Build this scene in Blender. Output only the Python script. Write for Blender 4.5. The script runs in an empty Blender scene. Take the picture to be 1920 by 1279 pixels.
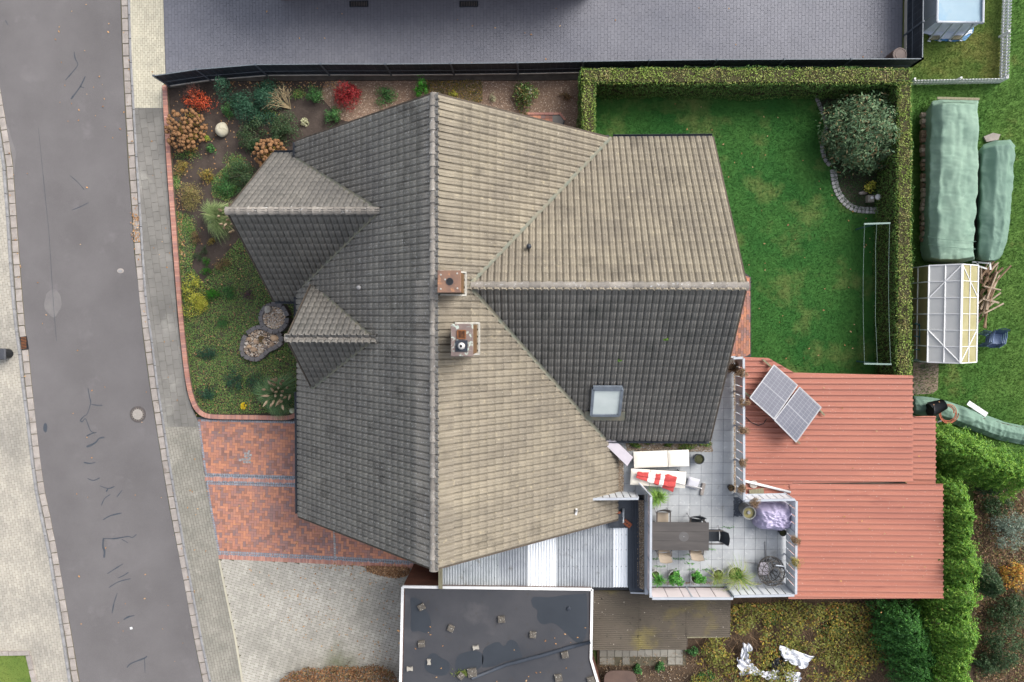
import bpy, math, random
import numpy as np
from mathutils import Vector, Matrix, noise as mnoise
random.seed(11)
rng = np.random.default_rng(11)
R = math.radians
scene = bpy.context.scene
COL = scene.collection

# ---------------------------------------------------------------- camera
CAM_H = 29.0
FOC = 1280.0                       # focal length in photo pixels (24 mm on 36 mm)
NADIR = (1003.3, 599.8)            # photo pixel straight below the camera
_down = Vector((NADIR[0] - 960.0, 639.5 - NADIR[1], -FOC)).normalized()
CAM_Q = _down.rotation_difference(Vector((0, 0, -1)))
CAM_R = CAM_Q.to_matrix()
cam = bpy.data.cameras.new('camera')
cam.sensor_width = 36.0
cam.lens = 24.0
cam.clip_end = 500.0
cam_o = bpy.data.objects.new('camera', cam)
COL.objects.link(cam_o)
cam_o.matrix_world = Matrix.Translation((0, 0, CAM_H)) @ CAM_R.to_4x4()
scene.camera = cam_o
scene.render.resolution_x = 1024
scene.render.resolution_y = 682

# ---------------------------------------------------------------- sky, sun, exposure
SUN_AZ, SUN_EL = R(38), R(42)
world = bpy.data.worlds.new('World')
scene.world = world
world.use_nodes = True
wn = world.node_tree.nodes
wl = world.node_tree.links
bg = wn['Background']
sky = wn.new('ShaderNodeTexSky')
sky.sky_type = 'NISHITA'
sky.sun_disc = False
sky.sun_elevation = SUN_EL
sky.sun_rotation = R(90) - SUN_AZ
sky.air_density = 1.0
sky.dust_density = 4.0
sky.ozone_density = 1.0
hs = wn.new('ShaderNodeHueSaturation')      # thin overcast: a paler sky than a clear one
hs.inputs['Saturation'].default_value = 0.4
wl.new(sky.outputs[0], hs.inputs['Color'])
wl.new(hs.outputs[0], bg.inputs['Color'])
bg.inputs['Strength'].default_value = 0.15
sun = bpy.data.lights.new('sun', 'SUN')
sun.energy = 1.5
sun.angle = R(34)
sun.color = (1.0, 0.95, 0.87)
sun_o = bpy.data.objects.new('sun', sun)
COL.objects.link(sun_o)
_s = Vector((math.cos(SUN_EL) * math.cos(SUN_AZ), math.cos(SUN_EL) * math.sin(SUN_AZ), math.sin(SUN_EL)))
sun_o.rotation_euler = _s.to_track_quat('Z', 'Y').to_euler()
sun_o.location = _s * 60
scene.view_settings.view_transform = 'Standard'
scene.view_settings.look = 'None'
scene.view_settings.gamma = 1.0
scene.view_settings.exposure = 0.88

# ---------------------------------------------------------------- helpers
def P(px, py, z=0.0):
    """world point at height z seen at photo pixel (px, py): the survey of the site"""
    d = CAM_R @ Vector((px - 960.0, 639.5 - py, -FOC))
    t = (CAM_H - z) / -d.z
    return Vector((d.x * t, d.y * t, z))
def PX(pts, z=0.0):
    return [P(a, b, z) for a, b in pts]
def px2m(n, z=0.0):
    return n * (CAM_H - z) / FOC
def lin(c, k=1.0):
    o = []
    for v in c:
        v = v / 255.0
        o.append((v / 12.92 if v < .04045 else ((v + .055) / 1.055) ** 2.4) * k)
    return tuple(o)
def tag(o, label, cat, group=None):
    o['label'] = label
    o['category'] = cat
    if group:
        o['group'] = group
    return o
def struct(o, label=None):
    o['kind'] = 'structure'
    if label:
        o['label'] = label
    return o
def stuff(o, label=None, cat=None):
    o['kind'] = 'stuff'
    if label:
        o['label'] = label
    if cat:
        o['category'] = cat
    return o
def thing(name, label, cat, loc=(0, 0, 0), rz=0.0, group=None):
    o = bpy.data.objects.new(name, None)
    o.empty_display_size = .2
    COL.objects.link(o)
    o.location = loc
    o.rotation_euler = (0, 0, rz)
    return tag(o, label, cat, group)
def link(name, me, parent=None, m=None, local=False):
    o = bpy.data.objects.new(name, me)
    COL.objects.link(o)
    if m is not None and not me.materials:
        for x in (m if isinstance(m, (list, tuple)) else [m]):
            me.materials.append(x)
    if parent is not None:
        o.parent = parent
        if parent.type == 'EMPTY' and not local:
            o.matrix_parent_inverse = (Matrix.Translation(parent.location) @ parent.rotation_euler.to_matrix().to_4x4()).inverted()
    return o

# ---------------------------------------------------------------- materials
MATS = {}
def mat(name, c1, c2=None, sc=2.0, rough=.85, rnd=0.0, cols=None, bump=0.0, bsc=60.0, spots=(), spec=.25,
        metal=0.0, mixf=1.0, stretch=None, detail=5.0, trans=0.0, alpha=1.0, lobj=False):
    m = bpy.data.materials.new(name)
    m.use_nodes = True
    nt = m.node_tree
    N, L = nt.nodes, nt.links
    b = N['Principled BSDF']
    b.inputs['Roughness'].default_value = rough
    b.inputs['Metallic'].default_value = metal
    b.inputs['Specular IOR Level'].default_value = spec
    geo = N.new('ShaderNodeNewGeometry')
    vec = geo.outputs['Position']
    if stretch:
        mp = N.new('ShaderNodeMapping')
        mp.inputs['Scale'].default_value = stretch
        L.new(vec, mp.inputs['Vector'])
        vec = mp.outputs[0]
    def noise(scale, det=detail, ro=.6):
        n = N.new('ShaderNodeTexNoise')
        n.inputs['Scale'].default_value = scale
        n.inputs['Detail'].default_value = det
        n.inputs['Roughness'].default_value = ro
        L.new(vec, n.inputs['Vector'])
        return n.outputs['Fac']
    def ramp(fac, lo, hi):
        r = N.new('ShaderNodeMapRange')
        r.inputs['From Min'].default_value = lo
        r.inputs['From Max'].default_value = hi
        L.new(fac, r.inputs['Value'])
        return r.outputs[0]
    def mixc(fac, a, c, mode='MIX'):
        x = N.new('ShaderNodeMix')
        x.data_type = 'RGBA'
        x.blend_type = mode
        if isinstance(fac, float):
            x.inputs[0].default_value = fac
        else:
            L.new(fac, x.inputs[0])
        for s, v in ((6, a), (7, c)):
            if isinstance(v, tuple):
                x.inputs[s].default_value = (*v[:3], 1)
            else:
                L.new(v, x.inputs[s])
        return x.outputs[2]
    rr = None
    if rnd or cols:
        oi = N.new('ShaderNodeObjectInfo')
        ad = N.new('ShaderNodeMath')
        ad.operation = 'ADD'
        L.new(oi.outputs['Random'], ad.inputs[0])
        L.new(geo.outputs['Random Per Island'], ad.inputs[1])
        fr = N.new('ShaderNodeMath')
        fr.operation = 'FRACT'
        L.new(ad.outputs[0], fr.inputs[0])
        rr = fr.outputs[0]
    if cols:
        cr = N.new('ShaderNodeValToRGB')
        e = cr.color_ramp.elements
        n = len(cols)
        e[0].color = (*cols[0], 1)
        e[0].position = 0
        e[1].color = (*cols[-1], 1)
        e[1].position = 1
        for i in range(1, n - 1):
            k = e.new(i / (n - 1))
            k.color = (*cols[i], 1)
        L.new(rr, cr.inputs[0])
        col = cr.outputs[0]
        if c1 is not None:
            col = mixc(ramp(noise(sc), .35, .65) if mixf == 1.0 else mixf, col, c1) if c2 is None else \
                mixc(mixf, col, mixc(ramp(noise(sc), .35, .65), c1, c2))
    else:
        col = mixc(ramp(noise(sc), .32, .68), c1, c2 if c2 else tuple(v * .8 for v in c1))
    for s in spots:
        f = ramp(noise(s[1], s[4] if len(s) > 4 else 3.0), s[2], s[2] + s[3])
        col = mixc(f, col, s[0])
    if rnd and rr is not None:
        w = N.new('ShaderNodeMapRange')
        w.inputs['To Min'].default_value = 1 - rnd
        w.inputs['To Max'].default_value = 1 + rnd
        L.new(rr, w.inputs['Value'])
        hv = N.new('ShaderNodeHueSaturation')
        L.new(w.outputs[0], hv.inputs['Value'])
        L.new(col, hv.inputs['Color'])
        col = hv.outputs[0]
    L.new(col, b.inputs['Base Color'])
    if bump:
        bp = N.new('ShaderNodeBump')
        bp.inputs['Strength'].default_value = bump
        bp.inputs['Distance'].default_value = .02
        L.new(noise(bsc, 4.0), bp.inputs['Height'])
        L.new(bp.outputs[0], b.inputs['Normal'])
    if trans:
        out = N['Material Output']
        tl = N.new('ShaderNodeBsdfTranslucent')
        L.new(col, tl.inputs['Color'])
        ms = N.new('ShaderNodeMixShader')
        ms.inputs[0].default_value = trans
        L.new(b.outputs[0], ms.inputs[1])
        L.new(tl.outputs[0], ms.inputs[2])
        L.new(ms.outputs[0], out.inputs['Surface'])
    if alpha < 1:
        b.inputs['Alpha'].default_value = alpha
    MATS[name] = m
    return m
def leafmat(name, cols, k=1.0, rnd=.25, trans=.25, rough=.55, patch=None, psc=1.1):
    return mat(name, patch, sc=psc, cols=[lin(c, k) for c in cols], rnd=rnd, rough=rough, spec=.3, trans=trans)

# ---------------------------------------------------------------- mesh building
class MB:
    def __init__(s):
        s.v, s.f, s.mi = [], [], []
    def add(s, vs, fs, mi=0):
        o = len(s.v)
        s.v += [tuple(v) for v in vs]
        for f in fs:
            s.f.append(tuple(i + o for i in f))
            s.mi.append(mi)
        return s
    def poly(s, pts, mi=0):
        return s.add(pts, [tuple(range(len(pts)))], mi)
    def box(s, c, d, rz=0.0, M=None, mi=0, ch=0.0):
        x, y, z = d[0] / 2, d[1] / 2, d[2] / 2
        if ch:
            vs = [(-x, -y, -z), (x, -y, -z), (x, y, -z), (-x, y, -z), (-x, -y, z - ch), (x, -y, z - ch), (x, y, z - ch), (-x, y, z - ch),
                  (-x + ch, -y + ch, z), (x - ch, -y + ch, z), (x - ch, y - ch, z), (-x + ch, y - ch, z)]
            fs = [(3, 2, 1, 0), (8, 9, 10, 11)] + [(i, (i + 1) % 4, (i + 1) % 4 + 4, i + 4) for i in range(4)] + \
                 [(i + 4, (i + 1) % 4 + 4, (i + 1) % 4 + 8, i + 8) for i in range(4)]
        else:
            vs = [(-x, -y, -z), (x, -y, -z), (x, y, -z), (-x, y, -z), (-x, -y, z), (x, -y, z), (x, y, z), (-x, y, z)]
            fs = [(3, 2, 1, 0), (4, 5, 6, 7), (0, 1, 5, 4), (1, 2, 6, 5), (2, 3, 7, 6), (3, 0, 4, 7)]
        m = M if M is not None else Matrix.Rotation(rz, 3, 'Z')
        c = Vector(c)
        return s.add([m @ Vector(v) + c for v in vs], fs, mi)
    def bar(s, p, q, w, h, mi=0, up=(0, 0, 1)):
        p, q = Vector(p), Vector(q)
        d = (q - p)
        l = d.length
        x = d.normalized()
        u = Vector(up)
        if abs(x.dot(u)) > .98:
            u = Vector((0, 1, 0))
        y = u.cross(x).normalized()
        z = x.cross(y)
        M = Matrix((x, y, z)).transposed()
        return s.box((p + q) / 2, (l, w, h), M=M, mi=mi)
    def tube(s, pts, r, n=6, mi=0, caps=True):
        pts = [Vector(p) for p in pts]
        rs = r if isinstance(r, (list, tuple)) else [r] * len(pts)
        vs, fs = [], []
        for i, p in enumerate(pts):
            t = (pts[min(i + 1, len(pts) - 1)] - pts[max(i - 1, 0)]).normalized()
            u = Vector((0, 0, 1)) if abs(t.z) < .9 else Vector((1, 0, 0))
            a = t.cross(u).normalized()
            b = t.cross(a)
            for k in range(n):
                an = 2 * math.pi * k / n
                vs.append(p + (a * math.cos(an) + b * math.sin(an)) * rs[i])
        for i in range(len(pts) - 1):
            for k in range(n):
                k2 = (k + 1) % n
                fs.append((i * n + k, i * n + k2, (i + 1) * n + k2, (i + 1) * n + k))
        if caps:
            fs.append(tuple(range(n)))
            fs.append(tuple(range((len(pts) - 1) * n, len(pts) * n))[::-1])
        return s.add(vs, fs, mi)
    def prism(s, pts, z0, z1, ch=0.0, mi=0):
        n = len(pts)
        pts = [(p[0], p[1]) for p in pts]
        ar = sum(pts[i][0] * pts[(i + 1) % n][1] - pts[(i + 1) % n][0] * pts[i][1] for i in range(n))
        if ar < 0:
            pts = pts[::-1]
        vs = [(x, y, z0) for x, y in pts] + [(x, y, z1) for x, y in pts]
        fs = [tuple(range(n))[::-1], tuple(range(n, 2 * n))] + [(i, (i + 1) % n, n + (i + 1) % n, n + i) for i in range(n)]
        return s.add(vs, fs, mi)
    def lathe(s, c, prof, n=16, mi=0, sx=1.0, sy=1.0, jit=0.0):
        c = Vector(c)
        vs, fs = [], []
        for r, z in prof:
            for k in range(n):
                a = 2 * math.pi * k / n
                j = 1 + (random.uniform(-jit, jit) if jit else 0)
                vs.append(c + Vector((math.cos(a) * r * sx * j, math.sin(a) * r * sy * j, z)))
        for i in range(len(prof) - 1):
            for k in range(n):
                k2 = (k + 1) % n
                fs.append((i * n + k, i * n + k2, (i + 1) * n + k2, (i + 1) * n + k))
        fs.append(tuple(range(n))[::-1])
        fs.append(tuple(range((len(prof) - 1) * n, len(prof) * n)))
        return s.add(vs, fs, mi)
    def grid(s, fn, nu, nv, mi=0, closed=False):
        vs = [fn(i / nu, j / nv) for j in range(nv + 1) for i in range(nu + 1)]
        fs = [(j * (nu + 1) + i, j * (nu + 1) + i + 1, (j + 1) * (nu + 1) + i + 1, (j + 1) * (nu + 1) + i) for j in range(nv) for i in range(nu)]
        return s.add(vs, fs, mi)
    def mesh(s, name, m=None, smooth=False):
        me = bpy.data.meshes.new(name)
        me.from_pydata(s.v, [], s.f)
        if m is not None:
            for x in (m if isinstance(m, (list, tuple)) else [m]):
                me.materials.append(x)
            if any(s.mi):
                me.polygons.foreach_set('material_index', s.mi)
        if smooth:
            me.polygons.foreach_set('use_smooth', [True] * len(s.f))
        me.update()
        return me
    def build(s, name, m, parent=None, smooth=False, local=False):
        return link(name, s.mesh(name, m, smooth), parent, None, local)
def npmesh(name, v, f, m, smooth=False):
    """mesh from numpy arrays: v (n,3), f (k,4) or (k,3)"""
    me = bpy.data.meshes.new(name)
    k = f.shape[1]
    me.vertices.add(len(v))
    me.vertices.foreach_set('co', np.ascontiguousarray(v, dtype=np.float32).ravel())
    me.loops.add(f.size)
    me.loops.foreach_set('vertex_index', np.ascontiguousarray(f, dtype=np.int32).ravel())
    me.polygons.add(len(f))
    me.polygons.foreach_set('loop_start', np.arange(0, f.size, k, dtype=np.int32))
    me.polygons.foreach_set('loop_total', np.full(len(f), k, dtype=np.int32))
    if smooth:
        me.polygons.foreach_set('use_smooth', np.ones(len(f), dtype=bool))
    me.materials.append(m)
    me.update(calc_edges=True)
    return me
def instmesh(name, mb, mats4, m):
    """one mesh of many copies of mb under the 4x4 matrices (quads and n-gons kept)"""
    v = np.array(mb.v)
    out = MB()
    for M4 in mats4:
        A = np.array(M4)
        w = v @ A[:3, :3].T + A[:3, 3]
        o = len(out.v)
        out.v += [tuple(x) for x in w]
        out.f += [tuple(i + o for i in f) for f in mb.f]
    out.mi = [0] * len(out.f)
    return out.mesh(name, m)
def inpoly(pts, poly):
    pts = np.asarray(pts, float)
    x, y = pts[:, 0], pts[:, 1]
    r = np.zeros(len(pts), bool)
    n = len(poly)
    for i in range(n):
        x1, y1 = poly[i][0], poly[i][1]
        x2, y2 = poly[(i + 1) % n][0], poly[(i + 1) % n][1]
        c = ((y1 > y) != (y2 > y))
        with np.errstate(divide='ignore', invalid='ignore'):
            xi = (x2 - x1) * (y - y1) / (y2 - y1) + x1
        r ^= c & (x < xi)
    return r
def scatter(poly, n):
    a = np.array([(p[0], p[1]) for p in poly])
    lo, hi = a.min(0), a.max(0)
    out = []
    tot = 0
    while tot < n:
        q = rng.uniform(lo, hi, (n * 2, 2))
        q = q[inpoly(q, poly)]
        out.append(q)
        tot += len(q)
    return np.concatenate(out)[:n]
def unit(a):
    return a / np.maximum(np.linalg.norm(a, axis=1, keepdims=True), 1e-9)
def leaves(name, pts, nrm, size, m, parent=None, asp=.5, jit=.6, fold=.15, svar=.35, dirs=None):
    n = len(pts)
    nn = unit(nrm + rng.normal(0, jit, (n, 3)))
    t = rng.normal(0, 1, (n, 3)) if dirs is None else dirs + rng.normal(0, .25, (n, 3))
    t = unit(t - (t * nn).sum(1, keepdims=True) * nn)
    b = np.cross(nn, t)
    L = size * (1 + rng.uniform(-svar, svar, (n, 1)))
    v = np.stack([pts - t * L / 2, pts + b * L * asp / 2 + nn * L * fold * .4, pts + t * L / 2, pts - b * L * asp / 2 + nn * L * fold * .4], 1).reshape(-1, 3)
    f = np.arange(4 * n).reshape(-1, 4)
    return link(name, npmesh(name, v, f, m), parent)
def blades(name, xy, z, h, m, parent=None, w=.008, lean=.5, hv=.4):
    n = len(xy)
    p = np.column_stack([xy, np.full(n, z)])
    a = rng.uniform(0, 6.283, n)
    side = np.column_stack([np.cos(a), np.sin(a), np.zeros(n)]) * w
    hh = h * (1 + rng.uniform(-hv, hv, n))
    tip = np.column_stack([rng.normal(0, lean, n) * hh, rng.normal(0, lean, n) * hh, hh])
    v = np.stack([p - side, p + side, p + tip], 1).reshape(-1, 3)
    return link(name, npmesh(name, v, np.arange(3 * n).reshape(-1, 3), m), parent)
def crown(c, rx, ry, rz, n, clumps=14, cr=.4, base=.1, shell=.75, lopa=1.0):
    """points and outward directions of leaf clumps filling an uneven dome"""
    c = np.array(c)
    d = unit(rng.normal(0, 1, (clumps, 3)))
    d[:, 2] = np.abs(d[:, 2]) * .9 + base
    d = unit(d)
    lop = 1 + .18 * lopa * np.sin(np.arctan2(d[:, 1], d[:, 0]) * 2 + rng.uniform(0, 6)) + .14 * lopa * np.sin(np.arctan2(d[:, 1], d[:, 0]) * 3 + rng.uniform(0, 6))
    rad = rng.uniform(.3, 1.0, (clumps, 1)) ** .5 * lop[:, None]
    cc = d * rad * np.array([rx, ry, rz]) * (1 - cr * .5)
    k = rng.integers(0, clumps, n)
    e = unit(rng.normal(0, 1, (n, 3)))
    e[:, 2] = np.where(e[:, 2] < -.3, -e[:, 2], e[:, 2])
    sz = rng.uniform(.55, 1.35, (clumps, 1))
    q = cc[k] + e * (rng.uniform(shell * .7, 1.0, (n, 1)) + np.abs(rng.normal(0, .12, (n, 1)))) * cr * np.array([rx, ry, rz]) * sz[k]
    q[:, 2] = np.maximum(q[:, 2], .02)
    return q + c, unit(e + unit(q) * .5 + np.array([0, 0, .3]))
def clip_convex(sub, rect):
    """clip polygon sub (list of xy) by convex ccw rect"""
    out = sub
    n = len(rect)
    for i in range(n):
        a, b = rect[i], rect[(i + 1) % n]
        ins = lambda p: (b[0] - a[0]) * (p[1] - a[1]) - (b[1] - a[1]) * (p[0] - a[0]) >= 0
        res = []
        m = len(out)
        for j in range(m):
            p, q = out[j], out[(j + 1) % m]
            ip, iq = ins(p), ins(q)
            if ip:
                res.append(p)
            if ip != iq:
                d1 = (b[0] - a[0]) * (p[1] - a[1]) - (b[1] - a[1]) * (p[0] - a[0])
                d2 = (b[0] - a[0]) * (q[1] - a[1]) - (b[1] - a[1]) * (q[0] - a[0])
                t = d1 / (d1 - d2)
                res.append((p[0] + (q[0] - p[0]) * t, p[1] + (q[1] - p[1]) * t))
        out = res
        if len(out) < 3:
            return []
    return out
def piece_mb(shape, h, ch=.004):
    """a paving piece: outline shape (ccw, centred), top at 0, bottom at -h, chamfered rim"""
    n = len(shape)
    mb = MB()
    k = [(x * (1 - ch / max(abs(x), abs(y), .02)), y * (1 - ch / max(abs(x), abs(y), .02))) for x, y in shape]
    vs = [(x, y, -h) for x, y in shape] + [(x, y, -ch) for x, y in shape] + [(x, y, 0) for x, y in k]
    fs = [(i, (i + 1) % n, n + (i + 1) % n, n + i) for i in range(n)] + [(n + i, n + (i + 1) % n, 2 * n + (i + 1) % n, 2 * n + i) for i in range(n)] + [tuple(range(2 * n, 3 * n))]
    return mb.add(vs, fs)
def field(name, plural, parent, poly, ang, items, shapes, z, h, m, nind=300, near=None, tilt=.012, convex=True):
    """lay pieces (u, v, shape index, quarter turns) in the frame turned by ang; whole ones in reach become objects"""
    poly = [(p[0], p[1]) for p in poly]
    ca, sa = math.cos(ang), math.sin(ang)
    tmpl = [piece_mb(s, h) for s in shapes]
    meshes = [t.mesh(name, m) for t in tmpl]
    cen = np.array([(u * ca - v * sa, u * sa + v * ca) for u, v, s, q in items])
    whole, edge = [], MB()
    rad = max(max(math.hypot(*p) for p in s) for s in shapes)
    inn = np.zeros(len(cen), int)
    for dx in (-1, 0, 1):
        for dy in (-1, 0, 1):
            inn += inpoly(cen + np.array([dx, dy]) * rad, poly)
    for i, (u, v, s, q) in enumerate(items):
        if inn[i] == 0:
            continue
        a = ang + q * math.pi / 2
        c, sn = math.cos(a), math.sin(a)
        cor = [(cen[i][0] + x * c - y * sn, cen[i][1] + x * sn + y * c) for x, y in shapes[s]]
        if inn[i] == 9 or inpoly(cor, poly).all():
            whole.append((cen[i], a, s))
        elif convex:
            r = clip_convex(poly, cor)
            if len(r) >= 3:
                ar = abs(sum(r[j][0] * r[(j + 1) % len(r)][1] - r[(j + 1) % len(r)][0] * r[j][1] for j in range(len(r)))) / 2
                if ar > .0006:
                    edge.prism(r, z - h, z - .001)
        elif inpoly([cen[i]], poly)[0]:
            whole.append((cen[i], a, s))
    if near is not None:
        whole.sort(key=lambda w: (w[0][0] - near[0]) ** 2 + (w[0][1] - near[1]) ** 2)
    rest = [[] for _ in shapes]
    for i, (c, a, s) in enumerate(whole):
        M4 = Matrix.Translation((c[0], c[1], z + random.uniform(-.003, .002))) @ Matrix.Rotation(a, 4, 'Z') @ Matrix.Rotation(random.gauss(0, tilt), 4, 'X') @ Matrix.Rotation(random.gauss(0, tilt), 4, 'Y')
        if i < nind:
            o = bpy.data.objects.new(name, meshes[s])
            COL.objects.link(o)
            o.parent = parent
            if parent.type == 'EMPTY':
                o.matrix_parent_inverse = Matrix.Translation(-parent.location)
            o.matrix_basis = M4
        else:
            rest[s].append(M4)
    big = MB()
    for s, ms in enumerate(rest):
        v = np.array(tmpl[s].v)
        for M4 in ms:
            A = np.array(M4)
            big.add(v @ A[:3, :3].T + A[:3, 3], tmpl[s].f)
    big.add(edge.v, edge.f)
    if big.v:
        stuff(big.build(plural, m, parent))
def rect(l, w, g=.006):
    l, w = l / 2 - g / 2, w / 2 - g / 2
    return [(-l, -w), (l, -w), (l, w), (-l, w)]
def bond(poly, ang, l, w, off=.5, org=(0, 0), jit=0):
    """running bond over the polygon: long side along u"""
    ca, sa = math.cos(-ang), math.sin(-ang)
    q = np.array([(p[0] * ca - p[1] * sa, p[0] * sa + p[1] * ca) for p in poly])
    lo, hi = q.min(0) - 2 * l, q.max(0) + 2 * l
    it = []
    for j in range(int((lo[1] - org[1]) / w), int((hi[1] - org[1]) / w) + 1):
        for i in range(int((lo[0] - org[0]) / l), int((hi[0] - org[0]) / l) + 1):
            it.append((org[0] + (i + off * (j % 2)) * l + random.uniform(-jit, jit), org[1] + j * w, 0, 0))
    return it
def herring(poly, ang, w):
    ca, sa = math.cos(-ang), math.sin(-ang)
    q = np.array([(p[0] * ca - p[1] * sa, p[0] * sa + p[1] * ca) for p in poly])
    lo, hi = q.min(0) - 3 * w, q.max(0) + 3 * w
    it = []
    for a in range(int(lo[0] / w), int(hi[0] / w) + 1):
        for b in range(int(lo[1] / w), int(hi[1] / w) + 1):
            k = (a - b) % 4
            if k == 0:
                it.append(((a + 1) * w, (b + .5) * w, 0, 0))
            elif k == 3:
                it.append(((a + .5) * w, (b + 1) * w, 0, 1))
    return it
def along(pts, step):
    """points every step along a polyline, with headings"""
    pts = [Vector(p) for p in pts]
    out = []
    carry = step / 2
    for a, b in zip(pts, pts[1:]):
        d = b - a
        l = d.length
        h = math.atan2(d.y, d.x)
        while carry < l:
            out.append((a + d * (carry / l), h))
            carry += step
        carry -= l
    return out
def smooth_line(pts, n=6):
    """Catmull-Rom through 2-D pixel points"""
    out = []
    p = [pts[0]] + list(pts) + [pts[-1]]
    for i in range(1, len(p) - 2):
        for k in range(n):
            t = k / n
            o = []
            for c in range(2):
                a, b, d, e = p[i - 1][c], p[i][c], p[i + 1][c], p[i + 2][c]
                o.append(.5 * (2 * b + (d - a) * t + (2 * a - 5 * b + 4 * d - e) * t * t + (3 * b - a - 3 * d + e) * t ** 3))
            out.append(tuple(o))
    out.append(tuple(pts[-1]))
    return out
def sheet(name, pts, m, z=None, parent=None):
    mb = MB()
    v = [Vector(p) if z is None else Vector((p[0], p[1], z)) for p in pts]
    n = len(v)
    ar = sum(v[i].x * v[(i + 1) % n].y - v[(i + 1) % n].x * v[i].y for i in range(n))
    mb.poly(v if ar > 0 else v[::-1])
    return mb.build(name, m, parent)
def band(mb, pts, w, z0, z1, mi=0):
    """a kerb-like band of width w along a 3-D polyline (xy used)"""
    pts = [Vector((p[0], p[1], 0)) for p in pts]
    n = len(pts)
    L, Rr = [], []
    for i in range(n):
        t = (pts[min(i + 1, n - 1)] - pts[max(i - 1, 0)]).normalized()
        s = Vector((-t.y, t.x, 0)) * w / 2
        L.append(pts[i] + s)
        Rr.append(pts[i] - s)
    vs, fs = [], []
    for i in range(n):
        vs += [(L[i].x, L[i].y, z0), (L[i].x, L[i].y, z1), (Rr[i].x, Rr[i].y, z1), (Rr[i].x, Rr[i].y, z0)]
    for i in range(n - 1):
        a, b = 4 * i, 4 * i + 4
        fs += [(a, a + 1, b + 1, b)[::-1], (a + 1, a + 2, b + 2, b + 1)[::-1], (a + 2, a + 3, b + 3, b + 2)[::-1]]
    fs += [(0, 1, 2, 3), (4 * n - 1, 4 * n - 2, 4 * n - 3, 4 * n - 4)]
    return mb.add(vs, fs, mi)
def nz(x, y, z=0.0):
    return mnoise.noise(Vector((x, y, z)))

# ================================================================ materials
K = .8
m_asphalt = mat('asphalt', lin((118, 115, 116), K), lin((105, 102, 103), K), sc=.35, rough=.9, bump=.25, bsc=90,
                spots=[(lin((150, 146, 146), K), 120, .62, .1, 2), (lin((86, 84, 88), K), 100, .62, .12, 2), (lin((128, 124, 126), K), .9, .6, .25, 4)])
m_tar = mat('tar', lin((62, 72, 84), K), lin((84, 88, 94), K), sc=3, rough=.5)
m_stone = mat('gutter_concrete', lin((178, 170, 164), K), lin((150, 143, 138), K), sc=3, rnd=.1, rough=.9, bump=.3, bsc=50,
              spots=[(lin((120, 108, 95), K), 1.2, .62, .12, 5), (lin((198, 190, 182), K), 26, .6, .15, 3)])
m_kerb = mat('kerb_concrete', lin((160, 160, 162), K), lin((132, 132, 134), K), sc=4, rough=.9, bump=.2, bsc=60)
m_cream = mat('cream_paver', lin((206, 200, 180), K), lin((188, 183, 166), K), sc=1.5, rnd=.08, rough=.9, bump=.2, bsc=60)
m_slab = mat('grey_paver', lin((146, 143, 138), K), lin((118, 116, 112), K), sc=.5, rnd=.07, rough=.9, bump=.25, bsc=60,
             spots=[(lin((170, 168, 160), K), .6, .58, .2, 5)])
m_weath = mat('weathered_paver', lin((166, 162, 152), K), lin((132, 130, 122), K), sc=.55, rnd=.08, rough=.9, bump=.3, bsc=60,
              spots=[(lin((182, 178, 168), K), .9, .58, .2, 5), (lin((112, 110, 100), K), 9, .62, .15, 4)])
m_left = mat('pale_paver', lin((188, 182, 170), K), lin((158, 154, 146), K), sc=.5, rnd=.09, rough=.9, bump=.25, bsc=60,
             spots=[(lin((150, 148, 140), K), .8, .6, .2, 5)])
m_bone = mat('bone_paver', lin((192, 188, 178), K), lin((164, 161, 152), K), sc=.45, rnd=.11, rough=.9, bump=.25, bsc=60,
             spots=[(lin((128, 130, 110), K), .38, .57, .16, 5)])
m_blue = mat('blue_grey_paver', lin((120, 121, 130), K), lin((102, 104, 115), K), sc=.25, rnd=.05, rough=.6, bump=.15, bsc=60, spec=.4)
m_joint = mat('joint_sand', lin((96, 92, 78), K), lin((112, 106, 90), K), sc=6, rough=1)
m_joint_d = mat('dark_joint', lin((78, 80, 86), K), lin((92, 94, 98), K), sc=6, rough=1)
m_brick = mat('red_paver', None, cols=[lin(c, K) for c in ((148, 114, 106), (182, 130, 110), (208, 146, 116), (186, 132, 114), (166, 126, 118), (140, 116, 114), (202, 142, 114))],
              rnd=.08, rough=.85, bump=.15, bsc=80)
m_brickedge = mat('brick_edging', None, cols=[lin(c, K) for c in ((196, 146, 130), (186, 134, 120), (170, 130, 124), (202, 154, 138), (192, 138, 120))], rnd=.08, rough=.85, bump=.15, bsc=80)
m_sett = mat('granite_sett', lin((158, 164, 172), K), lin((120, 126, 136), K), sc=14, rnd=.15, rough=.8, bump=.4, bsc=60)
m_sett2 = mat('pale_sett', lin((182, 182, 180), K), lin((146, 146, 148), K), sc=14, rnd=.14, rough=.85, bump=.4, bsc=60)
m_soil = mat('garden_soil', lin((88, 78, 72), K), lin((66, 58, 54), K), sc=1.6, rough=1, bump=.8, bsc=26,
             spots=[(lin((110, 100, 92), K), 14, .6, .15, 4), (lin((52, 46, 42), K), 30, .6, .1, 3)])
m_wild = mat('wild_soil', lin((104, 86, 70), K), lin((74, 62, 52), K), sc=1.2, rough=1, bump=1.0, bsc=22,
             spots=[(lin((134, 116, 96), K), 9, .58, .15, 5), (lin((58, 48, 42), K), 20, .58, .12, 4)])
m_gravelbed = mat('gravel_bed', lin((150, 128, 112), K), lin((112, 92, 78), K), sc=26, rough=1, bump=1.0, bsc=45,
                  spots=[(lin((190, 172, 156), K), 40, .6, .1, 2), (lin((80, 66, 54), K), 1.1, .58, .2, 5)])
m_ground = mat('ground_earth', lin((70, 92, 44), K), lin((92, 96, 56), K), sc=.7, rough=1, bump=.6, bsc=20)
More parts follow.
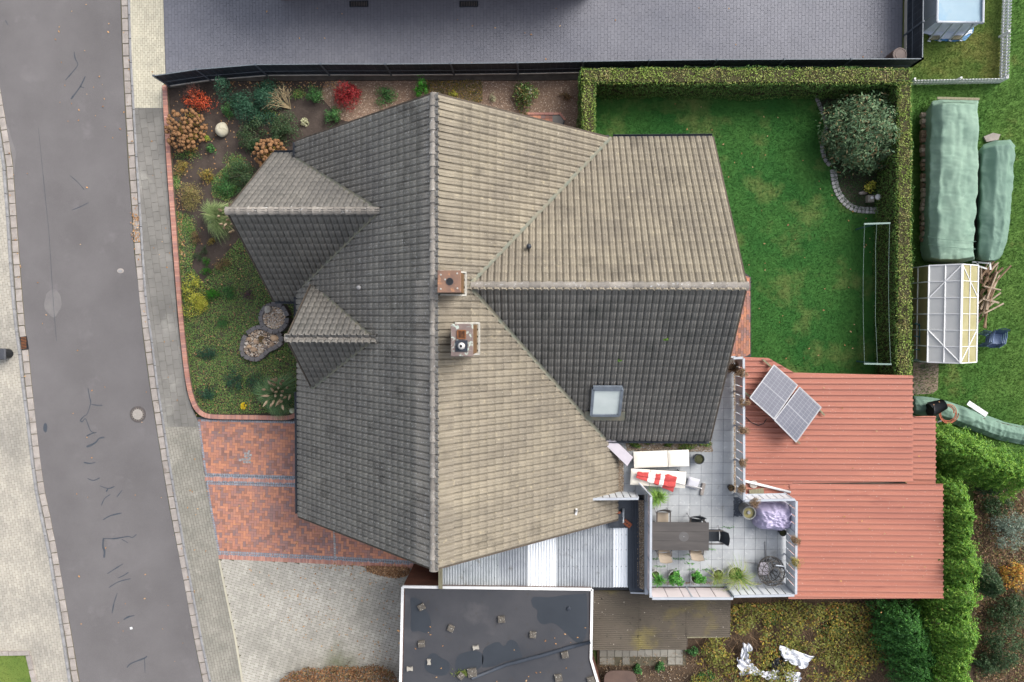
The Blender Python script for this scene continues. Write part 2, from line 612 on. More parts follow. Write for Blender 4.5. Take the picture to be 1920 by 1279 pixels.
def lawnmat(name, g1, g2, dry, thr, sc=.42, rnd=.25):
    return mat(name, lin(g1, K), lin(g2, K), sc=sc, rough=.9, rnd=rnd, bump=0,
               spots=[(lin(dry, K), .5, thr, .26, 4), (lin(tuple(v * .8 for v in g1), K), 5, .56, .2, 4)])
m_lawn = lawnmat('lawn_grass', (42, 92, 38), (64, 108, 48), (120, 128, 74), .52)
m_lawn2 = lawnmat('meadow_grass', (74, 118, 50), (100, 134, 62), (160, 142, 92), .6)
m_lawn3 = lawnmat('pool_grass', (86, 116, 48), (112, 130, 62), (150, 142, 80), .5)
m_cover = leafmat('ground_cover_leaf', [(62, 96, 50), (82, 116, 58), (104, 134, 68), (68, 102, 56), (120, 138, 72), (76, 112, 58), (146, 120, 84), (66, 104, 54), (74, 112, 60)], k=1.5)
m_litter = leafmat('fallen_leaf', [(206, 162, 116), (184, 136, 92), (220, 184, 140), (150, 110, 80), (196, 150, 96)], k=.75, trans=.1)
m_litterpale = leafmat('pale_fallen_leaf', [(226, 190, 140), (236, 206, 160), (214, 160, 100)], trans=.1)
m_white = mat('white_paint', lin((232, 232, 232), .85), lin((216, 218, 220), .85), sc=3, rough=.55)
m_dark = mat('dark_metal', lin((52, 58, 68), K), lin((40, 45, 54), K), sc=4, rough=.45, spec=.4)
m_black = mat('black_plastic', lin((42, 44, 48), K), lin((32, 34, 38), K), sc=4, rough=.5)

# ================================================================ ground and road
def big(z, s=150):
    return [(-s, -s, z), (s, -s, z), (s, s, z), (-s, s, z)]
struct(sheet('ground', big(-.08), m_ground))
ZR = -.015
road_R = [(222, -60), (226, 0), (229, 100), (234, 200), (240, 310), (247, 400), (252, 480), (260, 540), (264, 590), (269, 640), (280, 720), (291, 790), (304, 870), (318, 955), (335, 1040), (350, 1120), (364, 1200), (380, 1279), (394, 1340)]
gut_R = [(236, -60), (240, 0), (243, 100), (248, 190), (255, 310), (261, 400), (266, 480), (271, 550), (277, 600), (283, 640), (293, 720), (304, 790), (316, 870), (331, 955), (346, 1040), (361, 1120), (376, 1200), (393, 1279), (406, 1340)]
road_L = [(-20, 60), (-6, 130), (2, 175), (10, 220), (19, 270), (25, 310), (31, 400), (37, 480), (43, 560), (48, 620), (54, 660), (60, 720), (67, 790), (75, 860), (84, 920), (94, 965), (108, 1040), (120, 1110), (133, 1180), (145, 1250), (150, 1279), (162, 1340)]
gut_L = [(-32, 60), (-18, 130), (-11, 175), (-4, 220), (4, 270), (10, 310), (17, 400), (22, 480), (28, 560), (34, 620), (40, 660), (46, 720), (55, 790), (63, 860), (71, 920), (80, 965), (96, 1040), (109, 1120), (122, 1200), (134, 1279), (146, 1340)]
def ext(p, x):
    return p
rl = PX(road_R, ZR)
far = [P(-700, 1340, ZR), P(-700, -900, ZR), P(200, -900, ZR)]
road = struct(sheet('road', [P(-60, -900, ZR), P(190, -900, ZR)] + rl + [P(470, 1900, ZR), P(280, 1900, ZR)] + PX(road_L, ZR)[::-1] + [P(-60, 0, ZR)], m_asphalt))
def stains(nm, pts, m, z):
    return sheet(nm, PX(pts, z), m, None, road)
m_pale = mat('pale_road_stain', lin((130, 127, 126), K), lin((120, 117, 118), K), sc=2.5, rough=.9, bump=.25, bsc=90,
             spots=[(lin((150, 146, 146), K), 120, .62, .1, 2), (lin((86, 84, 88), K), 100, .62, .12, 2)])
def blob(cx, cy, rx, ry, n=28, rough=.18, seed=0):
    return [(cx + rx * math.cos(t) * (1 + rough * nz(math.cos(t) * 1.3 + seed, math.sin(t) * 1.3, seed)), cy + ry * math.sin(t) * (1 + rough * nz(math.cos(t) * 1.3 + seed, math.sin(t) * 1.3 + 5, seed)))
            for t in [2 * math.pi * i / n for i in range(n)]]
stains('road_stain', blob(99, 568, 16, 25, n=44, seed=2.3, rough=.22), m_pale, ZR + .003)
stains('road_stain', [(8, 225), (16, 240), (24, 268), (30, 285), (29, 300), (26, 330), (24, 300), (17, 265), (10, 230)], m_pale, ZR + .003)
stains('road_stain', blob(85, 802, 4, 9, seed=4), m_tar, ZR + .003)
cracks = [([(139, 97), (141, 110), (146, 121), (137, 134), (123, 150)], 2.2), ([(160, 143), (150, 163), (133, 186)], 3.2), ([(150, 162), (158, 165)], 2),
          ([(165, 728), (168, 745), (170, 755), (164, 775), (157, 781), (151, 788), (154, 791), (160, 785), (165, 796), (170, 808), (178, 812)], 2.2),
          ([(171, 758), (182, 760), (192, 760)], 2.6), ([(181, 811), (172, 813), (162, 818)], 2.8), ([(162, 838), (172, 834), (180, 829), (186, 822), (196, 820)], 4.2),
          ([(157, 867), (168, 869), (179, 867)], 2.6), ([(164, 897), (175, 901), (187, 896)], 2.6), ([(187, 911), (203, 916), (215, 912)], 2.4), ([(203, 916), (199, 922)], 3),
          ([(207, 927), (196, 935), (190, 948)], 2.6), ([(229, 919), (219, 932)], 2.6), ([(193, 975), (207, 967), (228, 962)], 3),
          ([(193, 1010), (200, 1010), (215, 1010), (240, 1006), (248, 1008), (256, 1002)], 2.4), ([(194, 1010), (193, 1025), (196, 1034), (195, 1046)], 4.5), ([(228, 1011), (240, 1018)], 2.2),
          ([(201, 1076), (215, 1067), (231, 1057)], 2.4), ([(221, 1084), (232, 1079), (241, 1073)], 2.2), ([(204, 1102), (222, 1091), (245, 1085)], 2.6), ([(220, 1112), (214, 1130), (210, 1150)], 2.2),
          ([(232, 1162), (240, 1157), (252, 1154)], 2.6), ([(238, 1252), (246, 1244), (271, 1234), (275, 1230)], 3.6), ([(271, 1235), (272, 1262)], 1.4),
          ([(80, 320), (86, 380), (92, 440), (97, 520), (101, 580), (106, 640)], .9), ([(72, 240), (78, 300), (80, 320)], .7), ([(131, 329), (146, 342), (158, 356)], 1.3), ([(135, 394), (150, 388), (166, 380)], 1.8),
          ([(10, 38), (15, 47)], 2)]
for pts, w in cracks:
    p = PX(smooth_line(pts, 4), ZR + .004)
    mb = MB()
    n = len(p)
    vs = []
    for i in range(n):
        t = (p[min(i + 1, n - 1)] - p[max(i - 1, 0)]).normalized()
        s = Vector((-t.y, t.x, 0)) * px2m(w) / 2 * (.55 + .9 * abs(nz(p[i].x * 3, p[i].y * 3))) * (.6 if i in (0, n - 1) else 1)
        vs += [p[i] + s, p[i] - s]
    mb.add(vs, [(2 * i, 2 * i + 1, 2 * i + 3, 2 * i + 2) for i in range(n - 1)])
    mb.build('crack_seal', m_tar, road)
# gutters of cast stones, kerbs
def gutter(nm, a, b, side):
    pa, pb = PX(a, 0), PX(b, 0)
    g = struct(sheet(nm, pa + pb[::-1], m_joint, -.02))
    mid = [(u + v) / 2 for u, v in zip(pa, pb)]
    wid = px2m(13.2)
    base = piece_mb(rect(.52, wid - .02, .02), .12, .012).mesh('gutter_stone', m_stone)
    for p, h in along(mid, .53):
        o = bpy.data.objects.new('gutter_stone', base)
        COL.objects.link(o)
        o.parent = g
        o.matrix_basis = Matrix.Translation((p.x, p.y, random.uniform(-.005, .005))) @ Matrix.Rotation(h + random.gauss(0, .01), 4, 'Z') @ Matrix.Scale(1 + random.uniform(-.02, .015), 4)
    kb = MB()
    k = struct(sheet('kerb', [v + Vector((side * .06, 0, 0)) for v in pb] + [v + Vector((side * .07, 0, 0)) for v in pb][::-1], m_joint, -.03))
    for i, (p, h) in enumerate(along([v + Vector((side * .065, 0, 0)) for v in pb], 1.0)):
        bm = MB().box((0, 0, -.06), (.985, .1, .24), ch=.015)
        if i == 0:
            km = bm.mesh('kerb_stone', m_kerb)
        o = bpy.data.objects.new('kerb_stone', km)
        COL.objects.link(o)
        o.parent = k
        o.matrix_basis = Matrix.Translation((p.x, p.y, 0)) @ Matrix.Rotation(h, 4, 'Z')
    return g
gutter('gutter_right', road_R, gut_R, 1)
gutter('gutter_left', road_L, gut_L, -1)
# pavement beside the garden
def off(pts, dx):
    return [(x + dx, y) for x, y in pts]
def seg(pts, y0, y1):
    o = []
    for (x1, a), (x2, b) in zip(pts, pts[1:]):
        if a <= y0 <= b:
            o.append((x1 + (x2 - x1) * (y0 - a) / (b - a), y0))
        if y0 < a < y1:
            o.append((x1, a))
        if a <= y1 <= b:
            o.append((x1 + (x2 - x1) * (y1 - a) / (b - a), y1))
    return o
pave_R = [(306, -60), (307, 0), (311, 145), (306, 165), (309, 250), (313, 320), (319, 400), (326, 500), (334, 600), (343, 680), (350, 730), (360, 762), (372, 790), (384, 880), (397, 960), (412, 1048), (426, 1120), (441, 1190), (456, 1279), (468, 1340)]
kerb_in = off(gut_R, 5)
ZP = .05
def pavement(nm, y0, y1, jm):
    pl = PX(seg(kerb_in, y0, y1) + seg(pave_R, y0, y1)[::-1], 0)
    return struct(sheet(nm, pl, jm, ZP - .012)), pl
s, pl = pavement('pavement_cream', -55, 203, m_joint)
field('paving_block', 'paving_blocks', s, pl, R(90), bond(pl, R(90), .2, .1), [rect(.2, .1, .008)], ZP, .05, m_cream, near=P(280, 100))
s, pl = pavement('pavement_grey', 203, 800, m_joint)
field('paving_slab', 'paving_slabs', s, pl, R(97), bond(pl, R(97), .4, .3), [rect(.4, .3, .008)], ZP, .05, m_slab, near=P(300, 600))
s, pl = pavement('pavement_weathered', 800, 1335, m_joint)
field('paving_block', 'paving_blocks', s, pl, R(101), bond(pl, R(101), .24, .12), [rect(.24, .12, .01)], ZP, .05, m_weath, near=P(360, 960))
# pavement across the road
kl = off(gut_L, -5)
pl = PX([(-500, 60)] + kl + [(-500, 1340)], 0)
s = struct(sheet('pavement_across', pl, m_joint, ZP - .012))
pl2 = PX(seg(kl, 160, 1335) + [(-60, 1335), (-60, 160)], 0)
field('paving_block', 'paving_blocks', s, pl2, R(98), bond(pl2, R(98), .22, .125), [rect(.22, .125, .009)], ZP, .05, m_left, near=P(30, 1050))
# lawn corner with kerb, lower left
lc = [(-60, 1229), (50, 1228), (62, 1279), (72, 1340), (-60, 1340)]
struct(sheet('lawn_corner', PX(lc, .06), lawnmat('corner_grass', (92, 118, 52), (120, 136, 66), (160, 140, 82), .55)))
stuff(blades('corner_grass_blades', scatter(PX(lc), 4000), .06, .05, MATS['corner_grass']), 'short grass in the kerbed corner lawn by the pavement', 'grass')
ck = struct(sheet('lawn_kerb', PX([(-60, 1222), (53, 1222), (54, 1227), (-60, 1227)], .03), m_joint))
for a, b in (((-60, 1224.5), (-22, 1224.5)), ((-21, 1224.5), (17, 1224.5)), ((18, 1224.5), (56, 1224)), ((54, 1229), (60, 1254)), ((60, 1256), (66, 1281)), ((66, 1283), (72, 1308))):
    MB().bar(P(*a, .06), P(*b, .06), px2m(8 if a[1] < 1226 else 9), .12).build('kerb_stone', m_stone, ck)
# manhole, drain, valve cover
mh = thing('manhole_cover', 'round iron manhole cover with pale concrete centre in the road', 'manhole', P(258.5, 777, ZR))
c = P(258.5, 777, ZR)
m_iron = mat('cast_iron', lin((104, 98, 96), K), lin((84, 80, 80), K), sc=8, rough=.7, bump=.3)
MB().lathe(c, [(.36, 0), (.36, .008), (.35, .012), (.3, .012), (.295, .006)], 40).build('frame_ring', m_iron, mh)
MB().lathe(c, [(.29, .006), (.29, .013), (.23, .015)], 40).build('cover_rim', mat('worn_iron', lin((132, 124, 118), K), lin((112, 104, 100), K), sc=8, rough=.7), mh)
MB().lathe(c, [(.225, .015), (.225, .02), (.21, .022)], 36).build('concrete_disc', mat('manhole_concrete', lin((172, 166, 160), K), lin((156, 150, 144), K), sc=12, rough=.9, bump=.3), mh)
for k in range(16):
    a = 2 * math.pi * k / 16
    MB().lathe(c + Vector((math.cos(a) * .258, math.sin(a) * .258, .0155)), [(.021, 0), (.02, .002)], 10).build('vent_hole', m_black, mh)
vc = thing('valve_cover', 'small oval pale valve cover in the asphalt near the kerb', 'cover', P(226, 508, ZR))
MB().lathe(P(226, 508, ZR), [(.15, 0), (.148, .008), (.12, .012)], 20, sy=.72).build('cover_ring', m_stone, vc)
MB().lathe(P(225.5, 508.5, ZR), [(.09, .012), (.088, .016)], 18, sy=.72).build('cover_plate', m_kerb, vc)
dr = thing('street_drain', 'rusty iron street drain grate in the left gutter', 'drain', P(46, 643, 0))
c = P(45.5, 643, .012)
MB().box(c, (.3, .56, .03), rz=R(8)).build('drain_frame', m_black, dr)
m_rust = mat('rusty_iron', lin((150, 98, 62), K), lin((110, 74, 54), K), sc=9, rough=.9)
for k in range(8):
    MB().box(c + Vector((-.012 + .0 * k, -.23 + .066 * k, .018)), (.24, .034, .014), rz=R(8)).build('grate_bar', m_rust, dr)
b = thing('waste_bin', 'dark grey lidded bin cut off by the left edge of the photo', 'bin', P(-2, 668, .05))
c = P(0, 664, .55)
MB().lathe((c.x, c.y, .05), [(.2, 0), (.24, .42), (.25, .44)], 4 * 5).build('bin_body', m_black, b)
MB().box((c.x, c.y, .53), (.46, .48, .07), ch=.03).build('lid', mat('grey_plastic', lin((84, 86, 92), K), lin((70, 72, 78), K), rough=.4), b)
# ================================================================ neighbour's drive
dp = PX([(307, -120), (307, 0), (312, 150), (387, 140), (500, 138), (1090, 136), (1690, 126), (1692, 0), (1692, -120)], 0)
s = struct(sheet('neighbour_drive', dp, m_joint_d, ZP - .006))
dp2 = PX([(308, -30), (308, 0), (312, 149), (387, 139), (500, 137), (1090, 135), (1689, 125), (1690, -30)], 0)
field('drive_block', 'drive_blocks', s, dp2, R(90), bond(dp2, R(90), .22, .14, off=.5, jit=.004), [rect(.22, .14, .005)], ZP, .05, m_blue, near=P(1400, 70), tilt=.006)
# house next door stands just past the top of the frame
nh = thing('neighbour_house', 'brown brick house front at the very top edge behind the light wells', 'house', P(810, -60, 0))
a, b = P(528, 1.5, 0), P(1112, 1.5, 0)
m_nbr = mat('brown_brick', lin((140, 100, 84), K), lin((116, 84, 72), K), sc=3, rough=.9, bump=.4, bsc=30)
w = MB()
w.prism([(a.x, a.y), (b.x, a.y), (b.x, a.y + 8), (a.x, a.y + 8)], 0, 2.9)
w.build('wall', m_nbr, nh)
r_ = MB()
x0, x1, y0, ym, y1 = a.x - .4, b.x + .4, a.y - .1, a.y + 4, a.y + 8.3
r_.add([(x0, y0, 2.8), (x1, y0, 2.8), (x1, ym, 5.6), (x0, ym, 5.6), (x0, y1, 2.8), (x1, y1, 2.8)], [(0, 1, 2, 3), (3, 2, 5, 4), (0, 3, 4), (1, 5, 2), (0, 4, 5, 1)])
r_.build('roof', mat('neighbour_tile', lin((120, 80, 70), K), lin((100, 70, 64), K), sc=5, rough=.9), nh)
for i, (x0, x1) in enumerate(((656, 690), (862, 896))):
    g = thing('light_well_grate', ['steel light well grate at the top edge left of the other one', 'steel light well grate at the top edge right of the other one'][i], 'grate', P((x0 + x1) / 2, 7, .05), 0, 'light well grates')
    p, q = P(x0, 13, .06), P(x1, 2, .06)
    fr = MB()
    for A, B in (((p.x, p.y), (q.x, p.y)), ((p.x, q.y), (q.x, q.y)), ((p.x, p.y), (p.x, q.y)), ((q.x, p.y), (q.x, q.y))):
        fr.bar((*A, .065), (*B, .065), .03, .03)
    fr.build('grate_frame', m_dark, g)
    MB().poly([(p.x, p.y, .056), (q.x, p.y, .056), (q.x, q.y, .056), (p.x, q.y, .056)]).build('shaft', m_black, g)
    n = 11
    for k in range(1, n):
        x = p.x + (q.x - p.x) * k / n
        MB().bar((x, p.y, .065), (x, q.y, .065), .025, .02).build('grate_bar', m_iron, g)
# ================================================================ red brick drive of the house
ang = R(-2.2)
hb1 = PX([(372, 786), (556, 793), (700, 798), (700, 896), (384, 889)], 0)
hb2 = PX([(386, 904), (700, 914), (860, 920), (860, 1056), (411, 1037)], 0)
outer = PX([(368, 782), (556, 788), (720, 790), (880, 920), (880, 1060), (412, 1048), (397, 960), (384, 880)], 0)
drive = struct(sheet('brick_drive', outer, m_joint_d, ZP - .008))
hp = hb1
field('clinker_brick', 'clinker_bricks', drive, hb1, ang, herring(hb1, ang, .116), [rect(.232, .116, .005)], ZP, .05, m_brick, nind=150, near=P(465, 850))
field('clinker_brick', 'clinker_bricks', drive, hb2, ang, herring(hb2, ang, .116), [rect(.232, .116, .005)], ZP, .05, m_brick, nind=150, near=P(500, 980))
def settrow(par, pts, z, step, wid, m, rows=2, name='sett'):
    base = piece_mb([(-.45, -.5), (.4, -.48), (.48, -.1), (.46, .46), (-.1, .5), (-.48, .42)], .08 / step, .05)
    me = base.mesh(name, m)
    for r0 in range(rows):
        o2 = (r0 - (rows - 1) / 2) * wid
        for p, h in along(pts, step):
            o = bpy.data.objects.new(name, me)
            COL.objects.link(o)
            o.parent = par
            nrm = Vector((-math.sin(h), math.cos(h), 0))
            q = p + nrm * o2
            o.matrix_basis = Matrix.Translation((q.x, q.y, z + random.uniform(-.004, .006))) @ Matrix.Rotation(h + random.choice((0, math.pi)) + random.gauss(0, .06), 4, 'Z') @ Matrix.Diagonal((step * .93, wid * .93, step, 1))
for pts in ([(378, 788), (556, 792)], [(386, 890.5), (556, 896)], [(388, 904), (556, 909)], [(412, 1036), (520, 1041), (640, 1047), (780, 1055)], [(374, 790), (387, 888)], [(389, 905), (399, 965), (413, 1042)]):
    settrow(drive, PX(pts, 0), ZP + .004, .1, .1, m_sett, rows=2 if pts[0][1] > 790 and len(pts) != 3 else 1)
settrow(drive, PX([(627, 994), (629, 1046)], 0), ZP + .004, .105, .105, m_sett2, 1)
for (x, y) in ((461, 850), (466, 850), (461, 855), (466, 855), (471, 853), (456, 861), (461, 861), (466, 861), (451, 862), (459, 866), (464, 866), (469, 866), (468, 846), (469, 859)):
    p = P(x, y, 0)
    o = MB().box((p.x, p.y, ZP + .006), (.1, .1, .02), rz=ang + random.gauss(0, .05), ch=.006).build('sett', m_sett2, drive)
def soldier(par, pts, w, step, z, h, m, name, plural, nind):
    """soldier course of bricks standing across a line"""
    base = piece_mb(rect(step, w, .006), h, .005)
    me = base.mesh(name, m)
    rest = MB()
    v = np.array(base.v)
    for i, (p, a) in enumerate(along(pts, step)):
        M4 = Matrix.Translation((p.x, p.y, z + random.uniform(-.004, .004))) @ Matrix.Rotation(a + random.gauss(0, .012), 4, 'Z')
        if i < nind:
            o = bpy.data.objects.new(name, me)
            COL.objects.link(o)
            o.parent = par
            o.matrix_basis = M4
        else:
            A = np.array(M4)
            rest.add(v @ A[:3, :3].T + A[:3, 3], base.f)
    if rest.v:
        stuff(rest.build(plural, m, par))
soldier(drive, PX([(385, 897), (556, 902.5)], 0), .22, .064, ZP + .003, .05, m_brickedge, 'border_brick', 'border_bricks', 60)
soldier(drive, PX([(411, 1043), (520, 1048), (640, 1054), (790, 1061)], 0), .22, .064, ZP + .003, .05, m_brickedge, 'border_brick', 'border_bricks', 140)
ZY = ZP - .006
# bone pavers of the yard
yp = PX([(412, 1045), (520, 1050), (640, 1056), (840, 1068), (840, 1340), (468, 1340), (456, 1279), (441, 1190), (426, 1120)], 0)
yard = struct(sheet('yard_paving', yp, m_joint, ZP - .012))
Lb, Wb, Wn = .23, .205, .145
bone = [(-Wb / 2, -Lb / 2), (Wb / 2, -Lb / 2), (Wb / 2, -Lb / 3.2), (Wn / 2, -Lb / 7), (Wn / 2, Lb / 7), (Wb / 2, Lb / 3.2), (Wb / 2, Lb / 2), (-Wb / 2, Lb / 2), (-Wb / 2, Lb / 3.2), (-Wn / 2, Lb / 7), (-Wn / 2, -Lb / 7), (-Wb / 2, -Lb / 3.2)]
bone = [(x * .955, y * .96) for x, y in bone]
yang = R(-16)
it = [(i * (Wb + Wn) / 2, j * Lb + (i % 2) * Lb / 2, 0, 0) for i in range(-90, 60) for j in range(-90, 20)]
field('bone_paver', 'bone_pavers', yard, yp, yang, it, [bone], ZY, .05, m_bone, near=P(560, 1160), convex=False)
eb = MB()
band(eb, PX([(412, 1050), (426, 1120), (441, 1190), (456, 1279), (468, 1340)], 0), .09, 0, ZP + .004)
struct(eb.build('yard_edging', m_cream))

# ================================================================ the house
m_tile = mat('concrete_roof_tile', lin((142, 134, 119), .9), lin((123, 116, 105), .9), sc=.8, rnd=.08, rough=.9, bump=.35, bsc=45,
             spots=[(lin((104, 98, 88), .9), .9, .56, .2, 5), (lin((162, 152, 130), .9), 6, .6, .16, 4), (lin((190, 188, 180), .9), 30, .68, .05, 2)])
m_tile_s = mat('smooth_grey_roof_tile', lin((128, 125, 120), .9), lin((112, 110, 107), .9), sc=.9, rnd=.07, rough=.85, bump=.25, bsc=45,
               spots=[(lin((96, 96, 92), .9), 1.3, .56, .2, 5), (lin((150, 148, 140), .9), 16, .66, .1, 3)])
m_tile_w = mat('lichen_grey_roof_tile', lin((150, 145, 137), .9), lin((130, 126, 121), .9), sc=.9, rnd=.08, rough=.9, bump=.35, bsc=45,
               spots=[(lin((104, 100, 94), .9), 1.1, .56, .2, 5), (lin((206, 206, 204), .9), 19, .62, .07, 3), (lin((224, 226, 226), .9), 42, .66, .05, 2)])
m_ridge = mat('ridge_tile', lin((156, 150, 142), K), lin((132, 127, 122), K), sc=5, rnd=.2, rough=.9, bump=.4, bsc=40,
              spots=[(lin((206, 208, 208), K), 11, .61, .1, 4), (lin((96, 94, 92), K), 20, .62, .1, 3)])
m_valley = mat('valley_copper', lin((112, 118, 108), K), lin((132, 126, 110), K), sc=4, rough=.75, spec=.3,
               spots=[(lin((150, 146, 126), K), 7, .6, .12, 4)])
m_hwall = mat('house_brick', lin((128, 84, 66), K), lin((104, 70, 58), K), sc=3, rough=.9, bump=.4, bsc=30)
m_timber = mat('dark_timber', lin((98, 88, 78), K), lin((76, 70, 64), K), sc=5, rough=.85)
X0, ZRG, MM = -3.101, 8.169, .8803
XW, XE, YN, YS = -9.20, 3.20, 6.847, -7.732
YW, ZW, XG, MW, HN, HS = 1.081, 7.287, 6.623, .7498, 5.76, 5.59
D1 = dict(Y=3.612, z=6.341, X=-10.314, m=1.398, h=2.853)
D2 = dict(Y=-.643, z=6.118, X=-8.417, m=1.337, h=2.05)
house = thing('dwelling_house', 'brick house with grey and beige tiled cross gable roof and two west gables', 'house', (0, 0, 0), -.0038)
# planes: (name, z(x,y), domain x0,x1,y0,y1, down direction)
PL = {
    'w': (lambda x, y: ZRG - MM * (X0 - x), (XW, X0, YS, YN), Vector((-1, 0, -MM))),
    'e': (lambda x, y: ZRG - MM * (x - X0), (X0, XE, YS, YN), Vector((1, 0, -MM))),
    'n': (lambda x, y: ZW - MW * (y - YW), (X0, XG, YW, YW + HN), Vector((0, 1, -MW))),
    's': (lambda x, y: ZW - MW * (YW - y), (X0, XG, YW - HS, YW), Vector((0, -1, -MW))),
    'd1n': (lambda x, y: D1['z'] - D1['m'] * (y - D1['Y']), (D1['X'], X0, D1['Y'], D1['Y'] + D1['h']), Vector((0, 1, -D1['m']))),
    'd1s': (lambda x, y: D1['z'] - D1['m'] * (D1['Y'] - y), (D1['X'], X0, D1['Y'] - D1['h'], D1['Y']), Vector((0, -1, -D1['m']))),
    'd2n': (lambda x, y: D2['z'] - D2['m'] * (y - D2['Y']), (D2['X'], X0, D2['Y'], D2['Y'] + D2['h']), Vector((0, 1, -D2['m']))),
    'd2s': (lambda x, y: D2['z'] - D2['m'] * (D2['Y'] - y), (D2['X'], X0, D2['Y'] - D2['h'], D2['Y']), Vector((0, -1, -D2['m']))),
}
def env(x, y, skip):
    z = -9
    for k, (f, d, v) in PL.items():
        if k != skip and d[0] <= x <= d[1] and d[2] <= y <= d[3]:
            z = max(z, f(x, y))
    return z
# roof deck under the tiles
deck = MB()
for k, (f, d, v) in PL.items():
    q = [(d[0], d[2]), (d[1], d[2]), (d[1], d[3]), (d[0], d[3])]
    if k in ('n', 's'):
        q = [(X0 + (ZRG - f(0, y)) / MM - .1 if x == X0 else x, y) for x, y in q]
    if k in ('d1n', 'd1s', 'd2n', 'd2s'):
        q = [(min(x, X0 - (ZRG - f(0, y)) / MM + .1) if x == X0 else x, y) for x, y in q]
        q = [(max(x, XW) if x > XW and x != d[0] else x, y) for x, y in q]
    top = [Vector((x, y, f(x, y) - .05)) for x, y in q]
    bot = [p - Vector((0, 0, .16)) for p in top]
    deck.add(top + bot, [(0, 1, 2, 3), (7, 6, 5, 4)] + [(i, i + 4, (i + 1) % 4 + 4, (i + 1) % 4) for i in range(4)])
roof = deck.build('roof', m_timber, house, local=True)
TW, TC = .2235, .335
def tile_mb(w):
    """one interlocking concrete tile: roll, pan and a thick lower edge; x across, y up the slope"""
    prof = [(0, -.006), (.08, -.006), (.15, .044), (.44, .052), (.50, .040), (.56, .052), (.86, .046), (.94, -.006), (1.0, -.006)]
    mb = MB()
    n = len(prof)
    L = TC * 1.10
    vs = []
    for yy, dz in ((0, .008), (L, -.002)):
        vs += [(x * w, yy, z + dz) for x, z in prof]
    vs += [(x * w, 0, z + .008 - .016) for x, z in prof]
    mb.add(vs, [(i, i + 1, n + i + 1, n + i) for i in range(n - 1)] + [(2 * n + i, 2 * n + i + 1, i + 1, i) for i in range(n - 1)])
    return mb
tiles = []
for k, (f, d, v) in PL.items():
    dn = v.normalized()
    up = -dn
    nrm = Vector((-up.x * up.z, -up.y * up.z, up.x ** 2 + up.y ** 2)).normalized()
    u = up.cross(nrm).normalized()
    alongy = abs(v.x) > .5
    lo, hi = (d[2], d[3]) if alongy else (d[0], d[1])
    run = (d[1] - d[0]) if alongy else (d[3] - d[2])
    slope_len = run * math.sqrt(1 + (v.z) ** 2)
    nc = max(1, round((hi - lo) / TW))
    w = (hi - lo) / nc
    nr = math.ceil(slope_len / TC)
    tc = TC
    for j in range(nr + 1):
        sd = slope_len + .03 - j * tc             # distance down slope of the tile's lower edge
        if sd < .1:
            break
        for i in range(nc):
            a = lo + i * w
            h = sd / math.sqrt(1 + v.z ** 2)
            if alongy:
                x = X0 + h * (1 if v.x > 0 else -1)
                st = a if u.y > 0 else a + w
                p = Vector((x, st, 0))
                cx, cy = x - .12 * (1 if v.x > 0 else -1), a + w / 2
            else:
                y = (d[2] + h) if v.y > 0 else (d[3] - h)
                st = a if u.x > 0 else a + w
                p = Vector((st, y, 0))
                cx, cy = a + w / 2, y - .12 * (1 if v.y > 0 else -1)
            p.z = f(p.x, p.y)
            e = max(-9, min(env(cx + dx, cy + dy, k) - f(cx + dx, cy + dy) for dx in (-.13, .13) for dy in (-.13, .13)))
            if e > .10:
                continue
            M4 = Matrix((u, up, nrm)).transposed().to_4x4()
            M4.translation = p + nrm * random.uniform(-.003, .004)
            M4 = M4 @ Matrix.Rotation(random.gauss(0, .005), 4, 'Z') @ Matrix.Diagonal((w / TW, 1, 1, 1))
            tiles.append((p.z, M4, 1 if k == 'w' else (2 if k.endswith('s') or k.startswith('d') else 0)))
tiles.sort(key=lambda t: -t[0])
tmb = tile_mb(TW)
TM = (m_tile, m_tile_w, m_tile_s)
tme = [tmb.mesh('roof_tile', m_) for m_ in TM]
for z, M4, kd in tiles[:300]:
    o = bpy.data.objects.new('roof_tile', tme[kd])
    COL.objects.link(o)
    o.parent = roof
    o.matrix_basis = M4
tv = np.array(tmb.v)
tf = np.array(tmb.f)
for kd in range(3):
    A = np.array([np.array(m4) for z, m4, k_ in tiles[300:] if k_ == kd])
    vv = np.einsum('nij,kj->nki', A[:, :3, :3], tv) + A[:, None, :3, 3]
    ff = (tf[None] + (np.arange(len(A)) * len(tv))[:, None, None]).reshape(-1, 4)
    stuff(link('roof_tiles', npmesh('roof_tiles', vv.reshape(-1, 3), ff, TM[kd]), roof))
# ridge tiles
def ridge(p, q, r=.135, step=.365):
    p, q = Vector(p), Vector(q)
    d = (q - p)
    n = max(1, round(d.length / step))
    s = d / n
    x = d.normalized()
    y = Vector((0, 0, 1)).cross(x).normalized()
    mb = MB()
    l = s.length * 1.08
    segs = 8
    vs = []
    for xx, rr in ((0, r * .84), (l, r * 1.1)):
        for k in range(segs + 1):
            a = math.pi * k / segs
            vs.append((xx, math.cos(a) * rr, math.sin(a) * rr * .85))
    m = segs + 1
    mb.add(vs, [(j * m + k + 1, j * m + k, (j + 1) * m + k, (j + 1) * m + k + 1) for j in range(1) for k in range(segs)] + [tuple(range(m)), tuple(range(m, 2 * m))[::-1]])
    me = mb.mesh('ridge_tile', m_ridge)
    M3 = Matrix((x, y, x.cross(y))).transposed()
    for i in range(n):
        o = bpy.data.objects.new('ridge_tile', me)
        COL.objects.link(o)
        o.parent = roof
        M4 = M3.to_4x4()
        M4.translation = p + s * i + Vector((0, 0, .0 + random.uniform(-.006, .006)))
        o.matrix_basis = M4 @ Matrix.Rotation(random.gauss(0, .02), 4, 'X')
ridge((X0, YN + .02, ZRG), (X0, YS - .02, ZRG))
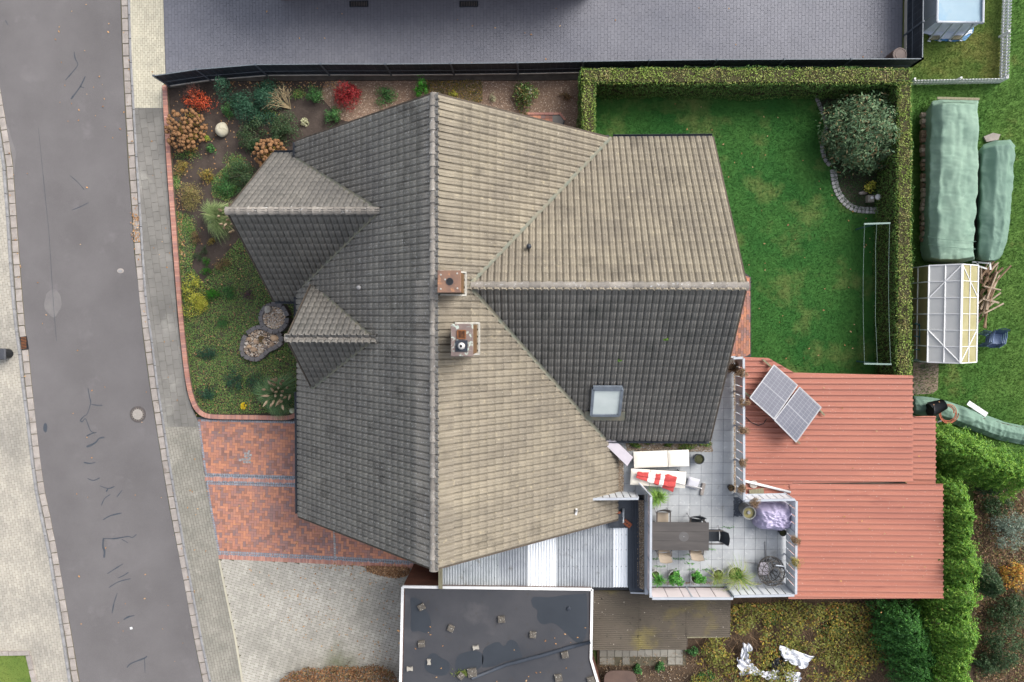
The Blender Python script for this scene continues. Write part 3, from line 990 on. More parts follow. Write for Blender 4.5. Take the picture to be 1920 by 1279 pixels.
xs = X0 + (ZRG - ZW) / MM
ridge((xs + .05, YW, ZW), (XG + .03, YW, ZW))
ridge((X0 - (ZRG - D1['z']) / MM, D1['Y'], D1['z']), (D1['X'] - .02, D1['Y'], D1['z']))
ridge((X0 - (ZRG - D2['z']) / MM, D2['Y'], D2['z']), (D2['X'] - .02, D2['Y'], D2['z']))
# valleys: copper strips where two slopes meet
def valley(ka, pa, pb, w=.12):
    n = 14
    mb = MB()
    pts = [Vector(pa).lerp(Vector(pb), i / n) for i in range(n + 1)]
    d = (Vector(pb) - Vector(pa)).normalized()
    s = Vector((-d.y, d.x, 0)).normalized() * w / 2
    vs = []
    for p in pts:
        vs += [p + s + Vector((0, 0, .105)), p + Vector((0, 0, .08)), p - s + Vector((0, 0, .105))]
    mb.add(vs, [(3 * i + c, 3 * i + c + 1, 3 * i + c + 4, 3 * i + c + 3) for i in range(n) for c in (0, 1)])
    mb.build('valley_strip', m_valley, roof)
xn_ = X0 + (ZRG - (ZW - MW * HN)) / MM
valley('n', (xs, YW, ZW), (xn_, YW + HN, ZW - MW * HN))
xs_ = X0 + (ZRG - (ZW - MW * HS)) / MM
valley('s', (xs, YW, ZW), (xs_, YW - HS, ZW - MW * HS))
for D in (D1, D2):
    zt = D['z']
    xt = X0 - (ZRG - zt) / MM
    for sg in (1, -1):
        # where the gable slope meets the west slope
        h = D['h'] if D is D1 else (zt - (ZRG - MM * (X0 - D['X']))) / D['m']
        zb = zt - D['m'] * h
        xb = X0 - (ZRG - zb) / MM
        t = 1.0
        if xb < XW:
            t = (XW - xt) / (xb - xt)
        if D is D1 and sg == -1:
            t *= .93
        if D is D2 and sg == 1:
            t *= .80
        valley('d', (xt, D['Y'], zt), (xt + (xb - xt) * t, D['Y'] + sg * h * t, zt + (zb - zt) * t), .13)
# walls
def gable(a0, a1, c0, c1, cm, zr, mm, axis):
    """wall prism: cross-section c0..c1 with apex at cm, run a0..a1"""
    mb = MB()
    z0, z1 = zr - mm * abs(cm - c0) - .25, zr - mm * abs(c1 - cm) - .25
    cs = [(c0, 0), (c1, 0), (c1, z1), (cm, zr - .25), (c0, z0)]
    vs = []
    for a in (a0, a1):
        for c, z in cs:
            vs.append((c, a, z) if axis == 'y' else (a, c, z))
    mb.add(vs, [(0, 1, 2, 3, 4), (9, 8, 7, 6, 5)] + [(i, i + 5, (i + 1) % 5 + 5, (i + 1) % 5) for i in range(5)])
    return mb.build('wall', m_hwall, house, local=True)
gable(YS + .45, YN - .45, XW + .5, XE - .4, X0, ZRG, MM, 'y')
gable(X0, XG - .4, YW - HS + .45, YW + HN - .45, YW, ZW, MW, 'x')
gable(D1['X'] + .35, X0, D1['Y'] - 2.5, D1['Y'] + 2.5, D1['Y'], D1['z'], D1['m'], 'x')
gable(D2['X'] + .25, X0, D2['Y'] - 1.6, D2['Y'] + 1.6, D2['Y'], D2['z'], D2['m'], 'x')
# barge boards on the gable edges
def barge(p, q):
    MB().bar(Vector(p) + Vector((0, 0, -.13)), Vector(q) + Vector((0, 0, -.13)), .05, .2).build('barge_board', m_timber, roof)
for y, s in ((YN, 1), (YS, -1)):
    barge((X0, y + s * .03, ZRG), (XW, y + s * .03, ZRG - MM * (X0 - XW)))
    barge((X0, y + s * .03, ZRG), (XE, y + s * .03, ZRG - MM * (XE - X0)))
barge((XG + .03, YW, ZW), (XG + .03, YW + HN, ZW - MW * HN))
barge((XG + .03, YW, ZW), (XG + .03, YW - HS, ZW - MW * HS))
for D in (D1, D2):
    hh = D['h'] if D is D1 else 1.9
    for s in (1, -1):
        barge((D['X'] - .03, D['Y'], D['z']), (D['X'] - .03, D['Y'] + s * hh, D['z'] - D['m'] * hh))
# gutters: half pipes under the eaves
def eaves_gutter(p, q, r=.075):
    p, q = Vector(p), Vector(q)
    x = (q - p).normalized()
    y = Vector((0, 0, 1)).cross(x)
    mb = MB()
    seg_ = 7
    vs = []
    for e in (p, q):
        for rr in (r, r * .86):
            for k in range(seg_ + 1):
                a = math.pi + math.pi * k / seg_
                vs.append(e + y * math.cos(a) * rr + Vector((0, 0, math.sin(a) * rr)))
    m = seg_ + 1
    fs = []
    for k in range(seg_):
        fs += [(k, k + 1, 2 * m + k + 1, 2 * m + k), (m + k + 1, m + k, 3 * m + k, 3 * m + k + 1)]
    fs += [(0, 2 * m, 3 * m, m), (seg_, m + seg_, 3 * m + seg_, 2 * m + seg_), tuple(list(range(m)) + list(range(2 * m - 1, m - 1, -1))), tuple(list(range(2 * m, 3 * m)) + list(range(4 * m - 1, 3 * m - 1, -1)))]
    mb.add(vs, fs)
    return mb.build('gutter', m_dark, house, local=True)
ze = ZRG - MM * (X0 - XW)
eaves_gutter((XW - .09, YS + .1, ze - .03), (XW - .09, D2['Y'] - 2.2, ze - .03))
eaves_gutter((XW - .09, D2['Y'] + .6, ze - .03), (XW - .09, D1['Y'] - 2.75, ze - .03))
eaves_gutter((XW - .09, D1['Y'] + 2.6, ze - .03), (XW - .09, YN - .03, ze - .03))
zd = D1['z'] - D1['m'] * D1['h']
eaves_gutter((D1['X'] + .02, D1['Y'] + D1['h'] + .08, zd - .03), (XW - .2, D1['Y'] + D1['h'] + .08, zd - .03))
eaves_gutter((D1['X'] + .02, D1['Y'] - D1['h'] - .08, zd - .03), (XW + .1, D1['Y'] - D1['h'] - .08, zd - .03))
eaves_gutter((xn_ + .1, YW + HN + .08, ZW - MW * HN - .03), (XG, YW + HN + .08, ZW - MW * HN - .03))
eaves_gutter((xs_ + .1, YW - HS - .08, ZW - MW * HS - .03), (XG, YW - HS - .08, ZW - MW * HS - .03))
# chimneys
m_chim = mat('chimney_brick', lin((128, 96, 64), K), lin((104, 80, 58), K), sc=5, rough=.9, bump=.4, bsc=30)
m_rustcap = mat('rusty_cap', lin((142, 110, 92), K), lin((112, 92, 84), K), sc=3, rough=.8, spots=[(lin((176, 128, 96), K), 4, .58, .1, 4), (lin((74, 66, 62), K), 2.5, .6, .2, 4)])
m_conccap = mat('lichen_concrete', lin((138, 122, 116), K), lin((118, 104, 102), K), sc=5, rough=.95, bump=.4, spots=[(lin((184, 196, 186), K), 7, .54, .08, 5)])
m_flash = mat('lead_flashing', lin((196, 194, 186), K), lin((160, 158, 152), K), sc=8, rough=.6)
def rl(p):                       # site point to house coordinates
    return Matrix.Rotation(.0038, 3, 'Z') @ p
ca = rl(P(842, 528, 8.75))
zr1 = ZRG - MM * (ca.x + .35 - X0)
ch = MB().box((ca.x, ca.y, (8.7 + zr1 - .3) / 2), (.62, .6, 8.7 - zr1 + .3)).build('chimney', m_chim, house, local=True)
MB().box((ca.x, ca.y, 8.72), (.70, .66, .06), ch=.012).build('chimney_cap', m_rustcap, ch)
MB().lathe((ca.x + .02, ca.y, 8.752), [(.11, 0), (.11, .012), (.095, .012), (.092, .003)], 24).build('flue_ring', m_dark, ch)
MB().lathe((ca.x + .02, ca.y, 8.756), [(.092, 0), (.09, .002)], 24).build('flue_opening', m_black, ch)
for dx, dy in ((-.25, .2), (-.25, -.22), (.24, .24), (.25, -.2), (-.12, .06)):
    MB().lathe((ca.x + dx, ca.y + dy, 8.752), [(.03, 0), (.02, .01)], 8).build('mortar_dab', m_flash, ch)
def flash(cx, cy, sx, sy, zt):
    mb = MB()
    zf = lambda x: ZRG - MM * (x - X0) + .07
    x0_, x1_ = cx - sx / 2, cx + sx / 2
    for y in (cy - sy / 2, cy + sy / 2):
        mb.bar((x0_, y, zf(x0_)), (x1_, y, zf(x1_)), .05, .05)
    mb.bar((x1_, cy - sy / 2, zf(x1_)), (x1_, cy + sy / 2, zf(x1_)), .06, .05)
    return mb
flash(ca.x, ca.y, .74, .72, 0).build('flashing', m_flash, ch)
cb = rl(P(866, 638, 8.95))
zr2 = ZRG - MM * (cb.x + .35 - X0)
ch2 = MB().box((cb.x, cb.y, (8.9 + zr2 - .3) / 2), (.58, .88, 8.9 - zr2 + .3)).build('chimney', m_chim, house, local=True)
MB().box((cb.x, cb.y, 8.91), (.66, .96, .08), ch=.015).build('chimney_cap', m_conccap, ch2)
flash(cb.x, cb.y, .72, 1.0, 0).build('flashing', m_flash, ch2)
gx, gy = cb.x - .01, cb.y + .17
g = MB()
for A, B in (((-.12, -.12), (.12, -.12)), ((-.12, .12), (.12, .12)), ((-.12, -.12), (-.12, .12)), ((.12, -.12), (.12, .12))):
    g.bar((gx + A[0], gy + A[1], 8.97), (gx + B[0], gy + B[1], 8.97), .03, .04)
g.build('vent_frame', m_rust, ch2)
MB().box((gx, gy, 8.955), (.2, .2, .006)).build('vent_opening', m_black, ch2)
for k in range(5):
    MB().box((gx - .08 + .04 * k, gy, 8.972), (.014, .23, .02)).build('vent_bar', m_rust, ch2)
MB().box((cb.x - .01, cb.y - .17, 8.965), (.36, .34, .03), ch=.006).build('flue_plate', m_dark, ch2)
MB().lathe((cb.x - .01, cb.y - .17, 8.98), [(.11, 0), (.105, .05), (.05, .2), (.045, .2), (.04, .1)], 24).build('flue_cone', mat('zinc_white', lin((214, 212, 210), K), lin((190, 190, 190), K), rough=.4), ch2, smooth=True)
MB().lathe((cb.x - .01, cb.y - .17, 9.13), [(.043, 0), (.042, .004)], 18).build('flue_opening', m_black, ch2)
# roof fittings
def rooffit(px, py, z0):
    return rl(P(px, py, z0))
p = rooffit(992, 466, 5.85)
zz = PL['n'][0](p.x, p.y)
v = MB().lathe((p.x, p.y, zz), [(.05, 0), (.05, .22), (.085, .22), (.08, .3), (.03, .33)], 16).build('vent_pipe', m_dark, roof, smooth=True)
p = rooffit(677, 540, 5.4)
zz = PL['w'][0](p.x, p.y)
MB().lathe((p.x, p.y, zz), [(.05, 0), (.05, .12), (.08, .13), (.07, .18)], 16).build('vent_pipe', m_kerb, roof, smooth=True)
p = rooffit(1080, 956, 4.0)
zz = PL['e'][0](p.x, p.y)
MB().tube([(p.x - .02, p.y - .12, zz + .08), (p.x + .01, p.y + .1, zz + .2)], .045, 10).build('vent_pipe', m_white, roof, smooth=True)
# roof window on the south slope of the wing
sk0, sk1 = rooffit(1113, 726, 5.0), rooffit(1162, 775, 4.2)
zs_ = lambda y: PL['s'][0](0, y)
def onS(x, y, dn):
    nS = Vector((0, -MW, 1)).normalized()
    return Vector((x, y, zs_(y))) + nS * dn
swx0, swx1, swy0, swy1 = sk0.x, sk1.x, sk1.y, sk0.y
m_skf = mat('window_frame_grey', lin((124, 134, 146), K), lin((104, 112, 124), K), sc=3, rough=.4, spec=.5)
sw = MB()
cor = [onS(swx0, swy0, .12), onS(swx1, swy0, .12), onS(swx1, swy1, .12), onS(swx0, swy1, .12)]
up_s = (onS(0, 1, 0) - onS(0, 0, 0)).normalized()
for A, B in ((0, 1), (1, 2), (2, 3), (3, 0)):
    sw.bar(cor[A], cor[B], .1, .14, up=(0, -MW, 1))
skylight = sw.build('roof_window', m_skf, house, local=True)
m_sky_glass = mat('roof_window_glass', lin((206, 214, 212), .9), lin((190, 200, 198), .9), sc=1.5, rough=.08, spec=.8)
MB().poly([onS(swx0 + .04, swy0 + .04, .15), onS(swx1 - .04, swy0 + .04, .15), onS(swx1 - .04, swy1 - .04, .15), onS(swx0 + .04, swy1 - .04, .15)]).build('pane', m_sky_glass, skylight)
ap = MB()
ap.add([onS(swx0 - .22, swy0 - .28, .075), onS(swx1 + .22, swy0 - .28, .075), onS(swx1 + .22, swy0 + .1, .09), onS(swx0 - .22, swy0 + .1, .09)], [(0, 1, 2, 3)])
ap.build('apron_flashing', m_valley, skylight)
MB().bar(cor[2] + Vector((0, .05, .05)), cor[3] + Vector((0, .05, .05)), .12, .1, up=(0, -MW, 1)).build('hood', m_skf, skylight)
m_moss = leafmat('moss', [(96, 140, 40), (76, 120, 30), (120, 156, 60)])
for (px_, py_, zz) in ((1155, 673, 4.6), (1240, 634, 5.3)):
    p = rl(P(px_, py_, zz))
    q, nn = crown((p.x, p.y, zs_(p.y) + .04), .11, .09, .05, 60, 5)
    leaves('moss_tuft', q, nn, .04, m_moss, roof, asp=.7)
MB().tube([(xn_ - .1, YW + HN + .12, 2.9), (xn_ - .1, YW + HN - .3, 2.4), (xn_ - .1, YW + HN - .42, 0)], .05, 8).build('downpipe', m_dark, house, local=True)
MB().tube([(XW + .02, D1['Y'] - D1['h'] - .1, zd - .1), (XW + .38, D1['Y'] - D1['h'] - .1, zd - .5), (XW + .4, D1['Y'] - D1['h'] - .1, 0)], .05, 8).build('downpipe', mat('green_copper', lin((84, 120, 112), K), lin((66, 98, 92), K), rough=.6), house, local=True)

# ================================================================ roof terrace
ZT = 2.5
m_tterr = mat('terrace_tile', lin((186, 190, 194), K), lin((166, 170, 174), K), sc=1.2, rnd=.06, rough=.8, bump=.15, bsc=50,
              spots=[(lin((206, 208, 210), K), 9, .58, .2, 4), (lin((146, 146, 142), K), 1.6, .62, .15, 5)])
m_render = mat('pale_render', lin((196, 194, 190), K), lin((176, 174, 170), K), sc=2, rough=.9)
terr = thing('roof_terrace', 'flat roof terrace paved with pale grey square tiles beside the house', 'terrace', P(1300, 980, 0))
tp = PX([(1362, 690), (1387, 672), (1387, 928), (1478, 928), (1478, 1100), (1209, 1100), (1209, 928), (1155, 928), (1155, 815), (1335, 812)], ZT)
MB().prism(tp, 0, ZT - .05).build('terrace_block', m_render, terr)
sheet('tile_bed', tp, m_joint_d, ZT - .012, terr)
pitch = px2m(20.36, ZT)
o0 = P(1354.8, 989.4, ZT)
field('terrace_tile', 'terrace_tile_offcuts', terr, tp, 0, [(o0.x + (i + .5) * pitch, o0.y + (j + .5) * pitch, 0, 0) for i in range(-14, 10) for j in range(-12, 20)], [rect(pitch, pitch, .008)], ZT, .03, m_tterr, nind=300, tilt=.004)
m_grav = mat('drain_gravel', None, cols=[lin(c, K) for c in ((168, 150, 128), (130, 112, 94), (196, 182, 162), (110, 96, 84), (150, 128, 104))], rnd=.15, rough=.95)
def pebbles(name, poly, n, z, r, m, parent=None, flat=.6, rv=.45):
    xy = scatter(poly, n)
    a = rng.uniform(0, 6.28, n)
    rr = r * (1 + rng.uniform(-rv, rv, n))
    ring = np.array([(1, 0, 0), (.5, .87, 0), (-.5, .87, 0), (-1, 0, 0), (-.5, -.87, 0), (.5, -.87, 0)])
    v = []
    for k in range(6):
        an = a + k * math.pi / 3
        v.append(np.column_stack([xy[:, 0] + np.cos(an) * rr * (1 + .25 * rng.uniform(-1, 1, n)), xy[:, 1] + np.sin(an) * rr * .8, np.full(n, z) + rr * flat * .25]))
    v.append(np.column_stack([xy[:, 0] + rng.normal(0, .2, n) * rr, xy[:, 1] + rng.normal(0, .2, n) * rr, z + rr * flat]))
    V = np.stack(v, 1).reshape(-1, 3)
    base = (np.arange(n) * 7)[:, None]
    F = np.concatenate([np.concatenate([base + k, base + (k + 1) % 6, base + 6], 1) for k in range(6)])
    return link(name, npmesh(name, V, F, m), parent)
stuff(pebbles('gravel_strip', PX([(1157, 862), (1169, 866), (1169, 926), (1157, 926)], ZT), 900, ZT, .022, m_grav, terr))
stuff(pebbles('gravel_strip', PX([(1172, 828), (1335, 828), (1336, 847), (1176, 845)], ZT), 2600, ZT, .022, m_grav, terr))
stuff(pebbles('gravel_strip', PX([(1376, 700), (1380, 700), (1380, 925), (1376, 925)], ZT), 700, ZT, .02, m_grav, terr))
stuff(pebbles('gravel_strip', PX([(1225, 1091), (1470, 1091), (1470, 1096), (1225, 1096)], ZT), 500, ZT, .018, m_grav, terr))
stuff(pebbles('gravel_strip', PX([(1376, 932), (1393, 932), (1393, 968), (1376, 968)], ZT), 700, ZT, .022, mat('slate_chips', lin((96, 102, 112), K), lin((74, 80, 90), K), sc=8, rnd=.2, rough=.8), terr))
# railings
m_rail = mat('railing_white', lin((224, 228, 232), .85), lin((208, 212, 218), .85), sc=2, rough=.5)
m_railtop = mat('railing_top_grey', lin((188, 194, 202), K), lin((174, 180, 190), K), sc=2, rough=.45)
m_pink = mat('pinkish_white_panel', lin((226, 214, 216), .85), lin((216, 206, 208), .85), sc=2, rough=.5)
ZRT = ZT + 1.06
def railing(label, tops, step=.3, wid=.27, m=m_rail, top=True, zt=None, thick=.018, name='terrace_railing', gapw=.04):
    a = [P(x, y, ZRT) for x, y in tops]
    r = thing(name, label, 'railing', (a[0].x, a[0].y, ZT))
    for p, q in zip(a, a[1:]):
        d = q - p
        n = max(1, round(d.length / step))
        for i in range(n):
            c = p + d * ((i + .5) / n)
            MB().box((c.x, c.y, ZT + .56), (d.length / n - gapw, thick, .88), rz=math.atan2(d.y, d.x) + random.gauss(0, .012)).build('slat', m, r)
        k = max(1, round(d.length / 1.3))
        nn = Vector((-d.y, d.x, 0)).normalized()
        for i in range(k + 1):
            c = p + d * (i / k)
            MB().box((c.x, c.y, ZT + .52), (.05, .05, 1.04)).build('post', m_railtop, r)
        for zz, w, h in ((ZRT, .085, .05), (ZT + .2, .04, .04)):
            MB().bar(p + Vector((0, 0, zz - ZRT)) + nn * .025, q + Vector((0, 0, zz - ZRT)) + nn * .025, w, h).build('top_rail' if zz == ZRT else 'bottom_rail', m_railtop, r)
    return r
railing('long white slat railing between the terrace and the solar panel roof', [(1375, 673), (1393, 672), (1394, 938)], step=.36)
railing('short white slat railing behind the purple covered heap', [(1396, 940), (1490, 938)], step=.26)
railing('white slat railing along the right end of the terrace by the wicker chair', [(1492, 940), (1491, 1114)], step=.3)
railing('white slat railing below the potted grasses at the terrace edge', [(1489, 1115), (1376, 1117)], step=.27)
railing('pinkish white solid panel railing below the green pot plants', [(1374, 1121), (1223, 1121)], step=.62, m=m_pink, gapw=.025)
railing('pinkish white panel railing left of the dark table', [(1221, 1120), (1222, 932)], step=.8, m=m_pink, gapw=.02)
# triangular screen on the roof edge
tri = thing('roof_edge_railing', 'wedge shaped white slat railing running onto the tiled roof', 'railing', P(1197, 930, ZT))
a, b = P(1197, 934, ZRT), P(1105, 935, ZRT)
d = b - a
n = 7
for i in range(n):
    c = a + d * ((i + .5) / n)
    lowz = max(ZT + .1, ZRG - MM * (c.x + .15 - X0) + .12)
    if ZRT - .06 - lowz > .06:
        MB().box((c.x, c.y, (ZRT + lowz) / 2), (d.length / n - .035, .018, ZRT - lowz)).build('slat', m_rail, tri)
MB().bar(a + Vector((0, -.02, 0)), b + Vector((0, -.02, 0)), .085, .05).build('top_rail', m_railtop, tri)
MB().box((a.x, a.y, ZT + .5), (.05, .05, 1.0)).build('post', m_railtop, tri)
lean = thing('leaning_panel', 'narrow white panel set slantwise between roof railing and left terrace railing', 'panel', P(1208, 915, ZT))
MB().add([P(1198, 905, ZT + .75), P(1222, 931, ZRT), P(1222, 931, ZT + .2), P(1203, 905, ZT + .15)], [(0, 1, 2, 3)]).add([P(1197, 906, ZT + .75), P(1221, 932, ZRT), P(1221, 932, ZT + .2), P(1202, 906, ZT + .15)], [(3, 2, 1, 0)]).build('sheet', m_pink, lean)
MB().bar(P(1198, 905.5, ZT + .75), P(1222, 931.5, ZRT), .03, .03).build('edge_rail', m_railtop, lean)
# hanging dry planters on the rail
m_dry = leafmat('dry_plant', [(124, 100, 76), (150, 122, 92), (96, 78, 62), (170, 146, 112)], trans=.1)
m_drygreen = leafmat('fading_plant', [(150, 140, 70), (124, 124, 60), (176, 160, 90), (110, 96, 60)], trans=.1)
m_potz = mat('pot_grey', lin((92, 86, 82), K), lin((74, 70, 68), K), sc=5, rough=.8)
hang = [((1391, 700), 'topmost dried brown planter on the long terrace railing', 12), ((1394, 755), 'second dried brown planter from the top on the long railing', 10), ((1394, 807), 'third dried planter on the long railing level with the solar panel tip', 10),
        ((1393, 868), 'fourth dried planter on the long railing level with the loungers', 10), ((1392, 916), 'fifth and lowest dried planter of the long railing', 11), ((1417, 942), 'dried planter on the short railing beside the tall tub', 11),
        ((1491, 1013), 'brown dried planter on the right end railing', 11), ((1492, 1055), 'yellow green fading planter on the right end railing', 12)]
for i, ((x, y), lb, r) in enumerate(hang):
    p = P(x, y, ZRT + .05)
    t = thing('railing_planter', lb, 'planter', (p.x, p.y, ZRT - .14), 0, 'planters hung on the terrace railings')
    MB().lathe((p.x, p.y, ZRT - .14), [(.09, 0), (.13, .16), (.12, .16)], 14).build('pot', m_potz, t)
    q, nn = crown((p.x, p.y, ZRT), px2m(r, 3.5), px2m(r, 3.5), .2, 700, 16, cr=.45)
    leaves('dead_foliage' if i < 7 else 'foliage', q, nn, .055, m_dry if i < 7 else m_drygreen, t, asp=.22)
# ---------------------------------------------------------------- loungers, parasol, cushion
m_cush = mat('cream_cushion', lin((236, 232, 222), .9), lin((226, 220, 208), .9), sc=2, rough=.9, bump=.2, bsc=14)
m_lav = mat('lavender_fabric', lin((206, 200, 208), K), lin((194, 188, 198), K), sc=2, rough=.8)
def cushion_mb(l, w, h, c=(0, 0, 0)):
    mb = MB()
    nx, ny = 12, 8
    def f(u, v, s):
        e = (1 - abs(2 * u - 1) ** 6) * (1 - abs(2 * v - 1) ** 6)
        return (c[0] + (u - .5) * l, c[1] + (v - .5) * w, c[2] + h / 2 + s * h / 2 * (e ** .5 if e > 0 else 0) + .006 * nz(u * 5 + c[0] * 3, v * 4, s))
    mb.grid(lambda u, v: f(u, v, 1), nx, ny)
    mb.grid(lambda u, v: f(1 - u, v, -1), nx, ny)
    return mb
def lounger(label, px, py, rz, split):
    p = P(px, py, ZT + .38)
    t = thing('sun_lounger', label, 'sun lounger', (p.x, p.y, ZT), rz, 'sun loungers on the terrace')
    fr = MB()
    for s in (-1, 1):
        fr.bar((-1.02, s * .29, .3), (1.02, s * .29, .3), .035, .045)
    for x in (-1.0, -.5, 0, .5, 1.0):
        fr.bar((x, -.29, .3), (x, .29, .3), .03, .03)
    fr.build('frame', m_black, t, local=True)
    for x in (-.8, .8):
        for s in (-1, 1):
            MB().tube([(x, s * .29, .28), (x, s * .3, 0)], .018, 6).build('leg', m_black, t, local=True)
    cushion_mb(split - .01, .63, .09, (-1.05 + split / 2, 0, .32)).build('cushion', m_cush, t, smooth=True, local=True)
    l2 = 2.1 - split
    cushion_mb(l2 - .01, .63, .09, (1.05 - l2 / 2, 0, .34)).build('cushion', m_cush, t, smooth=True, local=True)
    return t
lounger('sun lounger with plain cream cushion, the upper of the pair', 1240, 860.5, R(2.5), 1.3)
t = lounger('sun lounger with cream cushion under the folded red parasol', 1234, 897, R(-3), .74)
t = thing('bare_lounger', 'bare lavender lounger panel lying slantwise at the roof valley', 'sun lounger', P(1158, 843, ZT), 0)
q4 = [P(1139, 812, ZT + .52), P(1187, 857, ZT + .45), P(1176, 874, ZT + .45), P(1128, 827, ZT + .52)]
up = Vector((0, 0, .02))
MB().add([v + up for v in q4] + [v - up for v in q4], [(3, 2, 1, 0), (4, 5, 6, 7)] + [(i, (i + 1) % 4, (i + 1) % 4 + 4, i + 4) for i in range(4)]).build('fabric_panel', m_lav, t)
fr = MB()
for i in range(4):
    fr.tube([q4[i] - up * 1.5, q4[(i + 1) % 4] - up * 1.5], .02, 6)
fr.build('frame', m_potz, t)
for v in q4:
    MB().tube([v - up, (v.x, v.y, ZT)], .016, 6).build('leg', m_potz, t)
# folded parasol on lounger
m_red = mat('parasol_red', lin((206, 88, 86), K), lin((184, 70, 70), K), sc=6, rough=.8)
m_pwhite = mat('parasol_white', lin((238, 234, 232), .9), lin((220, 214, 212), .9), sc=6, rough=.8)
par = thing('folded_parasol', 'folded red and white parasol lying across the lower lounger', 'parasol', P(1230, 896, ZT + .48))
a, b = P(1194, 890, ZT + .55), P(1268, 907, ZT + .55)
ax = (b - a)
nsec = 30
for s0, s1, m_ in ((0, .28, m_red), (.28, .45, m_pwhite), (.45, .58, m_red), (.58, .68, m_pwhite), (.68, .97, m_red)):
    def fn(u, v, s0=s0, s1=s1):
        s = s0 + (s1 - s0) * u
        c = a + ax * s
        r = (.07 + .12 * s) * (1 + .38 * math.sin(v * 2 * math.pi * 5 + s * 5) + .3 * nz(s * 9, v * 6))
        sd = Vector((-ax.y, ax.x, 0)).normalized()
        return c + sd * math.cos(v * 2 * math.pi) * r * 1.3 + Vector((0, 0, math.sin(v * 2 * math.pi) * r * .5))
    MB().grid(fn, 8, 30).build('canopy_fold', m_, par)
MB().tube([a - ax * .03 + Vector((0, 0, .01)), P(1290, 911, ZT + .5), P(1313, 916, ZT + .3)], .02, 8).build('pole', m_kerb, par)
bs = thing('parasol_base', 'pale slab shaped parasol foot at the end of the parasol pole', 'parasol base', P(1319, 918, ZT))
p = P(1318, 918, ZT + .1)
MB().box((p.x, p.y, ZT + .05), (.13, .46, .1), rz=R(-12), ch=.015).build('foot', m_stone, bs)
MB().tube([(p.x - .06, p.y + .05, ZT + .12), P(1300, 913, ZT + .35)], .026, 8).build('socket', m_white, bs)
cu = cushion_mb(.46, .42, .14)
co = cu.build('seat_cushion', mat('pale_lilac_cotton', lin((214, 214, 222), K), lin((204, 204, 214), K), sc=4, rough=.9), None, True)
co.location = P(1299.5, 906, ZT + .12) - Vector((0, 0, .12))
co.rotation_euler = (R(6), R(4), R(-16))
tag(co, 'pale lilac square cushion dropped on the tiles by the parasol foot', 'cushion')
# ---------------------------------------------------------------- table and chairs
m_tab = mat('table_anthracite', lin((92, 88, 86), K), lin((78, 75, 74), K), sc=.8, rough=.6, stretch=(1, 6, 1))
tab = thing('garden_table', 'long dark grey slatted garden table with round centre mark', 'table', P(1276, 1005, ZT))
zt = ZT + .74
y0, y1 = P(1276, 1032, zt).y, P(1276, 979, zt).y
x0, x1 = P(1220, 1005, zt).x, P(1329, 1005, zt).x
for i in range(3):
    h = (y1 - y0) / 3
    MB().box(((x0 + x1) / 2, y0 + h * (i + .5), zt), (x1 - x0, h - .006, .03), ch=.004).build('table_board', m_tab, tab)
cx, cy = P(1282, 1006, zt).x, P(1282, 1006, zt).y
MB().lathe((cx, cy, zt + .016), [(.19, 0), (.185, .004), (.12, .005)], 32).build('centre_disc', mat('table_disc', lin((106, 104, 104), K), lin((96, 94, 94), K), sc=6, rough=.5), tab)
MB().lathe((cx, cy, zt + .021), [(.02, 0), (.018, .006)], 12).build('parasol_plug', m_kerb, tab)
for x in (x0 + .08, x1 - .08):
    for y in (y0 + .08, y1 - .08):
        MB().box((x, y, ZT + .36), (.06, .06, .72)).build('leg', m_black, tab)
m_sling = mat('chair_sling', lin((116, 110, 104), K), lin((100, 96, 92), K), sc=3, rough=.8)
m_slingb = mat('chair_sling_beige', lin((176, 162, 144), K), lin((162, 150, 134), K), sc=3, rough=.8)
m_slingd = mat('chair_sling_dark', lin((62, 66, 72), K), lin((50, 54, 60), K), sc=3, rough=.7)
def chair(label, px, py, rz, sling, backm, z=ZT + .42, arms=True, back=True):
    """seat faces local +y"""
    p = P(px, py, z)
    t = thing('garden_chair', label, 'chair', (p.x, p.y, ZT), rz, 'chairs round the terrace table')
    MB().box((0, 0, .42), (.46, .46, .025), ch=.006).build('seat', sling, t, local=True)
    bk = MB()
    bk.grid(lambda u, v: ((u - .5) * .46, -.23 - .2 * v - .04 * math.sin(u * math.pi), .42 + .52 * v), 6, 5)
    bk.grid(lambda u, v: ((.5 - u) * .46, -.25 - .2 * v - .04 * math.sin(u * math.pi), .42 + .52 * v), 6, 5)
    bk.build('backrest', backm, t, local=True)
    for s in (-1, 1):
        MB().tube([(s * .25, -.45, .96), (s * .25, -.22, .42), (s * .25, -.3, 0)], .014, 6).build('leg', m_kerb, t, local=True)
        MB().tube([(s * .25, .22, 0), (s * .25, .24, .42), (s * .25, .22, .64)], .014, 6).build('leg', m_kerb, t, local=True)
        if arms:
            MB().bar((s * .25, .25, .65), (s * .25, -.33, .67), .045, .02).build('armrest', m_potz, t, local=True)
    return t
chair('garden chair with grey back at the upper left of the table', 1242, 972, R(180), m_slingb, m_sling)
chair('garden chair pushed slantwise to the middle of the upper table side', 1303, 984, R(172), m_slingd, m_slingd)
chair('dark garden chair at the right head of the table', 1337, 1004, R(91), m_slingd, m_slingd)
chair('beige garden chair tucked under the lower left of the table', 1244, 1024, R(2), m_slingb, m_slingb)
chair('beige garden chair tucked under the lower middle of the table', 1304, 1020, R(-3), m_slingb, m_slingb)
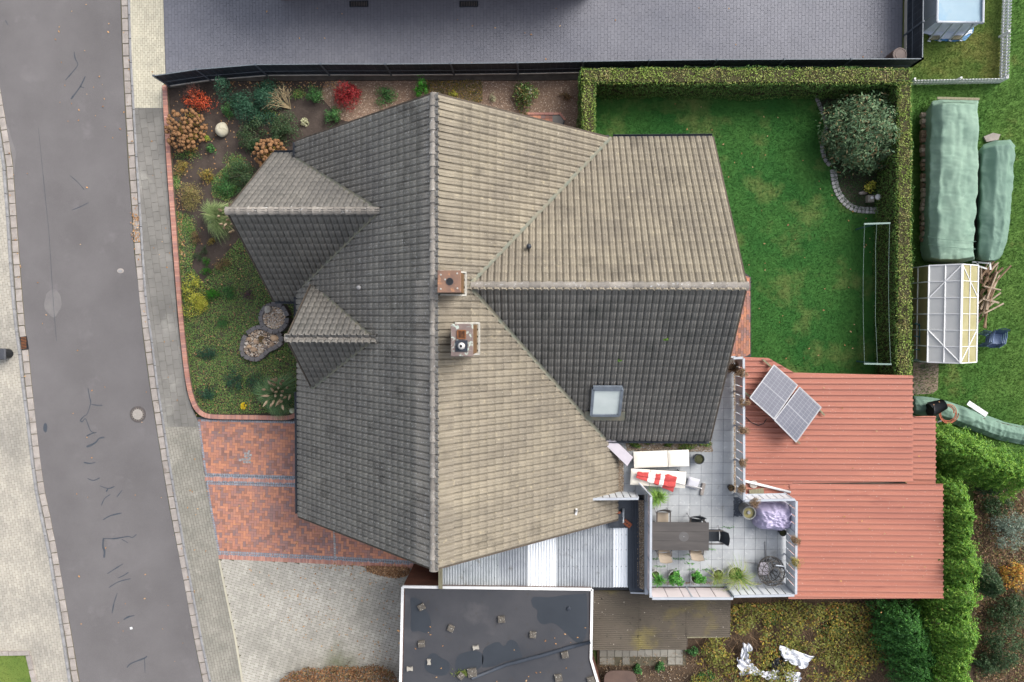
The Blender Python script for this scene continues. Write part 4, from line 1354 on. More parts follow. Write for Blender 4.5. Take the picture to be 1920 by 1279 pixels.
# ---------------------------------------------------------------- pots, tub, covered heap, wicker chair
m_potd = mat('dark_pot', lin((70, 74, 78), K), lin((56, 60, 64), K), sc=6, rough=.6)
m_potw = mat('pale_pot', lin((204, 206, 204), K), lin((184, 186, 184), K), sc=6, rough=.7)
m_potsoil = mat('pot_soil', lin((82, 84, 58), K), lin((62, 64, 46), K), sc=20, rough=1, bump=.6)
m_geran = leafmat('pot_leaf', [(70, 136, 54), (96, 164, 70), (54, 112, 46), (124, 178, 84)])
m_grassp = leafmat('pot_grass', [(132, 160, 72), (160, 172, 96), (104, 136, 62), (186, 182, 120)])
def pot(name, label, px, py, r, h, m, fol=None, fr=1.3, n=500, ls=.07, asp=.6, z=ZT, off2=(0, 0), fname='foliage'):
    p = P(px, py, z + h)
    t = thing(name, label, 'plant pot', (p.x, p.y, z))
    rm = px2m(r, z + h)
    MB().lathe((p.x, p.y, z), [(rm * .75, 0), (rm, h), (rm * 1.04, h + .01), (rm * .92, h + .01), (rm * .9, h - .05)], 22).build('pot', m, t, smooth=False)
    MB().lathe((p.x, p.y, z + h - .05), [(rm * .9, 0), (rm * .5, .02)], 18).build('soil', m_potsoil, t)
    if fol:
        q, nn = crown((p.x + off2[0], p.y + off2[1], z + h - .02), rm * fr, rm * fr, rm * fr * .9, n, 14)
        leaves(fname, q, nn, ls, fol, t, asp=asp)
    return t
def tuft(name, label, cat, px, py, r, h, m, n=400, z=0.0, w=.012, arch=1.0, parent=None):
    """arching grass tuft"""
    p = P(px, py, z + h * .4)
    rm = px2m(r, z + h * .4)
    a = rng.uniform(0, 6.283, n)
    rr = rm * rng.uniform(.1, 1.2, n) * (1 + .25 * np.sin(a * 3 + px))
    d = np.column_stack([np.cos(a), np.sin(a), np.zeros(n)])
    s = np.column_stack([-np.sin(a), np.cos(a), np.zeros(n)]) * w
    c = np.array([p.x, p.y, z])
    b0 = c + d * rm * .12 * rng.uniform(0, 1, (n, 1))
    hh = h * rng.uniform(.4, 1.15, n)
    mid = b0 + d * (rr * .5)[:, None] + np.column_stack([np.zeros(n), np.zeros(n), hh])
    tip = b0 + d * rr[:, None] + np.column_stack([np.zeros(n), np.zeros(n), hh * (1 - .55 * arch * rr / rm)])
    v = np.stack([b0 - s, b0 + s, mid + s * .8, mid - s * .8, tip], 1).reshape(-1, 3)
    base = (np.arange(n) * 5)[:, None]
    f = np.concatenate([base + np.array([[0, 1, 2]]), base + np.array([[0, 2, 3]]), base + np.array([[3, 2, 4]])])
    me = npmesh(name, v, f, m)
    if parent is not None:
        return link(name, me, parent)
    return tag(link(name, me), label, cat)
pot('flower_pot', 'black pot with bare soil right of the upper lounger', 1311, 861, 9.5, .32, m_potd)
t = pot('flower_pot', 'pot with arching green grass in the lower left terrace corner', 1229, 1078, 8, .3, m_potw)
tuft('grass', None, None, 1234, 1086, 16, .45, m_geran, 160, ZT + .25, .012, parent=t)
pot('flower_pot', 'pot of leafy green plant, left of two by the pink panels', 1265, 1081, 11, .34, m_potw, m_geran, 1.35, 900, off2=(.04, -.06))
pot('flower_pot', 'pot of leafy green plant, right of two by the pink panels', 1307, 1084, 11.5, .34, m_potw, m_geran, 1.15, 800, off2=(.02, .02))
t = pot('flower_pot', 'smaller white rimmed pot of low grass beside the bigger one', 1347, 1077, 10, .34, m_potw, m_grassp, .8, 200, .06, .3)
tuft('grass', None, None, 1345, 1082, 22, .4, m_grassp, 130, ZT + .25, .008, parent=t)
t = pot('flower_pot', 'bigger white rimmed pot of wispy grass at the lower railing', 1379.5, 1077, 14.5, .42, m_potw, m_geran, .8, 260, .07, .4)
tuft('grass', None, None, 1385, 1082, 34, .5, m_grassp, 220, ZT + .3, .008, parent=t)
pot('flower_pot', 'small black pot tucked below the purple covered heap', 1468, 999, 6.5, .28, m_potd)
pot('flower_pot', 'small dark pot with withered plant beside the long railing', 1371, 915, 6, .22, m_potd, m_dry, 1.2, 160, .06, .3)
t = pot('flower_pot', 'low pot of spiky bright green grass below the lower lounger', 1232, 930, 9, .22, m_potd)
tuft('grass', None, None, 1233, 931, 21, .5, leafmat('spiky_grass', [(120, 164, 70), (150, 186, 92), (96, 140, 56)]), 260, ZT + .15, .012, parent=t)
tuft('withered_plant', 'withered brown plant in the upper corner of the long railing', 'plant', 1374, 690, 14, .5, m_dry, 300, ZT, .014)
tub = thing('ridged_tub', 'tall ridged concrete tub with yellowish water beside the purple heap', 'tub', P(1396, 957, ZT))
p = P(1405, 962, ZT + .72)
MB().lathe((p.x, p.y, ZT), [(.2, 0), (.245, .7), (.25, .72), (.215, .72), (.21, .6)], 36, jit=.02).build('tub_body', mat('tub_concrete', lin((140, 142, 140), K), lin((118, 120, 118), K), sc=5, rough=.9), tub)
MB().lathe((p.x, p.y, ZT + .62), [(.215, 0), (.2, .01)], 30).build('water', mat('murky_water', lin((150, 142, 92), K), lin((118, 112, 74), K), sc=5, rough=.2, spec=.6), tub)
MB().lathe((p.x, p.y, ZT + .63), [(.07, 0), (.06, .06), (.02, .06)], 14).build('float', m_kerb, tub)
m_purp = mat('purple_tarp', lin((186, 178, 206), K), lin((168, 160, 192), K), sc=3, rough=.5, spec=.4, bump=.2, bsc=8, spots=[(lin((204, 196, 222), K), 4, .58, .1, 4)])
hp_ = MB()
c = P(1452, 970, ZT + .5)
def heap(u, v):
    a = u * 2 * math.pi
    r = v
    sq = 1 / max(abs(math.cos(a)) ** 4 + abs(math.sin(a)) ** 4, .01) ** .25
    rr = 1 - (1 - r) ** 1.0
    z = (1 - r ** 4) ** .5 * .82
    wob = 1 + .12 * nz(math.cos(a) * 1.6, math.sin(a) * 1.6, 3) + .05 * nz(math.cos(a) * 5, math.sin(a) * 5, 9) * r
    k = .78 * rr * sq * wob
    z += .09 * nz(math.cos(a) * r * 3.4 + 4, math.sin(a) * r * 3.4, 1) + .06 * nz(math.cos(a) * r * 7, math.sin(a) * r * 7, 6) + .03 * nz(math.cos(a) * r * 15, math.sin(a) * r * 15, 2)
    return Vector((c.x + math.cos(a) * k * .93, c.y + math.sin(a) * k * .66, ZT + max(.02, z)))
hp_.grid(heap, 90, 26)
tag(hp_.build('covered_heap', m_purp, None, True), 'heap covered by a crumpled pale purple tarp in the right terrace bay', 'covered heap')
egg = thing('wicker_egg_chair', 'grey wicker egg chair basket lying in the lower right terrace corner', 'wicker chair', P(1445, 1072, ZT))
m_wick = mat('wicker', lin((112, 108, 104), K), lin((88, 86, 84), K), sc=9, rough=.8)
ec = P(1446, 1071, ZT + .45)
wk = MB()
EX, EY, EZ = .50, .56, .45
def eggp(th, ph):
    return ec + Vector((math.cos(th) * math.sin(ph) * EX, math.sin(th) * math.sin(ph) * EY, math.cos(ph) * EZ))
for k in range(16):
    for sgn in (1, -1):
        wk.tube([eggp(2 * math.pi * k / 16 + sgn * .9 * j / 9, .5 + 2.2 * j / 9) for j in range(10)], .011, 4)
for ph in (.5, 1.0, 1.57, 2.1, 2.7):
    wk.tube([eggp(2 * math.pi * k / 24, ph) for k in range(25)], .016, 5)
wk.build('basket', m_wick, egg)
st = MB()
st.tube([P(1452, 1095, ZT + .03), P(1475, 1080, ZT + .3), P(1470, 1062, ZT + .9), P(1455, 1060, ZT + 1.15)], .022, 8)
st.tube([P(1440, 1096, ZT + .03), P(1478, 1090, ZT + .03)], .02, 8)
st.build('stand', m_railtop, egg)
cs = cushion_mb(.4, .5, .12).build('cushion', m_lav, egg, True)
cs.location = ec + Vector((-.22, 0, -.32)) - egg.location
cs.matrix_parent_inverse = Matrix.Identity(4)
pl_ = thing('metal_rod', 'thin grey metal rod frame lying on the tiles left of the wicker chair', 'rod', P(1420, 1050, ZT))
MB().tube([P(1434, 1016, ZT + .03), P(1436, 1052, ZT + .03)], .018, 6).build('long_rod', m_kerb, pl_)
MB().tube([P(1396, 1054, ZT + .03), P(1434, 1058, ZT + .03)], .018, 6).build('cross_rod', m_kerb, pl_)
# weeds in joints
wp = np.concatenate([np.array([P(x + rng.normal(0, 6), y + rng.normal(0, 1.2), ZT + .02)[:] for _ in range(26)]) for x, y in ((1264, 1048), (1281, 1048), (1296, 1040), (1310, 1049), (1298, 1068), (1325, 1068), (1230, 1048), (1236, 1062), (1330, 1030), (1365, 989), (1295, 1056))])
stuff(leaves('joint_weeds', wp, np.tile([0, 0, 1.], (len(wp), 1)), .05, m_geran), 'small green weeds sprouting in the terrace tile joints', 'weeds')
# planting strip below the wing eave
m_strip = leafmat('strip_plant', [(62, 104, 46), (88, 130, 60), (120, 150, 76), (150, 150, 70), (70, 96, 52)])
for i, (x, y, r, lb) in enumerate(((1190, 832, 12, 'leftmost'), (1222, 830, 14, 'second'), (1256, 832, 11, 'third'), (1289, 838, 17, 'fourth and biggest'), (1322, 832, 12, 'rightmost'))):
    p = P(x, y, ZT + .12)
    t = thing('strip_plant', '%s green plant in the gravel strip under the dark wing eave' % lb, 'plant', (p.x, p.y, ZT), 0, 'plants in the terrace gravel strip')
    q, nn = crown((p.x, p.y, ZT), px2m(r, ZT), px2m(r * .6, ZT), .22, 420, 12)
    leaves('foliage', q, nn, .06, m_strip, t, asp=.5)
    MB().tube([(p.x, p.y, ZT - .02), (p.x + .02, p.y, ZT + .15)], .012, 5).build('stem', m_timber, t)
fl = P(1263, 829, ZT + .2)
# ================================================================ bitumen strip and clear corrugated roof
m_bit = mat('bitumen', lin((62, 70, 82), K), lin((50, 56, 66), K), sc=1.5, rough=.6, spec=.4, bump=.3, bsc=20)
lean2 = thing('bitumen_roof_strip', 'dark bitumen roof strip between clear corrugated roof and terrace', 'roof', P(1190, 1020, 0))
MB().prism(PX([(1143, 937), (1211, 937), (1211, 1108), (1181, 1110), (1177, 1098), (1177, 990), (1143, 988)], 2.42), 2.2, 2.42).build('roof_slab', m_bit, lean2)
for x in (1186, 1191, 1196):
    MB().bar(P(x, 940, 2.44), P(x + 2, 1104, 2.44), .04, .04).build('seam', m_bit, lean2)
MB().bar(P(1182, 1111, 2.42), P(1211, 1112, 2.42), .05, .09).build('edge_trim', m_railtop, lean2)
MB().prism(PX([(1208, 940), (1214, 940), (1214, 1112), (1208, 1112)], 2.45), 0, 2.6).build('upstand', m_railtop, lean2)
stuff(pebbles('gravel_strip', PX([(1196, 938), (1207, 938), (1209, 1000), (1207, 1106), (1196, 1100)], 2.43), 1800, 2.43, .022, m_grav, lean2))
br = thing('loose_bricks', 'orange brick lying askew on the bitumen strip', 'brick', P(1176, 983, 2.43))
m_ob = mat('orange_brick', lin((160, 92, 66), K), lin((126, 76, 58), K), sc=9, rough=.9)
p = P(1176, 982, 2.5)
br_o = MB().box((p.x, p.y, 2.47), (.36, .2, .09), rz=R(-38), ch=.01).build('brick_body', m_ob, br)
for k in range(3):
    MB().box((p.x - .09 + .08 * k, p.y + .07 - .06 * k, 2.516), (.05, .05, .004), rz=R(-38)).build('brick_hole', m_black, br)
tp2 = thing('roofing_felt_piece', 'crumpled dark roofing felt pulled over the roof edge beside a brick', 'roofing felt', P(1152, 975, 2.43))
def felt(u, v):
    x, y = 1142 + 28 * u, 960 + 30 * v
    return P(x + 2 * nz(u * 3, v * 3), y, 2.5 + .1 * abs(nz(u * 4, v * 3, 2)) + .1 * (1 - u) * (1 - v))
MB().grid(felt, 12, 12).build('felt_sheet', mat('felt', lin((74, 80, 88), K), lin((58, 62, 70), K), sc=4, rough=.8), tp2, True)
MB().box(P(1157, 961, 2.62), (.26, .08, .06)).build('weight_brick', m_ob, tp2)
pp = thing('steel_pipe', 'short galvanised pipe on the bitumen strip', 'pipe', P(1170, 968, 2.43))
MB().tube([P(1169, 954, 2.55), P(1168, 980, 2.5)], .05, 12).build('pipe_body', mat('galvanised', lin((190, 196, 202), K), lin((150, 158, 166), K), sc=6, rough=.35, metal=.5), pp, True)
ccr = thing('corrugated_lean_to_roof', 'clear and white corrugated sheet roof below the beige tiled slope', 'roof', P(1000, 1060, 0))
ZC = 2.35
def corr(name, x0, x1, y0, y1, z, pitch, amp, m, parent, axis='y', zend=0.0, seg_=6):
    """corrugated sheet in world coords: waves across x (axis y) or across y (axis x)"""
    mb = MB()
    w = (x1 - x0) if axis == 'y' else (y1 - y0)
    n = max(seg_, int(w / pitch * seg_))
    vs = []
    for i in range(n + 1):
        s = w * i / n
        zz = z + amp * math.sin(2 * math.pi * s / pitch)
        if axis == 'y':
            vs += [(x0 + s, y0, zz + zend), (x0 + s, (y0 + y1) / 2, zz + zend / 2), (x0 + s, y1, zz)]
        else:
            vs += [(x0, y0 + s, zz), ((x0 + x1) / 2, y0 + s, zz + zend / 2), (x1, y0 + s, zz + zend)]
    mb.add(vs, [(3 * i + c, 3 * i + 3 + c, 3 * i + 4 + c, 3 * i + 1 + c) if axis == 'y' else (3 * i + 1 + c, 3 * i + 4 + c, 3 * i + 3 + c, 3 * i + c) for i in range(n) for c in (0, 1)])
    return mb.build(name, m, parent, True)
m_poly = mat('clear_polycarbonate', lin((172, 178, 184), K), lin((146, 152, 160), K), sc=1.2, rough=.35, spec=.5, alpha=1.0, spots=[(lin((112, 112, 108), K), 2.2, .6, .15, 5)])
m_poly2 = mat('white_polycarbonate', lin((236, 240, 244), .95), lin((224, 230, 236), .95), sc=1.2, rough=.35, spec=.5, spots=[(lin((140, 140, 132), K), 12, .66, .08, 4)])
m_poly3 = mat('mossy_polycarbonate', lin((196, 202, 206), K), lin((160, 168, 172), K), sc=1.2, rough=.35, spec=.5, spots=[(lin((64, 74, 50), K), 8, .66, .05, 3), (lin((140, 140, 132), K), 3, .6, .15, 5)])
for i, (xa, xb, m_) in enumerate(((829, 882, m_poly3), (882, 936, m_poly3), (936, 990, m_poly), (990, 1043, m_poly2), (1043, 1097, m_poly), (1097, 1150, m_poly), (1150, 1177, m_poly2))):
    A, B = P(xa, 1101, ZC), P(xb, 920, ZC)
    corr('roof_sheet', A.x - .02, B.x + .02 if xb < 1177 else P(xb, 1101, ZC).x, A.y, P(0, 960, ZC).y, ZC + .006 * (i % 2), .108, .018, m_, ccr)
for y in (1003, 1031, 1062, 1090):
    A, B = P(829, y, ZC - .06), P(1177, y, ZC - .06)
    MB().bar(A, B, .06, .08).build('purlin', m_timber, ccr)
scw = MB()
for y in (1003, 1031, 1062):
    for x in range(1048, 1176, 9):
        scw.lathe(P(x, y, ZC + .016), [(.016, 0), (.012, .008)], 6)
stuff(scw.build('screws', m_dark, ccr))
MB().bar(P(829, 1103.5, ZC - .02), P(1178, 1103.5, ZC - .02), .09, .08).build('gutter', m_black, ccr)
for x in (840, 1000, 1165):
    p = P(x, 1098, ZC)
    MB().box((p.x, p.y + .05, ZC / 2 - .06), (.09, .09, ZC - .12)).build('post', m_timber, ccr)
bm = thing('wooden_beam', 'weathered pale beam bridging from the gable foot to the garage edge', 'beam', P(826, 1085, 2.6))
MB().bar(P(826, 1064, 2.68), P(826, 1104, 2.68), .16, .05).build('plank', mat('old_wood', lin((150, 146, 120), K), lin((124, 118, 98), K), sc=3, rough=.9, stretch=(6, 1, 1)), bm)
# ================================================================ garage with black flat roof
ZG = 2.6
gar = thing('garage', 'garage with black bitumen flat roof and white edge trim', 'garage', P(930, 1250, 0))
gp = PX([(755, 1100), (1110, 1105), (1108, 1236), (1124, 1290), (1160, 1420), (748, 1420)], ZG)
m_gwall = mat('garage_wall', lin((112, 76, 62), K), lin((90, 64, 54), K), sc=3, rough=.9, bump=.4, bsc=30)
m_groof = mat('garage_bitumen', lin((74, 74, 78), K), lin((58, 60, 66), K), sc=.5, rough=.6, spec=.4, bump=.15, bsc=30,
              spots=[(lin((94, 92, 94), K), .45, .58, .2, 5), (lin((66, 62, 60), K), 3, .6, .2, 4)])
MB().prism(gp, 0, ZG - .04).build('wall', m_gwall, gar)
inner = PX([(759, 1104), (1106, 1109), (1104, 1237), (1120, 1292), (1155, 1420), (752, 1420)], ZG)
groof = MB().prism(inner, ZG - .04, ZG - .02).build('flat_roof', m_groof, gar)
n = len(gp)
for i in range(5):
    A, B = gp[i], gp[(i + 1) % n]
    if i == 4:
        continue
    MB().bar((A.x, A.y, ZG), (B.x, B.y, ZG), .1, .07).build('edge_trim', m_white, gar)
MB().bar((gp[5].x, gp[5].y, ZG + .002), (gp[0].x, gp[0].y, ZG + .002), .1, .07).build('edge_trim', m_white, gar)
m_puddle = mat('wet_bitumen', lin((60, 65, 72), K), lin((54, 59, 66), K), sc=.8, rough=.35, spec=.4)
for pts in ([(769, 1123), (775, 1120), (783, 1123), (792, 1130), (800, 1145), (807, 1160), (808, 1175), (806, 1184), (797, 1187), (785, 1183), (773, 1184), (770, 1175), (771, 1150)],
            [(797, 1240), (805, 1228), (815, 1225), (828, 1234), (840, 1240), (844, 1250), (838, 1264), (825, 1267), (808, 1263), (797, 1254)],
            [(853, 1250), (857, 1232), (870, 1224), (890, 1220), (904, 1226), (906, 1240), (900, 1252), (880, 1262), (860, 1262)],
            [(904, 1252), (906, 1220), (920, 1208), (935, 1204), (945, 1212), (955, 1200), (968, 1204), (975, 1220), (978, 1234), (950, 1240), (925, 1250)],
            [(996, 1125), (1003, 1119), (1030, 1120), (1060, 1116), (1090, 1114), (1100, 1118), (1101, 1180), (1092, 1204), (1080, 1204), (1064, 1190), (1050, 1176), (1035, 1168), (1018, 1171), (1007, 1160), (1008, 1145), (999, 1137)]):
    sheet('puddle', PX(smooth_line(pts + pts[:1], 4)[:-1], ZG - .016), m_puddle, None, groof)
MB().tube([P(885, 1272, ZG + .02), P(950, 1246, ZG + .02), P(1020, 1228, ZG + .02), P(1070, 1213, ZG + .02), P(1107, 1204, ZG + .04)], [.06, .07, .075, .075, .06], 8).build('seam_roll', m_bit, groof, True)
MB().lathe(P(1066, 1141, ZG - .015), [(.09, 0), (.07, .05), (.03, .06)], 14).build('drain_strainer', m_dark, groof)
m_block = mat('lichen_block', lin((112, 106, 98), K), lin((84, 80, 76), K), sc=9, rough=.95, bump=.5, bsc=30, spots=[(lin((180, 178, 170), K), 16, .60, .06, 3)])
m_bpale = mat('pale_bone_block', lin((180, 176, 166), K), lin((158, 152, 144), K), sc=9, rough=.9)
stones = [(790, 1139, 12, 28, 0, 'at the top left of the garage roof in a puddle'), (845, 1179, 12, -25, 0, 'below and right of the upper left puddle on the garage roof'), (940, 1162, 13, 4, 0, 'alone in the upper middle of the garage roof'),
          (999, 1191, 12, -3, 0, 'right of centre on the garage roof with a green tuft'), (790, 1208, 13, 3, 0, 'left of centre on the garage roof below the first puddle'), (885, 1262, 17, 8, 0, 'biggest, beside the moss on the garage roof seam'),
          (864, 1268, 12, -40, 0, 'small, left of the moss on the garage roof seam'), (1059, 1228, 13, 12, 0, 'right of the seam roll on the garage roof'), (1047, 1272, 14, 10, 0, 'at the lower right of the garage roof'), (1108, 1276, 13, 20, 0, 'in the lower right corner of the garage roof'),
          (892, 1215, 11, 12, 1, 'in the middle of the garage roof beside a puddle'), (804, 1242, 10, 90, 1, 'standing upright in the lower left puddle of the garage roof'), (768, 1255, 11, 4, 1, 'at the left edge of the garage roof')]
for x, y, sz, a, kind, lb in stones:
    p = P(x, y, ZG + .06)
    s_ = px2m(sz, ZG)
    mb = MB()
    if kind:
        w2, n2 = .37, .25
        sh = [(-.5, -w2), (-.15, -n2), (.15, -n2), (.5, -w2), (.5, w2), (.15, n2), (-.15, n2), (-.5, w2)]
        mb.prism([(s_ * u, s_ * v) for u, v in sh], 0, .08)
    else:
        mb.box((0, 0, .05), (s_, s_ * .95, .1), ch=.018)
        mb.v = [(u + random.gauss(0, .006), v + random.gauss(0, .006), w3) for u, v, w3 in mb.v]
    o = mb.build('ballast_block', m_bpale if kind else m_block)
    o.location = (p.x, p.y, ZG - .015)
    o.rotation_euler = (0, 0, R(a))
    tag(o, ('pale bone shaped paver ' if kind else 'lichen spotted concrete block ') + lb, 'block', 'ballast blocks on the garage roof')
mp = np.array([P(870 + rng.normal(0, 8), 1262 + rng.normal(0, 3), ZG + .02)[:] for _ in range(260)])
stuff(leaves('roof_moss', mp, np.tile([0, 0, 1.], (len(mp), 1)), .06, leafmat('roof_moss_leaf', [(96, 116, 52), (120, 130, 64), (74, 92, 44)])), 'green moss growing along the garage roof seam', 'moss')
# ================================================================ old fibre cement shed roof
shed = thing('old_shed', 'shed with dark mossy corrugated roof below the pink terrace panels', 'shed', P(1230, 1165, 0))
m_eternit = mat('mossy_fibre_cement', lin((104, 96, 86), K), lin((84, 78, 70), K), sc=.6, rough=.95, bump=.3, bsc=30, spots=[(lin((128, 118, 72), K), .55, .55, .2, 5), (lin((198, 190, 178), K), 10, .72, .03, 2), (lin((54, 50, 46), K), 6, .64, .08, 4)])
zS_ = 2.05
for i, (xa, ya, xb, yb) in enumerate(((1111, 1108, 1199, 1219), (1199, 1110, 1287, 1217), (1287, 1112, 1369, 1193))):
    A, B = P(xa, yb, zS_), P(xb, ya, zS_)
    corr('roof_sheet', A.x - .02, B.x + .015, A.y, B.y, zS_ + .012 * i, .076, .014, m_eternit, shed, axis='x', seg_=6)
A, B = P(1116, 1216, zS_), P(1366, 1112, zS_)
C2 = P(1290, 1190, zS_)
MB().prism([(A.x, A.y + .1), (C2.x, A.y + .1), (C2.x, C2.y), (B.x, C2.y), (B.x, B.y), (A.x, B.y)], 0, zS_ - .05).build('wall', m_timber, shed)
MB().bar(P(1288, 1194.5, zS_ - .03), P(1366, 1193, zS_ - .03), .05, .09).build('fascia_board', MATS['old_wood'], shed)
pv = struct(sheet('shed_path', PX([(1124, 1190), (1286, 1190), (1286, 1248), (1124, 1248)], .01), m_joint))
sp = px2m(14.2)
for j in range(4):
    for i in range(11):
        x, y = 1131 + 14.2 * i, 1196 + 14.4 * j
        if j == 3 and i not in (0, 1, 3, 9, 10):
            continue
        p = P(x, y, .03)
        MB().box((p.x, p.y, .02), (sp - .015, sp - .015, .05), rz=random.gauss(0, .01), ch=.006).build('path_slab', m_weath, pv)
bt = thing('brown_tarp_table', 'round cornered brown covered table at the bottom edge by the garage', 'table', P(1163, 1280, 0))
c = P(1163, 1283, .75)
sq = [(c.x + .68 * math.copysign(abs(math.cos(t)) ** .55, math.cos(t)), c.y + .58 * math.copysign(abs(math.sin(t)) ** .55, math.sin(t))) for t in [2 * math.pi * k / 28 for k in range(28)]]
MB().prism(sq, .70, .76).build('table_top', mat('brown_cover', lin((110, 92, 84), K), lin((96, 80, 74), K), sc=2, rough=.7), bt)
for dx in (-.4, .4):
    for dy in (-.35, .35):
        MB().tube([(c.x + dx, c.y + dy, 0), (c.x + dx, c.y + dy, .7)], .025, 6).build('leg', m_timber, bt)
# ================================================================ red corrugated carport roof and solar panels
ZK = 2.3
m_redroof = mat('red_coated_steel', lin((181, 121, 103), K), lin((166, 108, 94), K), sc=.6, stretch=(.3, 1.6, 1), rough=.6, spec=.35, bump=0, spots=[(lin((206, 142, 118), K), .8, .6, .25, 4), (lin((140, 84, 74), K), 1.6, .6, .2, 5), (lin((222, 200, 190), K), 34, .74, .02, 1)])
kp = thing('red_carport', 'carport with salmon red corrugated steel roof right of the terrace', 'carport', P(1580, 920, 0))
PIT = .222
def redsheet(poly, z, m=m_redroof):
    """trapezoid profile, ribs along x, ends trimmed to the outline"""
    poly = [(p.x, p.y) for p in poly]
    ys = [p[1] for p in poly]
    y0, y1 = min(ys) + .002, max(ys) - .002
    prof = [(0, 0), (.46, 0), (.56, 1), (.80, 1), (.93, 0)]
    rows = []
    k = 0
    y = y0
    while True:
        for fx, h in prof:
            yy = y0 + (k + fx) * PIT
            if yy > y1:
                break
            rows.append((yy, h))
        k += 1
        if y0 + k * PIT > y1:
            break
    rows.append((y1, 0))
    def span(yy):
        xs = []
        for i in range(len(poly)):
            a, b = poly[i], poly[(i + 1) % len(poly)]
            if (a[1] > yy) != (b[1] > yy):
                xs.append(a[0] + (b[0] - a[0]) * (yy - a[1]) / (b[1] - a[1]))
        return min(xs), max(xs)
    mb = MB()
    vs = []
    for yy, h in rows:
        a, b = span(min(max(yy, y0), y1))
        vs += [(a, yy, z + h * .065), ((a + b) / 2, yy, z + h * .065), (b, yy, z + h * .065)]
    mb.add(vs, [(3 * i + c, 3 * i + c + 1, 3 * i + c + 4, 3 * i + c + 3) for i in range(len(rows) - 1) for c in (0, 1)])
    return mb.build('roof_sheet', m, kp)
redsheet(PX([(1384, 669), (1440, 671), (1497, 703.5), (1711, 703.5), (1711, 908), (1384, 906)], ZK), ZK)
redsheet(PX([(1480, 906), (1767.5, 907), (1767.5, 1123), (1478, 1123)], ZK), ZK + .014)
redsheet(PX([(1384, 904), (1484, 904), (1484, 944), (1384, 944)], ZK), ZK - .01)
redsheet(PX([(1700, 780), (1754, 780), (1754, 915), (1700, 915)], ZK - .3), ZK - .3)
for x, y in ((1400, 680), (1700, 712), (1700, 895), (1755, 915), (1755, 1112), (1500, 1112), (1600, 1112), (1560, 712), (1745, 790)):
    p = P(x, y, ZK)
    MB().box((p.x, p.y, (ZK - .35) / 2 if x == 1745 else ZK / 2 - .05), (.1, .1, ZK - .1 if x != 1745 else ZK - .4)).build('post', m_timber, kp)
for y in (720, 800, 890):
    MB().bar(P(1396, y, ZK - .07), P(1706, y, ZK - .07), .07, .12).build('purlin', m_timber, kp)
for y in (930, 1020, 1110):
    MB().bar(P(1492, y, ZK - .05), P(1760, y, ZK - .05), .07, .12).build('purlin', m_timber, kp)
kf = struct(sheet('carport_floor', PX([(1384, 690), (1700, 720), (1760, 920), (1760, 1110), (1390, 1105)], 0), m_weath, -.005))
# solar panels
m_cell = mat('solar_cell', lin((96, 99, 114), K), lin((84, 88, 104), K), sc=3, rough=.4, spec=.35)
m_backing = mat('solar_backing', lin((150, 152, 160), K), lin((140, 142, 150), K), sc=3, rough=.4, spec=.3)
m_alu = mat('aluminium', lin((160, 162, 168), K), lin((146, 148, 154), K), sc=6, rough=.4, metal=.3)
for i, q in enumerate((((1451, 684.5), (1495, 722.5), (1451, 786), (1406, 746)), ((1499, 726), (1539.5, 764), (1492.5, 829), (1452, 788)))):
    zs = (2.62, 2.62, 2.98, 2.98)
    A, B, C_, D_ = [P(x, y, z) for (x, y), z in zip(q, zs)]
    t = thing('solar_panel', ['solar panel, the upper left of the tilted pair on the red roof', 'solar panel, the lower right of the tilted pair on the red roof'][i], 'solar panel', (A + C_) / 2, 0, 'solar panels on the red roof')
    nn = (B - A).cross(D_ - A).normalized()
    if nn.z < 0:
        nn = -nn
    def bl(u, v, h=0.0):
        return A.lerp(B, u).lerp(D_.lerp(C_, u), v) + nn * h
    MB().add([bl(0, 0, 0), bl(1, 0, 0), bl(1, 1, 0), bl(0, 1, 0), bl(0, 0, -.03), bl(1, 0, -.03), bl(1, 1, -.03), bl(0, 1, -.03)], [(3, 2, 1, 0), (4, 5, 6, 7)] + [(k, (k + 1) % 4, (k + 1) % 4 + 4, k + 4) for k in range(4)]).build('backing', m_backing, t)
    fr = MB()
    for a_, b_ in (((0, 0), (1, 0)), ((1, 0), (1, 1)), ((1, 1), (0, 1)), ((0, 1), (0, 0))):
        fr.bar(bl(*a_, -.008), bl(*b_, -.008), .03, .045, up=nn)
    fr.build('frame', m_alu, t)
    for hv in (0, 1):
        cg = MB()
        for a in range(6):
            for b in range(6):
                u0, u1 = .025 + .95 * a / 6 + .005, .025 + .95 * (a + 1) / 6 - .005
                v0, v1 = (.025 + hv * .485 + .465 * b / 6 + .003), (.025 + hv * .485 + .465 * (b + 1) / 6 - .003)
                cg.poly([bl(u0, v0, .003), bl(u1, v0, .003), bl(u1, v1, .003), bl(u0, v1, .003)][::-1] if (B - A).cross(D_ - A).z < 0 else [bl(u0, v0, .003), bl(u1, v0, .003), bl(u1, v1, .003), bl(u0, v1, .003)])
        stuff(cg.build('cell_grid', m_cell, t))
    for u in (.15, .85):
        for v in (.05, .95):
            e = bl(u, v, -.05)
            MB().bar(e, (e.x, e.y, ZK + .05), .035, .035).build('support', m_alu, t)
sup = thing('panel_rails', 'wooden mounting rails sticking out under the solar panels', 'rails', P(1470, 760, ZK))
m_bat = MATS['old_wood']
for a, b in (((1430, 674), (1446, 688)), ((1396, 735), (1410, 748)), ((1536, 768), (1546, 779))):
    MB().bar(P(*a, ZK + .1), P(*b, ZK + .12), .06, .05).build('rail_end', m_bat, sup)
MB().bar(P(1400, 738, ZK + .1), P(1500, 832, ZK + .1), .05, .05).build('long_rail', m_bat, sup)
